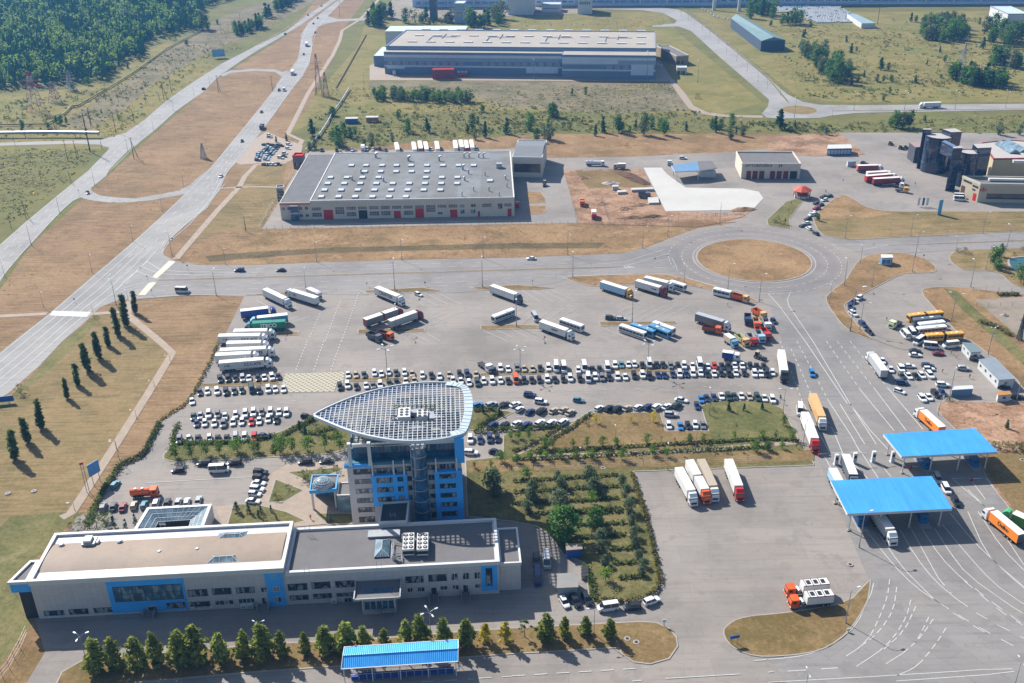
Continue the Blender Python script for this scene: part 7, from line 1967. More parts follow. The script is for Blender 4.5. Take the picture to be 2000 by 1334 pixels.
def tree_proto(kind, mat, n, seed, name):
    rn = random.Random(seed); prof, c0 = PROFILE[kind]; H = 10.0
    root = empty(name, (0, 0, 0)); b = MB()
    lumps = [(rn.uniform(0, 6.28), rn.uniform(0.05, .95), rn.uniform(.6, 1.15)) for _ in range(9)]
    cl = []
    for _ in range(max(14, n // 9)):                     # clump centres, then leaves round each
        t = rn.random() ** (1.25 if kind in ('pyramid', 'conifer', 'poplar') else .9); a = rn.uniform(0, 6.28)
        r = prof(t) * H * (rn.random() ** .42)
        bump = 1 + .28 * math.sin(3 * a + lumps[0][0] + 4 * t) + .18 * math.sin(5 * a + lumps[1][0] - 7 * t)
        r *= min(1.25, bump) if kind not in ('poplar',) else (.8 + .35 * rn.random())
        cl.append(Vector((r * math.cos(a), r * math.sin(a), H * (c0 + (1 - c0) * t))))
    ls = .5 if kind not in ('bush', 'willow') else .55
    spread = .3 if kind in ('poplar', 'conifer', 'sapling', 'pyramid') else .7
    for k_ in range(n):
        c = cl[k_ % len(cl)]
        p = c + Vector((rn.gauss(0, spread), rn.gauss(0, spread), rn.gauss(0, spread * .8)))
        if p.z < .15: p.z = .15 + rn.random() * .3
        leaf(b, p, ls, rn, .9)
    b.build('crown', mat, root)
    b = MB(); th = .55 if kind in ('conifer', 'poplar', 'pyramid') else .6
    if kind == 'bush':
        for q in range(4): b.tube((0, 0, 0), (rn.uniform(-2, 2), rn.uniform(-2, 2), 5), .12, .05, 5)
    else:
        b.tube((0, 0, 0), (0, 0, H * th), .2, .1, 6)
        for q in range(5):
            z = H * rn.uniform(c0 + .05, th); a = rn.uniform(0, 6.28); r = prof(.4) * H * .7
            b.tube((0, 0, z), (r * math.cos(a), r * math.sin(a), z + r * .5), .09, .03, 4)
    b.build('trunk', BARK, root)
    return root
TK = {'p': ('pyramid', L_PYR, 1300, 'pyramid_tree', 'conical leafy tree'), 'Y': ('pyramid', L_YEL, 800, 'yellow_tree', 'yellow leaved conical tree'), 'o': ('poplar', L_POP, 800, 'poplar_tree', 'slim dark poplar'), 'r': ('round', L_RND, 420, 'round_tree', 'round bright green tree'),
      'c': ('conifer', L_CON, 560, 'conifer_tree', 'dark conifer'), 'b': ('birch', L_BIR, 560, 'leafy_tree', 'leafy green tree'), 'u': ('bush', L_BSH, 260, 'bush', 'rounded bush'), 'w': ('willow', L_WIL, 900, 'willow_tree', 'silvery spreading tree'),
      'g': ('willow', L_BIR, 900, 'broad_tree', 'broad dark green tree'), 'y': ('round', L_YEL, 260, 'yellow_tree', 'small yellow tree'), 's': ('conifer', L_SPR, 420, 'spruce_tree', 'blue-grey spruce'), 'd': ('sapling', L_BSH, 140, 'young_tree', 'thin young tree'), 'l': ('birch', L_WIL, 560, 'pale_tree', 'pale green tree')}
trn = random.Random(17)
def plant(code, p, h, var=3, z=.02):
    kind, mat, n, name, _ = TK[code]; v = trn.randrange(var)
    key = ('tree', code, v)
    if key not in PROTO: PROTO[key] = tree_proto(kind, mat, n, hash_of(code) * 10 + v, name); o = PROTO[key]
    else: o = copy_tree(PROTO[key])
    s = h / 10.0; k_ = trn.uniform(.9, 1.12)
    o.location = (p[0], p[1], z); o.rotation_euler = (trn.gauss(0, .03), trn.gauss(0, .03), trn.uniform(0, 6.28)); k_ *= trn.uniform(.88, 1.14); o.scale = (s * k_, s * k_ * trn.uniform(.9, 1.1), s)
    o['_t'] = code
    return o
def hash_of(c): return ord(c)
def grove(where, group, *parts, z=.02, extra=None):
    """parts: (tile, 'x,y,top:code ...') foot point, row of the tip, kind"""
    objs = []
    for r, txt in parts:
        for t_ in txt.split():
            a, code = t_.split(':'); x, y, ty = map(float, a.split(','))
            px, py = q4(r, x, y); p = at(px, py); h = height_at(p, q4(r, x, ty)[1])
            objs.append(plant(code, p, max(1.0, h), z=z))
    if extra: objs += extra
    name_grove(objs, where, group)
def name_grove(objs, where, group):
    objs.sort(key=lambda o: o.location.x / max(1, o.location.y))
    seen = {}
    for o in objs: seen.setdefault(o['_t'], []).append(o)
    for code, l in seen.items():
        nm = TK[code][4]; cat = 'bush' if code == 'u' else 'tree'
        for i, o in enumerate(l):
            tag(o, f'only {nm} {where}' if len(l) == 1 else f'{ordw(i + 1)} {nm} from left {where}', cat, group); del o['_t']
def thicket(where, group, tile, poly, n, codes, h0, h1):
    P = [at(*q4(tile, x, y)).to_2d() for x, y in poly]; xs = [p.x for p in P]; ys = [p.y for p in P]; objs = []; pts = []; g_ = 0
    while len(objs) < n and g_ < 6000:
        g_ += 1
        q = Vector((trn.uniform(min(xs), max(xs)), trn.uniform(min(ys), max(ys))))
        if inside(q, P) and all((q - e).length > 3.2 for e in pts):
            pts.append(q); objs.append(plant(trn.choice(codes), q, trn.uniform(h0, h1)))
    name_grove(objs, where, group)

TREE_Z = ISL_Z
grove('in the row beside the lower road', 'trees in the strip below the office building', (13, '760,1250,1010:p 920,1235,1000:p 1095,1222,988:p 1240,1212,968:p 1420,1202,940:p 1560,1185,905:p 1740,1172,958:p 1900,1155,940:p'),
      (14, '65,1150,893:p 215,1132,940:p 395,1112,948:p 550,1100,900:p 700,1082,873:p 858,1062,898:p 1010,1060,925:p 1175,1040,862:p 1300,1035,805:p 1470,1030,833:p 1630,1050,848:p 1790,1022,888:Y 1955,1022,863:Y'),
      (15, '100,980,850:d 265,1002,800:p 415,985,828:p 575,968,828:p 760,982,833:p'), z=TREE_Z)
grove('in the avenue on the mown lawn', 'poplars along the footpath lawn', (9, '118,925,705:o 222,790,600:o 325,680,465:o 525,447,295:o 610,342,180:o 690,232,20:o 775,132,-68:o 850,35,-110:o'), (5, '925,1288,1073:o 992,1212,973:o 1057,1112,943:o'))
grove('by the highway lawn edge', 'shrubs on the highway lawn', (9, '165,405,335:u'))
grove('on the tree island', 'trees on the tree island before the tower', (9, '1375,915,800:r 1490,900,788:r 1612,890,778:r 1712,880,780:r 1857,870,762:r 1985,860,782:r'), (10, '197,865,740:r 283,855,752:r 408,862,750:r 540,852,728:r 655,852,722:r 340,700,622:c 385,752,660:c 480,705,650:u 20,860,790:r'), z=TREE_Z)
grove('on the dry and green lawns', 'young trees on the lawns behind the tower', (11, '655,640,578:y 925,632,583:y 1102,628,550:y 585,822,748:r 707,822,748:r 475,822,770:r 815,820,758:r 935,812,780:d 1052,802,728:r 1167,785,745:d 1270,792,755:d 1382,792,728:r 1497,782,728:r 1612,765,735:d 1732,757,708:r 1842,755,725:d 1952,772,698:r '
      '1692,542,480:c 1812,542,488:c 1952,532,470:c 255,842,758:r 317,832,778:r 50,762,700:r 125,762,688:r 1570,545,515:u 580,650,620:u'), (10, '1770,560,500:c 1900,575,520:c 1810,600,570:u 1985,770,700:r 1915,945,860:r 1965,650,625:u'), (12, '60,780,700:d 185,770,690:r 120,660,590:r 5,850,790:r 105,840,780:r 220,840,805:d'), z=TREE_Z)
grove('along the hedged garden path', 'trees along the hedged garden path', (11, '35,952,890:r 150,932,853:r 267,922,863:r 382,922,858:r 502,922,858:r 622,922,848:r 742,912,858:r 857,925,838:r 980,905,862:d 1097,895,820:r 1202,902,830:r 1320,892,845:d 1550,855,800:d 1785,862,808:d 1902,862,778:r 1990,850,790:r 1670,870,830:u'), (10, '1835,982,930:r 1705,992,950:r'), z=TREE_Z)
grove('in the hedged garden plot', 'trees and shrubs in the hedged garden plot', (11, '605,1095,978:w 640,1175,1075:w 382,1145,1060:w 352,1085,1020:w 160,1205,1090:w 378,1305,1175:w 862,1125,1050:w 885,1210,1120:w 912,1335,1228:w 622,1275,1168:r 122,1335,1258:w 110,1080,988:r 140,1242,1150:w 240,1140,1110:u 500,1120,1095:u 740,1110,1085:u 760,1290,1260:u 250,1220,1190:u 500,1210,1180:u'),
      (15, '402,205,-20:g 655,115,-15:g 932,105,25:w 947,195,118:w 962,275,208:w 692,225,138:w 692,315,228:w 992,365,308:w 727,415,348:w 730,540,438:r 1022,430,368:w 1012,495,440:w'), (10, '1850,1155,1000:w 1880,1210,1130:w 1900,1080,1040:u 1960,1200,1160:u'), z=TREE_Z)
grove('beside the plaza and glass court', 'spruces and shrubs by the plaza', (13, '760,145,10:u 820,60,0:u 900,135,38:s 985,135,60:s 1062,95,20:s 620,110,60:u 560,130,85:u'), (9, '1852,1335,1258:s 1945,1335,1260:s 1210,1332,1300:u'), (10, '385,1090,1010:u 520,1030,985:u 630,1025,975:u 385,1095,1050:u 258,1160,1125:u 165,1230,1180:u 40,1335,1290:s 120,1330,1285:s'), (14, '55,75,20:u 160,60,20:s 585,80,10:s 20,40,-10:c'), z=TREE_Z)
grove('around the pond', 'trees and shrubs around the pond', (8, '1792,775,690:b 1762,735,600:b 1812,672,578:b 1972,872,738:r 1845,705,680:u 1532,642,600:u 1480,632,605:u 1990,622,590:u 1920,662,640:u 1840,770,730:u'), z=TREE_Z)
grove('on the planted bed by the pavilion', 'plants on the planted bed', (8, '75,405,350:u 45,400,375:u 160,330,300:d 180,270,240:d 130,420,370:d'), z=TREE_Z)
grove('alone at the edge of the pavilion verge', 'verge trees', (8, '388,390,335:b'), z=TREE_Z)
grove('on the bare building site', 'plants on the building site', (12, '1862,682,618:c 1400,462,425:u 1430,455,430:u 1440,440,415:u'), z=TREE_Z)
grove('along the hedge behind the smooth canopy', 'shrubs behind the smooth canopy', (12, '1745,832,785:u 1800,838,785:u 1850,842,780:u 1905,845,785:u 1960,848,790:u 2010,850,790:u'), z=TREE_Z)
grove('in the meadow behind the workshop', 'trees in the meadow behind the workshop', (2, '445,1065,925:c 650,1145,985:b 620,1120,1000:b 690,1065,958:b 740,1080,990:b 775,1062,990:b 905,1155,1040:l 850,1150,1080:l 945,1120,1050:u 460,1165,1080:l 420,1170,1110:l 1115,935,855:b 1190,1035,930:b 1345,1035,918:c 1690,1005,888:b 1785,1075,948:c 1955,1045,918:c 1065,1102,1035:l 1710,1092,1008:l 1655,1040,970:c 1735,970,910:b 600,905,838:g 680,830,780:u 1770,875,818:b 1270,1000,970:u 960,1020,980:u 1010,990,950:u 1310,1095,1055:u 1510,1095,1060:u 1150,1010,975:u 980,930,895:u 1230,930,900:u 1420,930,895:u 1560,915,880:u 1240,840,810:u 1600,915,885:u 160,1112,1065:c 240,1100,1040:c'))
grove('in the line of trees above the yard road', 'trees in the line above the yard road', (3, '315,912,808:g 140,1012,888:b 190,1102,1000:b 290,1092,963:l 250,1080,990:l 280,962,918:b 650,1062,978:c 710,1035,908:c 830,1035,898:b 860,1020,950:b 1030,1055,888:l 1090,1005,908:b 1010,1000,920:c 1185,1055,928:b 1220,1005,960:c 1160,1000,930:b 1360,1022,948:c 1590,1035,908:c 1560,1000,930:b 1630,1010,930:b 1715,992,888:b 1705,1088,988:l 1800,1062,978:l 1750,1050,990:c 575,742,680:b 470,742,690:c 1450,772,728:u 920,1032,980:b 965,1002,930:c 50,740,705:u 100,760,730:u 230,770,730:u 370,800,770:u 500,960,920:u 440,985,950:u 1230,720,690:u 1110,870,840:u 900,1150,1120:u 150,1150,1110:u'))
thicket('in the dense thicket below the warehouse', 'trees in the dense thicket below the warehouse', 2, [(920, 790), (1690, 815), (1690, 770), (920, 750)], 46, 'bbrl', 5.5, 9)
thicket('in the wood left of the warehouse', 'trees in the wood left of the warehouse', 2, [(870, 215), (1000, 225), (1065, 190), (1065, 130), (880, 150)], 11, 'ccb', 14, 22)
thicket('behind the white hall by the brick tower', 'trees behind the white hall by the brick tower', 2, [(1160, 190), (1500, 195), (1560, 150), (1440, 130), (1180, 160)], 12, 'lbuc', 6, 16)
thicket('behind the warehouse near the grey house', 'trees behind the warehouse near the grey house', 2, [(1640, 225), (1860, 225), (1990, 200), (1960, 140), (1640, 140)], 13, 'bcbl', 10, 20)
grove('by the long shed and meadow bend', 'trees in the upper right meadow', (4, '110,195,100:b 190,195,58:b 250,185,78:b 150,190,90:c 220,190,100:l 330,212,163:l 20,205,158:b 275,292,230:c 290,270,225:c 270,412,318:l 340,412,358:b 310,465,408:b 380,525,428:l 430,572,448:l 470,570,480:b 540,645,468:b 580,600,500:c 620,625,498:b 480,662,600:u 550,660,610:u 700,645,580:b 750,602,550:c 850,642,578:l 900,640,590:b 960,642,588:b 1000,655,600:u 1150,652,588:c 650,662,600:l 780,650,610:u 270,605,560:u 320,400,340:l 250,380,330:l'))
grove('scattered over the upper right meadow', 'scattered trees in the upper right meadow', (4, '1115,172,98:c 1155,172,120:b 1280,182,148:u 1210,170,140:u 1080,190,165:u 610,332,278:c 645,412,338:c 690,400,365:l 930,362,330:u 980,265,245:u 975,165,145:u 1340,412,358:c 1380,485,428:b 1390,532,490:u 880,545,448:c 940,545,490:b 990,530,490:u 1240,507,470:c 760,505,480:u 1270,365,340:u 1440,375,345:u 1680,382,290:c 950,732,678:l 820,772,740:u 900,787,738:l 1300,665,630:u 1100,700,680:u 800,695,670:u 1350,615,580:l 1000,1000,868:b 1100,995,868:b 1050,1000,880:l 960,990,910:b 90,1008,843:c 210,1002,938:c 450,1052,988:l 400,1050,1010:u 500,1055,1015:u 1800,1055,955:l 1960,1055,975:l 1740,1010,970:u 1500,960,925:u 1900,970,940:u 1220,950,900:b 900,1010,970:u 650,990,960:u 1650,192,138:b 1740,162,118:b 1810,172,130:b 1570,160,135:u 1620,170,135:u'))
thicket('in the wide upper right thicket', 'trees in the wide upper right thicket', 4, [(1130, 280), (1180, 220), (1330, 200), (1500, 215), (1590, 320), (1420, 340), (1250, 320)], 46, 'lblbr', 9, 18)
thicket('in the thicket below the white box building', 'trees in the thicket below the white box building', 4, [(1680, 250), (1780, 225), (2000, 280), (2000, 330), (1850, 385), (1740, 360)], 28, 'lbb', 8, 17)
thicket('in the thicket at the right picture edge', 'trees in the thicket at the right edge', 4, [(1700, 520), (1740, 480), (1960, 480), (1960, 540), (1760, 545)], 11, 'lbb', 9, 15)
thicket('in the thicket above the cross road', 'trees in the thicket above the cross road', 4, [(1420, 640), (1440, 590), (1620, 620), (1850, 640), (1850, 690), (1640, 690), (1500, 660)], 30, 'bbcl', 7, 15)
grove('by the pylons on the left meadow', 'shrubs on the left meadow', (1, '180,1015,938:b 85,965,920:u 480,975,898:b 520,965,915:b 380,1005,950:b 430,1000,955:u 440,960,905:b 815,745,690:u 570,705,640:b 690,665,600:b 660,660,620:b 190,920,880:u 1000,535,488:c 1090,475,418:l 1130,415,358:b 1350,312,258:u 1460,355,310:b 1580,235,90:l 1620,230,120:b 1700,190,150:b 780,600,560:b 850,640,600:u 240,1230,1205:u'))
thicket('in the conifer belt beside the far carriageway', 'conifers in the belt beside the far carriageway', 1, [(1800, 305), (2000, 255), (2000, 215), (1880, 240), (1720, 360)], 12, 'ccb', 8, 13)
thicket('in the long conifer belt up the highway', 'conifers in the long belt up the highway', 2, [(10, 240), (80, 200), (110, 130), (330, 20), (330, -10), (240, 20), (100, 120), (0, 200)], 24, 'ccb', 9, 16)
thicket('in the green belt below the long shed', 'trees in the green belt below the long shed', 4, [(240, 360), (330, 400), (480, 480), (640, 560), (640, 650), (440, 650), (380, 560), (260, 430)], 30, 'blbl', 7, 15)
thicket('at the works fence by the long shed', 'trees at the works fence', 3, [(1830, 150), (1950, 170), (2000, 130), (1990, 90), (1840, 90)], 8, 'bbc', 10, 18)
thicket('at the far works corner', 'trees at the far works corner', 4, [(0, 150), (40, 150), (40, 80), (0, 80)], 3, 'bb', 12, 18)

# hedges: each a band of leaf clumps along a line
def hedge(label, tile, txt, w=1.0, h=1.1, mat=None, per=5.5, z=TREE_Z):
    P = smooth_pts(ground_line([q4(tile, *map(float, t_.split(','))) for t_ in txt.split()]), 1)
    rn = random.Random(len(txt)); b = MB()
    for a, c in zip(P[:-1], P[1:]):
        L = (c - a).length; n = int(L * per * max(1, w) * 3.2) + 1; d = (c - a).normalized(); nn = Vector((-d.y, d.x))
        for _ in range(n):
            p = a.lerp(c, rn.random()) + nn * rn.gauss(0, w * .33); hh = h * (.8 + .35 * rn.random())
            leaf(b, Vector((p.x, p.y, z + hh * rn.random() ** .6)), .36, rn, 1.3)
    o = b.build('hedge', mat or L_HDG); tag(o, label, 'hedge', 'clipped hedges'); return o
hedge('clipped hedge along the lorry park side kerb', 9, '1722,-20 1640,170 1560,325 1500,440 1440,500 1330,570 1255,620', 1.0, .9, L_DRY, 3.2, .02)
hedge('thick green hedge along the bend to the forecourt', 9, '1250,640 1190,750 1130,880 1040,935 950,960 900,1030', 1.5, 1.3, None, 7, .02)
hedge('thick green hedge from the forecourt down to the glass court', 9, '900,1035 850,1110 790,1200 735,1320 680,1440', 1.5, 1.3, None, 7, .02)
hedge('hedge on the tip of the tree island', 9, '1395,650 1370,700 1340,800', 1.2, 1.0)
hedge('hedge behind the cars on the tree island', 9, '1345,800 1600,800 1850,795 2010,775', 1.2, 1.1)
hedge('hedge on the middle of the tree island', 10, '5,772 80,755 150,740 150,800 130,880', 1.2, 1.1)
hedge('hedge on the slanted edge of the tree island', 10, '180,860 190,760 300,685 400,640 460,610', 1.3, 1.1)
hedge('inner curling hedge on the tree island', 10, '390,720 480,730 560,690 600,680 640,740 560,760', 1.2, 1.0)
hedge('hedge under the leaf roof tip', 10, '390,640 430,615 460,600', 1.3, 1.1)
hedge('hedge on the little wedge behind the tower', 10, '1700,545 1850,535 1920,560 1840,610 1720,690', 1.3, 1.1)
hedge('long hedge under the inner slanted car line', 10, '1700,715 1850,705 2000,695 2380,675', 1.3, 1.1)
hedge('hedge along the slanted garden path, tower side', 11, '0,865 120,830 200,790 300,725 370,680', 1.0, .9, L_DRY)
hedge('hedge along the slanted garden path, lawn side', 11, '180,880 260,820 350,745 450,690 560,610 620,565', 1.0, .9)
hedge('upper hedge of the straight garden path', 11, '200,875 350,860 700,840 1000,825 1300,805 1700,785 2000,765', .9, .9)
hedge('lower hedge of the straight garden path', 11, '0,930 400,915 900,885 1300,865 1700,845 2000,830', .9, .9)
hedge('upper hedge of the straight path at the road end', 12, '0,770 150,775 240,790', .9, .9)
for i, (tile, tx) in enumerate(((11, '0,1100 400,1075 830,1048'), (11, '0,1185 400,1160 835,1138'), (11, '20,1275 430,1258 835,1228'), (11, '440,1330 700,1318 860,1312'), (15, '180,20 500,12 860,2'), (15, '510,108 700,100 890,88'), (15, '530,208 700,198 890,185'), (15, '750,298 860,292 950,285'), (15, '780,408 880,402 975,395'), (15, '820,522 920,518 1010,510'))):
    hedge(f'{ordw(i + 1)} cross hedge of the garden plot counted from the tower side' if i else 'topmost cross hedge of the garden plot near the tower', tile, tx, .9, .8)
hedge('side hedge of the garden plot along the lorry lot', 11, '940,1040 990,1200 1035,1340', 1.1, .9, L_DRY)
hedge('lower side hedge of the garden plot down to the rounded end', 15, '1040,10 1090,220 1140,440 1160,560 1110,640 1020,690 880,715 700,690', 1.1, .9, L_DRY)
hedge('hedge between the garden plot and the twin garage', 15, '560,420 600,480 620,580 640,700', 1.3, 1.2)
hedge('low hedge by the bare lot fence', 8, '1790,975 1880,970 1960,975', 1.6, 1.1)
hedge('rough hedge on the pond road verge', 8, '1640,1180 1720,1200 1800,1230 1890,1290', 2.0, 1.2, L_DRY)

# forest: one mass of conifers and broadleaf crowns
def forest(name, label, polypx, spacing, h0, h1, seed, mats, conif=.8, clear=None):
    P = [at(*p).to_2d() for p in polypx]; xs = [p.x for p in P]; ys = [p.y for p in P]; rn = random.Random(seed); b = MB()
    y = min(ys); V, Fc, Mi = b.v, b.f, b.m
    while y < max(ys):
        x = min(xs) + rn.uniform(0, spacing)
        while x < max(xs):
            q = (x + rn.uniform(-.4, .4) * spacing, y + rn.uniform(-.4, .4) * spacing)
            if inside(q, P):
                h = rn.uniform(h0, h1); con = rn.random() < conif
                if con:
                    r = h * rn.uniform(.14, .19); n = 6; a0 = rn.uniform(0, 6)
                    for zb, zt_, rr in ((.12, .62, 1.0), (.4, .82, .72), (.64, 1.0, .45)):
                        k0 = len(V); apex = Vector((q[0] + rn.uniform(-.2, .2), q[1], h * zt_)); V.append(apex)
                        for i in range(n * 2):
                            a = a0 + PI * i / n; ri = r * rr * (1.0 if i % 2 else .55) * rn.uniform(.8, 1.2)
                            V.append(Vector((q[0] + ri * math.cos(a), q[1] + ri * math.sin(a), h * zb + rn.uniform(-.6, .6) + (0 if i % 2 else .8))))
                        for i in range(n * 2): Fc.append((k0, k0 + 1 + i, k0 + 1 + (i + 1) % (n * 2))); Mi.append(0)
                else:
                    for _ in range(34):
                        a, e, rr = rn.uniform(0, 6.28), rn.uniform(-.2, 1.0), h * .3
                        leaf(b, Vector((q[0] + rr * math.cos(a) * math.sqrt(max(0, 1 - e * e)), q[1] + rr * math.sin(a) * math.sqrt(max(0, 1 - e * e)), h * .6 + rr * 1.2 * e)), 1.1, rn, .6, 1)
            x += spacing
        y += spacing
    o = b.build(name, mats, origin=(0, 0, 0)); tag(o, label, 'forest', kind='stuff'); return o
FM = [leaf_mat('forest_needles', '3f6c58', '4f8068', '6a987a', .55, .05), leaf_mat('forest_leaves', '5a7c44', '749254', '9cae6e', .55, .05)]
forest('conifer_forest', 'dense dark conifer forest filling the far left corner beyond the meadow', pxs('-60,172 0,174 50,172 110,168 160,160 205,158 232,140 242,118 290,112 282,95 300,78 345,66 392,60 398,20 420,8 470,-6 470,-45 200,-60 -100,-30 -140,40 -130,120'), 5.6, 10, 17, 4, FM, .8)

# rough weeds and tussocks over the meadows: nobody could count them
def weeds(name, label, polys, n, s0, s1, mats, seed):
    rn = random.Random(seed); b = MB()
    for poly, share in polys:
        P = [at(*p).to_2d() for p in pxs(poly)]; xs = [p.x for p in P]; ys = [p.y for p in P]; k = 0; want = int(n * share); tries = 0
        cl = [(rn.uniform(min(xs), max(xs)), rn.uniform(min(ys), max(ys)), rn.uniform(6, 30)) for _ in range(60)]
        while k < want and tries < want * 12:
            tries += 1
            if rn.random() < .65: c = rn.choice(cl); q = (rn.gauss(c[0], c[2]), rn.gauss(c[1], c[2] * .7))
            else: q = (rn.uniform(min(xs), max(xs)), rn.uniform(min(ys), max(ys)))
            if not inside(q, P): continue
            k += 1; s = rn.uniform(s0, s1); mi = rn.randrange(len(mats))
            for _ in range(3): leaf(b, Vector((q[0] + rn.gauss(0, s * .5), q[1] + rn.gauss(0, s * .5), s * .22 + .05)), s * .5, rn, 2.6, mi)
    o = b.build(name, mats, origin=(0, 0, 0)); tag(o, label, 'weeds', kind='stuff')
WM = [leaf_mat('weed_green', '5a6232', '6c7038', '7e7e46', .52), leaf_mat('weed_straw', '8f8450', 'a09260', 'b0a070', .56), leaf_mat('weed_olive', '6a6a3c', '7a7644', '8c8450', .52)]
weeds('meadow_weeds', 'rough weeds and tussocks over the wide meadows', (('700,170 1310,165 1345,215 1490,235 1640,238 2000,225 2000,262 1640,258 1400,258 1060,260 900,270 610,285 600,230 660,140', .36), ('1500,60 1540,45 2000,65 2000,190 1640,200 1570,195 1520,150', .26),
                                                                           ('0,180 120,180 230,160 300,110 420,60 560,0 600,20 420,125 300,215 220,268 0,278', .22), ('0,290 195,292 160,330 0,455', .08), ('720,25 980,30 1300,35 1290,55 990,58', .05)), 9000, .6, 1.7, WM, 8)
weeds('dry_tussocks', 'dry straw tussocks on the brown grass', (('345,505 480,340 540,400 510,450 1120,440 1360,446 1200,494 700,508', .3), ('0,570 60,480 180,375 300,260 430,150 560,140 540,165 410,330 265,470 95,612', .4), ('1600,430 1900,420 2000,425 2000,450 1780,458 1620,458', .1)), 2200, .3, .7, [WM[1], leaf_mat('tussock_brown', '7e6a4a', '8f7a56', 'a08a66', .56)], 9)

def scrub(name, label, poly, n, seed):
    rn = random.Random(seed); P = [at(*p).to_2d() for p in pxs(poly)]; xs = [p.x for p in P]; ys = [p.y for p in P]; b = MB(); k = t_ = 0
    cl = [(rn.uniform(min(xs), max(xs)), rn.uniform(min(ys), max(ys)), rn.uniform(5, 22)) for _ in range(26)]
    while k < n and t_ < n * 15:
        t_ += 1; c = rn.choice(cl); q = (rn.gauss(c[0], c[2] * 1.6), rn.gauss(c[1], c[2])) if rn.random() < .75 else (rn.uniform(min(xs), max(xs)), rn.uniform(min(ys), max(ys)))
        if not inside(q, P): continue
        k += 1; s = rn.uniform(.5, 1.7); mi = 0 if rn.random() < .7 else 1
        for _ in range(12):
            a, r, z = rn.uniform(0, 6.28), s * rn.random() ** .5, rn.random()
            leaf(b, Vector((q[0] + r * math.cos(a) * 1.1, q[1] + r * math.sin(a), .15 + s * z * 1.1 * (1.1 - .6 * r / s))), .42 + .12 * s, rn, 1.0, mi)
    tag(b.build(name, [L_BSH, WM[0]], origin=(0, 0, 0)), label, 'scrub', kind='stuff')
scrub('low_scrub', 'low green scrub spread over the meadow behind the workshop', '600,235 720,168 1000,205 1330,215 1490,238 1640,242 2000,225 2000,262 1640,258 1400,256 1060,258 900,268 610,288', 620, 31)
scrub('low_scrub', 'low green scrub over the upper right meadow', '1540,60 2000,70 2000,185 1640,196 1575,188 1530,120', 420, 32)
scrub('low_scrub', 'low green scrub over the left meadow by the pylons', '0,185 120,182 230,165 300,115 400,70 410,110 300,212 225,262 0,272', 260, 33)

# ================================================================== street furniture
M_POLE = pm('lamp_pole_steel', '9ba0a3', .5, .1, 1, metallic=.2, k=.75, obj=True)
M_HEAD = pm('lamp_head', 'd3d6d8', .4, .05, 1, k=.8, obj=True)
M_WOOD = pm('wooden_pole', '5c5248', .9, .2, 1, k=.7, obj=True)
def lamp_proto(arms):
    root = empty('street_lamp', (0, 0, 0)); b = MB()
    b.tube((0, 0, 0), (0, 0, 9.4), .12, .07, 7); b.tube((0, 0, 0), (0, 0, 1.2), .17, .17, 7); b.build('pole', M_POLE, root)
    for i in range(arms):
        a = 2 * PI * i / arms; d = Vector((math.cos(a), math.sin(a), 0)); b = MB()
        b.chain([Vector((0, 0, 9.2)), d * .35 + Vector((0, 0, 9.7)), d * 1.1 + Vector((0, 0, 9.95)), d * 1.7 + Vector((0, 0, 10))], .06, 5); b.build('arm', M_POLE, root)
        b = MB(); o = d * 1.9; n = Vector((-d.y, d.x, 0))
        b.obox((o.x, o.y), d, n, -.35, .55, -.2, .2, 9.9, 10.1); b.build('lamp_head', M_HEAD, root)
    return root
def lamps(where, *parts, group='street lamps'):
    objs = []
    for r, txt in parts:
        for t_ in txt.split():
            a, c = t_.split(':'); x, y, ty = map(float, a.split(',')); arms = int(c[0]); ang = float(c[1:] or 0)
            p = at(*q4(r, x, y)); h = height_at(p, q4(r, x, ty)[1])
            o = place(('lamp', arms), lambda: lamp_proto(arms), (p.x, p.y, .12), R_(ang)); s = h / 10; o.scale = (max(s, .7), max(s, .7), s); objs.append(o)
    objs.sort(key=lambda o: o.location.x / o.location.y)
    for i, o in enumerate(objs): tag(o, f'only street lamp {where}' if len(objs) == 1 else f'{ordw(i + 1)} street lamp from left {where}', 'street lamp', group)
lamps('on the lower road edge of the picture', (16, '605,870,605:120 710,280,10:125 625,125,-5:190 1930,1345,1165:290 300,1345,1252:290'), (15, '640,960,757:2180'))
lamps('in the tree strip below the office', (13, '680,1180,965:3150'), (14, '28,960,868:3150 1368,1010,778:430'))
lamps('on the lawns behind the tower', (11, '1540,578,385:190 805,832,675:190 1437,827,690:190 1215,1005,820:190 532,965,850:190'))
lamps('between the long car rows', (11, '65,262,55:430 1058,232,12:430'), (10, '1030,302,50:430'))
lamps('along the gate lanes', (12, '115,567,372:20 270,832,635:160'))
lamps('around the bus park', (12, '1412,462,215:140 1328,578,440:140 1942,462,235:150 1718,102,-90:150'), (8, '640,1252,918:120 715,1242,1028:2160 1432,1172,955:2160 1745,1335,1220:220 480,1037,898:190'))
lamps('on the kiosk island and pond road', (8, '1125,792,635:130 810,902,728:120 720,727,588:190 595,897,698:190 1582,907,705:190 1700,772,600:120 1860,622,430:190 1465,632,520:190'))
lamps('on the verge above the pond road', (8, '600,527,358:130 1112,512,348:120 1675,492,328:120 1395,512,430:120 1150,670,485:120'))
lamps('around the roundabout', (7, '1685,937,735:130 1930,1022,815:130 1345,872,740:190 1215,512,358:130 1020,607,440:130 1622,422,255:190'))
lamps('along the north side of the cross road', (6, '475,712,548:1300 1140,697,528:1300 1775,682,508:1300'), (7, '435,657,488:1300'), (5, '1762,732,598:1300 1345,662,485:1140'))
lamps('along the lorry park kerb', (6, '390,917,768:190 1085,932,703:190 1770,907,688:190'), (7, '475,832,648:190'), (5, '1690,972,778:190'))
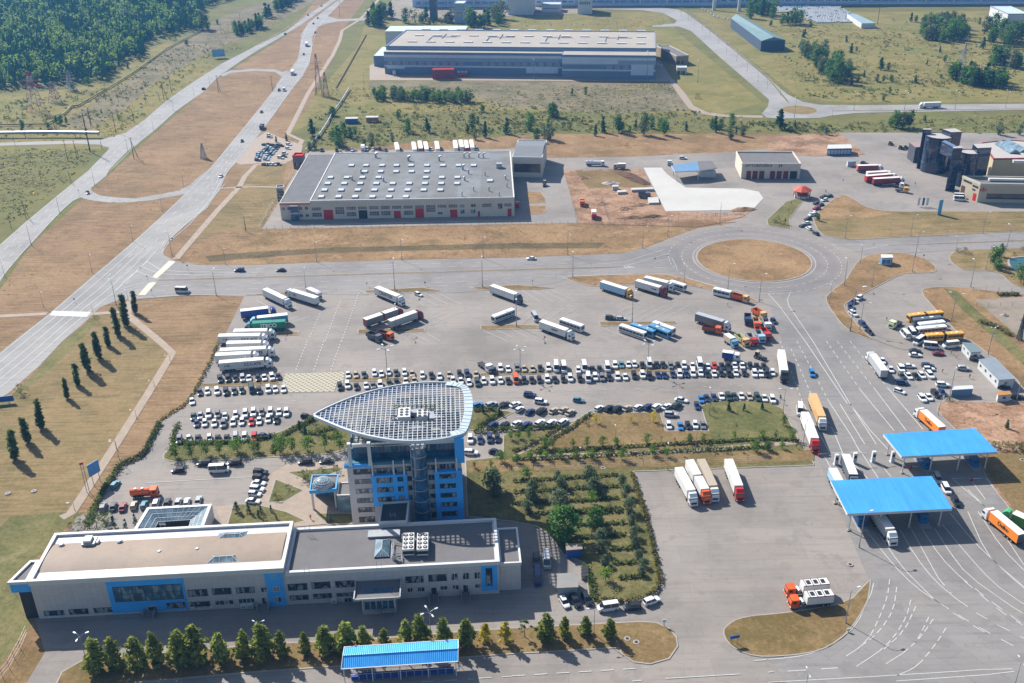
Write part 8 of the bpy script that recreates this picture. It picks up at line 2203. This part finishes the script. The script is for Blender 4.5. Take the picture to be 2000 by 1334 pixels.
lamps('on the dry strips between the bays', (6, '1095,1242,1058:290 135,1237,1092:290'), (7, '35,1217,983:290 938,1192,958:260'), (9, '1945,250,110:290'))
lamps('between the carriageways on the brown median', (5, '720,792,650:1315 1040,552,420:1315 465,327,200:1315 245,582,420:1315 40,832,700:1315 740,112,0:1315 340,1062,940:1315 1270,320,200:1315 1435,120,20:1315'), (1, '1200,1020,930:1315 1355,865,790:1315 1515,745,675:1315 1640,665,590:1315 1000,1190,1080:1315'))
lamps('at the poplar avenue crossing', (5, '910,1052,858:1135 1002,1012,938:1135 737,1152,1050:1160'))
lamps('along the footpath to the forecourt', (9, '935,932,775:1200 910,842,765:1200 1207,352,300:1200 1330,152,105:1200 1068,602,530:1200 585,1320,1255:1200'))
lamps('along the straight road to the warehouse', (3, '1320,132,60:2130 1375,165,100:2130 1425,205,140:2130 1485,245,170:2130 1545,290,215:2130 1610,345,270:2130 1675,412,330:2130 1755,482,388:2130 1835,562,468:2130 1920,642,550:2130 1992,698,618:2130'), (4, '95,745,640:2130'))
lamps('along the far cross road', (4, '670,862,725:290 1065,862,718:290 1460,852,715:290 1855,842,710:290 205,922,768:190 500,907,838:190'))
lamps('before the warehouse', (3, '170,620,470:190 815,620,530:190 1055,625,410:190 1450,648,480:190'), (2, '845,662,560:190'))

def pole_proto(kind):
    root = empty('power_pole', (0, 0, 0)); b = MB()
    b.tube((0, 0, 0), (0, 0, 10), .16, .11, 6)
    if kind == 'A': b.tube((2.2, .3, 0), (0, 0, 8.6), .13, .1, 6)
    b.build('mast', M_WOOD, root); b = MB(); b.tube((-.9, 0, 9.4), (.9, 0, 9.4), .07, .07, 4)
    for x in (-.8, 0, .8): b.tube((x, 0, 9.45), (x, 0, 9.75), .05, .05, 4)
    b.build('cross_arm', M_WOOD, root); return root
objs = []
for r, txt in ((1, '705,1187,885:S 530,1252,1090:S 602,1242,1095:A 710,987,838:A 905,1032,878:S 932,962,858:A 1047,962,850:A 1280,772,638:A 1340,727,588:S 1247,792,720:A 1140,812,718:A 927,802,720:S 120,1142,1060:S 795,1162,1085:A 1048,1242,1072:A 1708,722,588:A 1370,510,460:S 1475,420,375:S 1180,490,430:S 1730,265,205:S 1880,190,110:S 1790,270,210:S'), (5, '205,372,230:A 90,452,350:S 325,92,0:S 550,95,0:A 1920,472,360:A'), (2, '130,712,590:S 655,132,50:S 970,55,-20:S 655,30,-40:S'), (4, '620,652,540:S 1320,582,470:S 1920,572,480:S 855,190,40:S')):
    for t_ in txt.split():
        a, c = t_.split(':'); x, y, ty = map(float, a.split(',')); p = at(*q4(r, x, y)); h = height_at(p, q4(r, x, ty)[1])
        o = place(('pole', c), lambda: pole_proto(c), (p.x, p.y, 0), R_(40) + .3 * len(objs) % 1); s = h / 10; o.scale = (s, s, s); objs.append(o)
objs.sort(key=lambda o: o.location.x / o.location.y)
for i, o in enumerate(objs): tag(o, f'{ordw(i + 1)} slim wooden power pole counted from left across the meadows', 'power pole', 'wooden power poles')

def pylon(r, x, y, ty, label, w, mats, arms=3):
    p = at(*q4(r, x, y)); h = height_at(p, q4(r, x, ty)[1]); root = empty('lattice_pylon', (p.x, p.y, 0)); tag(root, label, 'pylon', 'lattice pylons')
    n = 7; lv = [(h * (i / n) ** .9, w * (1 - .86 * (i / n) ** .8)) for i in range(n + 1)]
    for half in (0, 1):
        b = MB()
        for i in range(n):
            if (i % 2 == half) or len(mats) == 1:
                if len(mats) == 1 and half: continue
                (z0, w0), (z1, w1) = lv[i], lv[i + 1]; C0_ = [(p.x + sx * w0, p.y + sy * w0, z0) for sx, sy in ((-1, -1), (1, -1), (1, 1), (-1, 1))]; C1_ = [(p.x + sx * w1, p.y + sy * w1, z1) for sx, sy in ((-1, -1), (1, -1), (1, 1), (-1, 1))]
                for k in range(4):
                    b.tube(C0_[k], C1_[k], .16, .16, 4); b.tube(C0_[k], C1_[(k + 1) % 4], .09, .09, 4); b.tube(C0_[(k + 1) % 4], C1_[k], .09, .09, 4); b.tube(C1_[k], C1_[(k + 1) % 4], .09, .09, 4)
        if b.v: b.build('lattice_tower', mats[half % len(mats)], root)
    for k in range(arms):
        z = h * (.62 + .15 * k); b = MB(); L = w * (1.9 - .35 * k)
        b.tube((p.x - L, p.y, z), (p.x + L, p.y, z), .12, .12, 4); b.tube((p.x - L, p.y, z), (p.x, p.y, z + 1.8), .08, .08, 4); b.tube((p.x + L, p.y, z), (p.x, p.y, z + 1.8), .08, .08, 4); b.build('cross_arm', mats[0], root)
M_PR = pm('pylon_red', 'b04a40', .6, .1, .5, k=.7); M_PW = pm('pylon_white', 'd0cfcc', .6, .1, .5, k=.7); M_PG = pm('pylon_grey', 'a5aab0', .6, .1, .5, k=.65)
pylon(1, 285, 865, 560, 'big red and white lattice pylon on the left meadow', 5.0, [M_PR, M_PW]); pylon(1, 430, 795, 640, 'reddish grey lattice pylon right of the big red one', 3.6, [M_PG, M_PR]); pylon(1, 555, 705, 555, 'grey lattice pylon at the forest edge', 3.4, [M_PG])
pylon(2, 495, 742, 420, 'tall rusty lattice mast by the warehouse footpath', 2.6, [M_PR, M_PW], 2); pylon(2, 550, 755, 565, 'short red and white lattice mast by the warehouse footpath', 2.2, [M_PR, M_PW], 2); pylon(1, 1590, 1235, 1120, 'small lattice frame on the brown highway median', 1.6, [M_PG], 1); pylon(8, 1960, 1320, 1070, 'dark lattice mast at the edge of the sandy lot', .75, [pm('mast_dark', '3a3e44', .6, .1, .5)], 1)
pylon(4, 1510, 545, 340, 'thin lattice pylon in the upper right meadow', 2.4, [M_PG])

# pipelines on the left
def pipeline(label, tile, txt, r, z, mat, every=14, name='pipeline', base=0):
    P = ground_line([q4(tile, *map(float, t_.split(','))) for t_ in txt.split()]); root = empty(name, (P[0].x, P[0].y, 0)); tag(root, label, 'pipeline')
    b = MB(); b.chain([(p.x, p.y, z) for p in P], r, 8); b.build('pipe', mat, root); L = 0
    for a, c in zip(P[:-1], P[1:]):
        n = int((c - a).length / every)
        for i in range(n):
            q = a.lerp(c, (i + .5) / n); b = MB(); b.tube((q.x, q.y, 0), (q.x, q.y, z - r * .9), .25, .25, 5); b.tube((q.x, q.y - 1.2, z - r), (q.x, q.y + 1.2, z - r), .2, .2, 4); b.build('support', M_KERB, root)
pipeline('fat silver pipeline on supports over the left meadow', 1, '-300,1075 0,1075 400,1070 780,1075', 1.1, 3.2, M_TANK, 22)
pipeline('thin straw coloured pipeline running along the forest edge', 1, '-200,985 0,985 370,980 500,900 560,840 610,835 900,665 1050,570 1290,395 1570,245', .55, 1.2, pm('straw_lagging', 'b5a568', .8, .15, .3, k=.62), 30)
pipeline('old grey heating pipe through the meadow behind the workshop', 2, '390,1190 500,1060 560,970 600,890 650,830 730,700', .5, 1.4, M_TANK, 25)
pipeline('rusty pipe line beside the warehouse footpath', 2, '625,690 700,560 790,400 860,275', .4, .8, pm('rust_pipe', '7a6a4a', .8, .2, .3, k=.6), 40)

# fences
def fence(label, pts, h=2.0, every=4.0, mat=None, z=.1):
    P = ground_line(pts); root = empty('mesh_fence', (P[0].x, P[0].y, 0)); tag(root, label, 'fence', 'mesh fences'); b = MB(); k = 0
    for a, c in zip(P[:-1], P[1:]):
        for t_ in (.35, 1.0, 1.7): b.tube((a.x, a.y, h * t_ / 1.75), (c.x, c.y, h * t_ / 1.75), .025, .025, 3)
        n = max(1, int((c - a).length / every))
        for i in range(n):
            q = a.lerp(c, i / n); k += 1
            if k <= 95:
                pb = MB(); pb.tube((q.x, q.y, 0), (q.x, q.y, h), .055, .055, 5); pb.build('post', mat or M_WOOD, root)
    b.build('wires', M_TANK, root)
fence('mesh fence along the front of the grey workshop', [q4(6, 20, 462), q4(6, 900, 440), q4(6, 2000, 415), q4(7, 500, 420)], 2.2)
fence('mesh fence on the left side of the grey workshop', [q4(6, 20, 460), q4(6, 110, 290), q4(6, 230, 110), q4(6, 290, 10)], 2.2)
fence('fence round the fenced dirt plot, workshop side', [q4(7, 505, 402), q4(7, 465, 232), q4(7, 705, 228)], 2.0, 3)
fence('fence round the fenced dirt plot, site side', [q4(7, 705, 228), q4(7, 760, 415)], 2.0, 3)
fence('long fence along the bottom of the building site', [q4(7, 510, 415), q4(7, 800, 428), q4(7, 1300, 385), q4(7, 1800, 330)], 2.0, 5)
fence('concrete post fence at the lower left meadow edge', [q4(13, -60, 1400), q4(13, 20, 1290), q4(13, 75, 1225), q4(13, 115, 1150), q4(13, 160, 1070), q4(13, 215, 950)], 2.6, 6, M_KERB)
fence('fence along the sandy lot', [q4(8, 1625, 1062), q4(8, 2000, 1065), q4(8, 2200, 1068)], 2.2, 4)
fence('fence along the pond road verge', [q4(8, 1600, 935), q4(8, 1900, 940), q4(8, 2100, 935)], 1.8, 4)
fence('fence along the top of the big lorry lot', [q4(11, 0, 1010), q4(11, 500, 985), q4(11, 1200, 960), q4(11, 2000, 930)], 1.8, 6)
fence('green fence beside the long shed', [q4(3, 1380, 100), q4(3, 1600, 210), q4(3, 1850, 360)], 2.4, 6, pm('fence_green', '4f7a52', .6, .1, .5, k=.6))

# signs, boards, flags
M_SIGNB = pm('sign_blue', '2f62a8', .5, .06, .5, k=.8, obj=True)
def board(label, r, x, y, ty, w, h, face, ang=0, posts=2, cat='sign', name='billboard', back=None):
    p = at(*q4(r, x, y)); H = height_at(p, q4(r, x, ty)[1]); root = empty(name, (p.x, p.y, 0), 0); tag(root, label, cat)
    U = Vector((math.cos(R_(ang)), math.sin(R_(ang)))); N = Vector((U.y, -U.x)); b = MB(); b.obox(p, U, N, -w / 2, w / 2, -.08, .08, H - h, H); b.build('panel', face, root)
    for k in range(posts):
        u = (k - (posts - 1) / 2) * w * .6; b = MB(); q = p.to_2d() + U * u; b.tube((q.x, q.y, 0), (q.x, q.y, H - h), .1, .1, 5); b.build('post', M_POLE, root)
    return root, p, H, U, N
board('big blank blue billboard over the footpath hedge', 9, 760, 1110, 945, 4.0, 4.2, pm('board_blue', '5f9bd6', .5, .05, .3, k=.75), 60)
board('blue road board cut by the left picture edge', 9, 8, 490, 432, 9, 2.2, M_SIGNB, 12)
board('pale blue billboard beside the far carriageway', 1, 1712, 455, 385, 11, 6.5, pm('board_pale_blue', '86b4dc', .5, .05, .3, k=.75), 15, 1)
board('small blue road sign on two posts on the lower grass island', 15, 1735, 1035, 965, 2.4, .9, M_SIGNB, 12)
board('white road sign at the tip of the tree strip', 15, 1187, 895, 838, .9, .9, M_HEAD, 0, 1, 'road sign', 'road_sign'); board('red and white road sign on the lower grass island', 16, 625, 940, 908, .8, .8, M_HEAD, 0, 1, 'road sign', 'road_sign')
board('red and white mast sign beside the blue billboard', 9, 690, 1180, 945, 1.1, .8, M_RED, 30, 2, 'sign', 'mast_sign')
root, p, H, U, N = board('tall pale blue pylon sign on the showroom verge', 8, 1335, 345, 225, 2.4, 9.5, pm('pylon_sign_blue', '5fb0d8', .45, .05, .3, k=.8), 20, 0, 'sign', 'pylon_sign')
for x, c, nm in ((1165, M_HEAD, 'white feather flag nearest the red lorries'), (1200, M_SIGNB, 'blue feather flag between the two white ones'), (1232, M_HEAD, 'white feather flag nearest the pylon sign')):
    p = at(*q4(8, x, 280)); root = empty('feather_flag', p); tag(root, nm, 'flag', 'feather flags'); b = MB(); b.tube(p, p + Vector((0, 0, 5)), .05, .04, 5); b.build('flagpole', M_POLE, root)
    b = MB(); b.box(p.x, p.x + 1.1, p.y - .03, p.y + .03, .8, 4.9); b.build('flag_cloth', c, root)
i = 0
for r, x, y, ty, w in ((5, 585, 1030, 1010, 'at the white crossing on the highway'), (5, 622, 200, 145, 'at the highway link road'), (5, 1350, 560, 520, 'on the highway bend by the footpath'), (5, 1155, 860, 815, 'on the hatched junction triangle'), (5, 1470, 785, 730, 'on the cross road by the junction'), (5, 1190, 970, 925, 'by the yellow crossing'), (7, 1115, 710, 680, 'on the splitter triangle'), (7, 160, 900, 848, 'at the lorry park edge'),
                       (8, 1212, 690, 650, 'on the kiosk island'), (6, 868, 905, 878, 'at the first bay strip'), (6, 1322, 900, 875, 'at the end of the first bay strip'), (7, 1820, 935, 905, 'near the tip of the dry island'), (12, 95, 480, 430, 'at the left lane kerb'), (14, 1590, 1245, 1190, 'beside the blue shed')):
    p = at(*q4(r, x, y)); h = max(2.2, height_at(p, q4(r, x, ty)[1])); root = empty('road_sign', p); tag(root, 'small road sign on a post ' + w, 'road sign', 'small road signs')
    b = MB(); b.tube(p, p + Vector((0, 0, h)), .05, .05, 5); b.build('post', M_POLE, root); b = MB(); b.tube(p + Vector((0, -.08, h - .4)), p + Vector((0, -.04, h - .4)), .38, .38, 10, i % 2); b.build('sign_plate', [M_SIGNB, M_HEAD], root); i += 1
# lane gantry columns and barriers before the canopies
for (x, y0, y1), lb in zip(((160, 438, 338), (340, 425, 322), (522, 412, 308), (710, 412, 308)), ('white lane column nearest the red cabbed lorry', 'white lane column beside the grey lorry', 'white lane column at the middle lane divider', 'white lane column beside the smooth canopy')):
    p = at(1600 + x / 5, 820 + y0 / 5); h = height_at(p, 820 + y1 / 5); root = empty('lane_column', p); tag(root, lb, 'gate column', 'white lane columns')
    b = MB(); b.box(p.x - .55, p.x + .55, p.y - .5, p.y + .5, .1, h); b.box(p.x - .75, p.x + .75, p.y - .7, p.y + .7, 0, .25); b.build('column', M_HEAD, root); b = MB(); b.box(p.x - .35, p.x + .35, p.y - .54, p.y - .5, h * .55, h * .8); b.build('signal_panel', M_DARK, root)
    b = MB(); b.tube((p.x, p.y, h - .3), (p.x + 3.4, p.y + .3, h - .3), .12, .1, 5); b.build('overhead_arm', M_HEAD, root)
for x0, y0, x1, y1, lb in ((0, 335, 70, 330, 'white barrier arm across the lane of the red cab lorry'), (900, 455, 960, 455, 'white barrier arm under the smooth canopy'), (1490, 575, 1575, 572, 'white barrier arm on the meadow side lanes')):
    a, c = at(1600 + x0 / 5, 820 + y0 / 5, 1.0), at(1600 + x1 / 5, 820 + y1 / 5, 1.0); root = empty('lane_barrier', (a.x, a.y, 0)); tag(root, lb, 'barrier', 'lane barriers'); b = MB(); b.tube(a, c, .09, .07, 5); b.build('arm', M_HEAD, root); b = MB(); b.box(a.x - .25, a.x + .25, a.y - .25, a.y + .25, .1, 1.15); b.build('motor_box', M_RED, root)

for r, x, y, lb in ((16, 640, 415, 'pale ringed manhole cover on the big lorry lot'), (15, 900, 995, 'larger pale manhole ring at the tip of the tree strip'), (15, 970, 1022, 'smaller pale manhole ring at the tip of the tree strip'), (9, 265, 1172, 'pale manhole ring on the poplar lawn'), (9, 62, 1190, 'pale manhole ring nearest the left edge of the poplar lawn'), (11, 710, 993, 'pale manhole ring on the lawn above the garden plot'), (12, 1985, 930, 'pale manhole ring on the meadow beside the canopy shadow')):
    c = at(*q4(r, x, y)); root = empty('manhole', (c.x, c.y, 0)); tag(root, lb, 'manhole', 'manhole rings'); b = MB(); zz = .3
    ring_ = [(c.x + .8 * math.cos(2 * PI * i / 16), c.y + .8 * math.sin(2 * PI * i / 16)) for i in range(16)]; b.prism(ring_, 0, zz, 0, 0); b.build('concrete_ring', M_KERB, root); b = MB(); b.tube((c.x, c.y, zz), (c.x, c.y, zz + .06), .4, .4, 12); b.build('cover', M_CHAS, root)

# building-site leftovers
for r, quad, h, lb in ((7, '930,152 1100,146 1103,160 932,167', .5, 'long pale concrete slab pile on the building site'), (7, '820,172 890,167 893,181 824,186', .5, 'short pale concrete slab pile on the building site'), (7, '1060,222 1140,217 1150,262 1068,265', .4, 'square stack of white slabs by the concrete lot'), (7, '782,142 830,140 832,152 784,154', .8, 'small pale block pile on the building site')):
    P = [at(*p).to_2d() for p in q4s(r, quad)][::-1]; b = MB(); k = 3
    for i in range(k): b.prism(offset_poly(P, .12 * (i % 2)), .05 + h * i, .05 + h * (i + .86), 0, 0)
    tag(b.build('slab_stack', M_CONC), lb, 'slab pile', 'slab piles')
def mound(label, r, x, y, w, d_, h, ang, mat, name='earth_mound'):
    c = at(*q4(r, x, y)); rn = random.Random(int(x)); b = MB(); n, m = 18, 5; U = Vector((math.cos(R_(ang)), math.sin(R_(ang)))); V = Vector((-U.y, U.x)); rings = []
    for j in range(m + 1):
        t_ = j / m; rr = 1 - t_
        rings.append([Vector((*(c.to_2d() + U * (w * rr * math.cos(2 * PI * i / n) * rn.uniform(.85, 1.1)) + V * (d_ * rr * math.sin(2 * PI * i / n) * rn.uniform(.85, 1.1))), .03 + h * t_ ** .8 * rn.uniform(.85, 1.1))) for i in range(n)])
    for a, e in zip(rings[:-1], rings[1:]):
        for i in range(n): b.face([a[i], a[(i + 1) % n], e[(i + 1) % n], e[i]])
    tag(b.build(name, mat), label, 'mound', 'earth mounds')
mound('long dark earth mound on the building site', 7, 940, 55, 19, 4.5, 2.6, -62, pm('dark_earth', '6e5038', .95, .2, .3, k=.55))
mound('low heap of rubble on the building site', 7, 770, 98, 6, 3.5, 1.4, 0, M_KERB); mound('reddish earth heap by the rounded concrete corner', 7, 1810, 305, 8, 3.5, 1.6, 10, M_DIRT); mound('small grey gravel heap on the sandy lot', 8, 1845, 1135, 2.2, 1.6, 1.2, 0, M_KERB); mound('earth heap at the end of the slab road', 7, 930, 370, 9, 2.2, 1.2, 5, M_DIRT)
for x, y, w, d_, lb in ((880, 300, 6, 3, 'churned earth heap in the middle of the building site'), (1000, 270, 7, 2.6, 'churned earth heap beside the square slab stack'), (700, 260, 5, 3, 'low churned heap beside the fenced dirt plot'), (1100, 360, 9, 2, 'long churned ridge under the concrete lot'), (560, 60, 5, 3, 'small churned heap on the site corner by the workshop')): mound(lb, 7, x, y, w, d_, 1.3, 8, M_DIRT)
for y, lb in ((455, 'grey waste bin at the top of the hedge row'), (482, 'grey waste bin in the middle of the hedge row'), (510, 'grey waste bin at the bottom of the hedge row')):
    c = at(*q4(15, 568, y + 12)); root = empty('waste_bin', c); tag(root, lb, 'waste bin', 'waste bins'); b = MB(); b.box(c.x - .9, c.x + .9, c.y - .6, c.y + .6, .1, 1.3); b.build('container', M_TANK, root); b = MB(); b.box(c.x - .95, c.x + .95, c.y - .65, c.y + .65, 1.3, 1.42); b.build('lid', M_CHAS, root)
for r, x, y, lb, mt in ((2, 750, 945, 'dark blue hut in the meadow behind the workshop', M_SIGNB), (2, 910, 935, 'pink-beige hut in the meadow behind the workshop', pm('hut_pink', 'b58a7a', .7, .1, .3, k=.62))):
    c = at(*q4(r, x, y + 15)); root = empty('meadow_hut', c); tag(root, lb, 'hut', 'meadow huts'); b = MB(); b.box(c.x - 4, c.x + 4, c.y - 2, c.y + 2, 0, 3.2); b.build('wall', mt, root); b = MB(); b.box(c.x - 4.3, c.x + 4.3, c.y - 2.3, c.y + 2.3, 3.2, 3.5); b.build('roof', M_CONC, root)

# people: one continuous skinned body each
def person_mesh(walk, cloth, legs):
    sw = .22 if walk else .04
    V = [(0, 0, .95), (0, 0, 1.2), (0, 0, 1.42), (0, 0, 1.53), (.01, 0, 1.66), (.02, 0, 1.76), (0, .2, 1.4), (-sw, .27, 1.15), (sw * .2 - sw, .26, .9), (0, -.2, 1.4), (sw, -.27, 1.15), (sw * 1.3, -.26, .9),
         (0, .1, .9), (sw * .8, .11, .5), (sw, .11, .08), (sw + .14, .11, .04), (0, -.1, .9), (-sw * .5, -.11, .5), (-sw * 1.4, -.11, .1), (-sw * 1.4 + .14, -.11, .05)]
    E_ = [(0, 1), (1, 2), (2, 3), (3, 4), (4, 5), (2, 6), (6, 7), (7, 8), (2, 9), (9, 10), (10, 11), (0, 12), (12, 13), (13, 14), (14, 15), (0, 16), (16, 17), (17, 18), (18, 19)]
    Rr = [.15, .15, .16, .06, .1, .08, .075, .055, .04, .075, .055, .04, .1, .075, .05, .04, .1, .075, .05, .04]
    me = bpy.data.meshes.new('person'); me.from_pydata(V, E_, []); o = bpy.data.objects.new('person', me); COL.objects.link(o)
    o.modifiers.new('skin', 'SKIN'); o.modifiers.new('sub', 'SUBSURF').levels = 1
    for i, r in enumerate(Rr): me.skin_vertices[0].data[i].radius = (r, r)
    me.skin_vertices[0].data[0].use_root = True
    bpy.context.view_layer.update()
    m2 = bpy.data.meshes.new_from_object(o.evaluated_get(bpy.context.evaluated_depsgraph_get())); bpy.data.objects.remove(o)
    m2.materials.clear()
    for m in (cloth, legs, pm('skin', 'b08468', .6, .05, 3, obj=True), pm('hair', '3a2c22', .8, .1, 3, obj=True)): m2.materials.append(m)
    for f_ in m2.polygons: z = f_.center.z; f_.material_index = 3 if z > 1.73 else 2 if z > 1.5 else 0 if z > .93 else 1; f_.use_smooth = True
    return m2
PM_ = {}
for r, x, y, ang, wk, cl, lb in ((8, 585, 88, 200, True, 'black', 'person in dark clothes walking across the yard'), (8, 1148, 110, 20, False, 'black', 'person in dark clothes standing before the red lorries'), (8, 450, 170, 90, False, 'dark red', 'person in a dark red top by the car queue'), (12, 1428, 100, 0, True, 'brown', 'person in brown walking behind the red car'), (12, 1470, 132, 0, True, 'tan', 'person in tan walking below the minibuses'),
                                 (12, 1572, 288, 90, False, 'brown', 'person in brown standing before the long office cabin'), (12, 1360, 245, 60, True, 'beige', 'person in beige crossing the bus park'), (9, 1775, 1022, 0, False, 'dark blue', 'person in dark blue standing behind the white minibus'), (14, 428, 60, 270, True, 'red', 'person in a red top on the plaza path'), (8, 925, 1172, 0, False, 'black', 'person in black standing beside the yellow tractor unit'),
                                 (7, 1685, 1058, 0, False, 'black', 'person in black standing in the lorry park'), (12, 95, 448, 90, False, 'black', 'person in black at the left lane kerb')):
    if (wk, cl) not in PM_: PM_[(wk, cl)] = person_mesh(wk, paint(cl), paint('slate'))
    p = at(*q4(r, x, y)); o = bpy.data.objects.new('person', PM_[(wk, cl)]); COL.objects.link(o); o.location = (p.x, p.y, .12); o.rotation_euler = (0, 0, R_(ang)); tag(o, lb, 'person')

# ================================================================== air: one even haze box round the whole place
hb = MB(); hb.box(-2700, 2700, -300, 3300, -1, 178)
hm = bpy.data.materials.new('haze_air'); hm.use_nodes = True; nt_ = hm.node_tree
for n_ in list(nt_.nodes):
    if n_.type != 'OUTPUT_MATERIAL': nt_.nodes.remove(n_)
pv = nt_.nodes.new('ShaderNodeVolumePrincipled'); pv.inputs['Color'].default_value = (.17, .48, 1.0, 1); pv.inputs['Density'].default_value = .00010; pv.inputs['Anisotropy'].default_value = .2
out_ = [n_ for n_ in nt_.nodes if n_.type == 'OUTPUT_MATERIAL'][0]
nt_.links.new(pv.outputs['Volume'], out_.inputs['Volume'])
tag(hb.build('haze', hm, origin=(0, 0, 0)), kind='stuff')
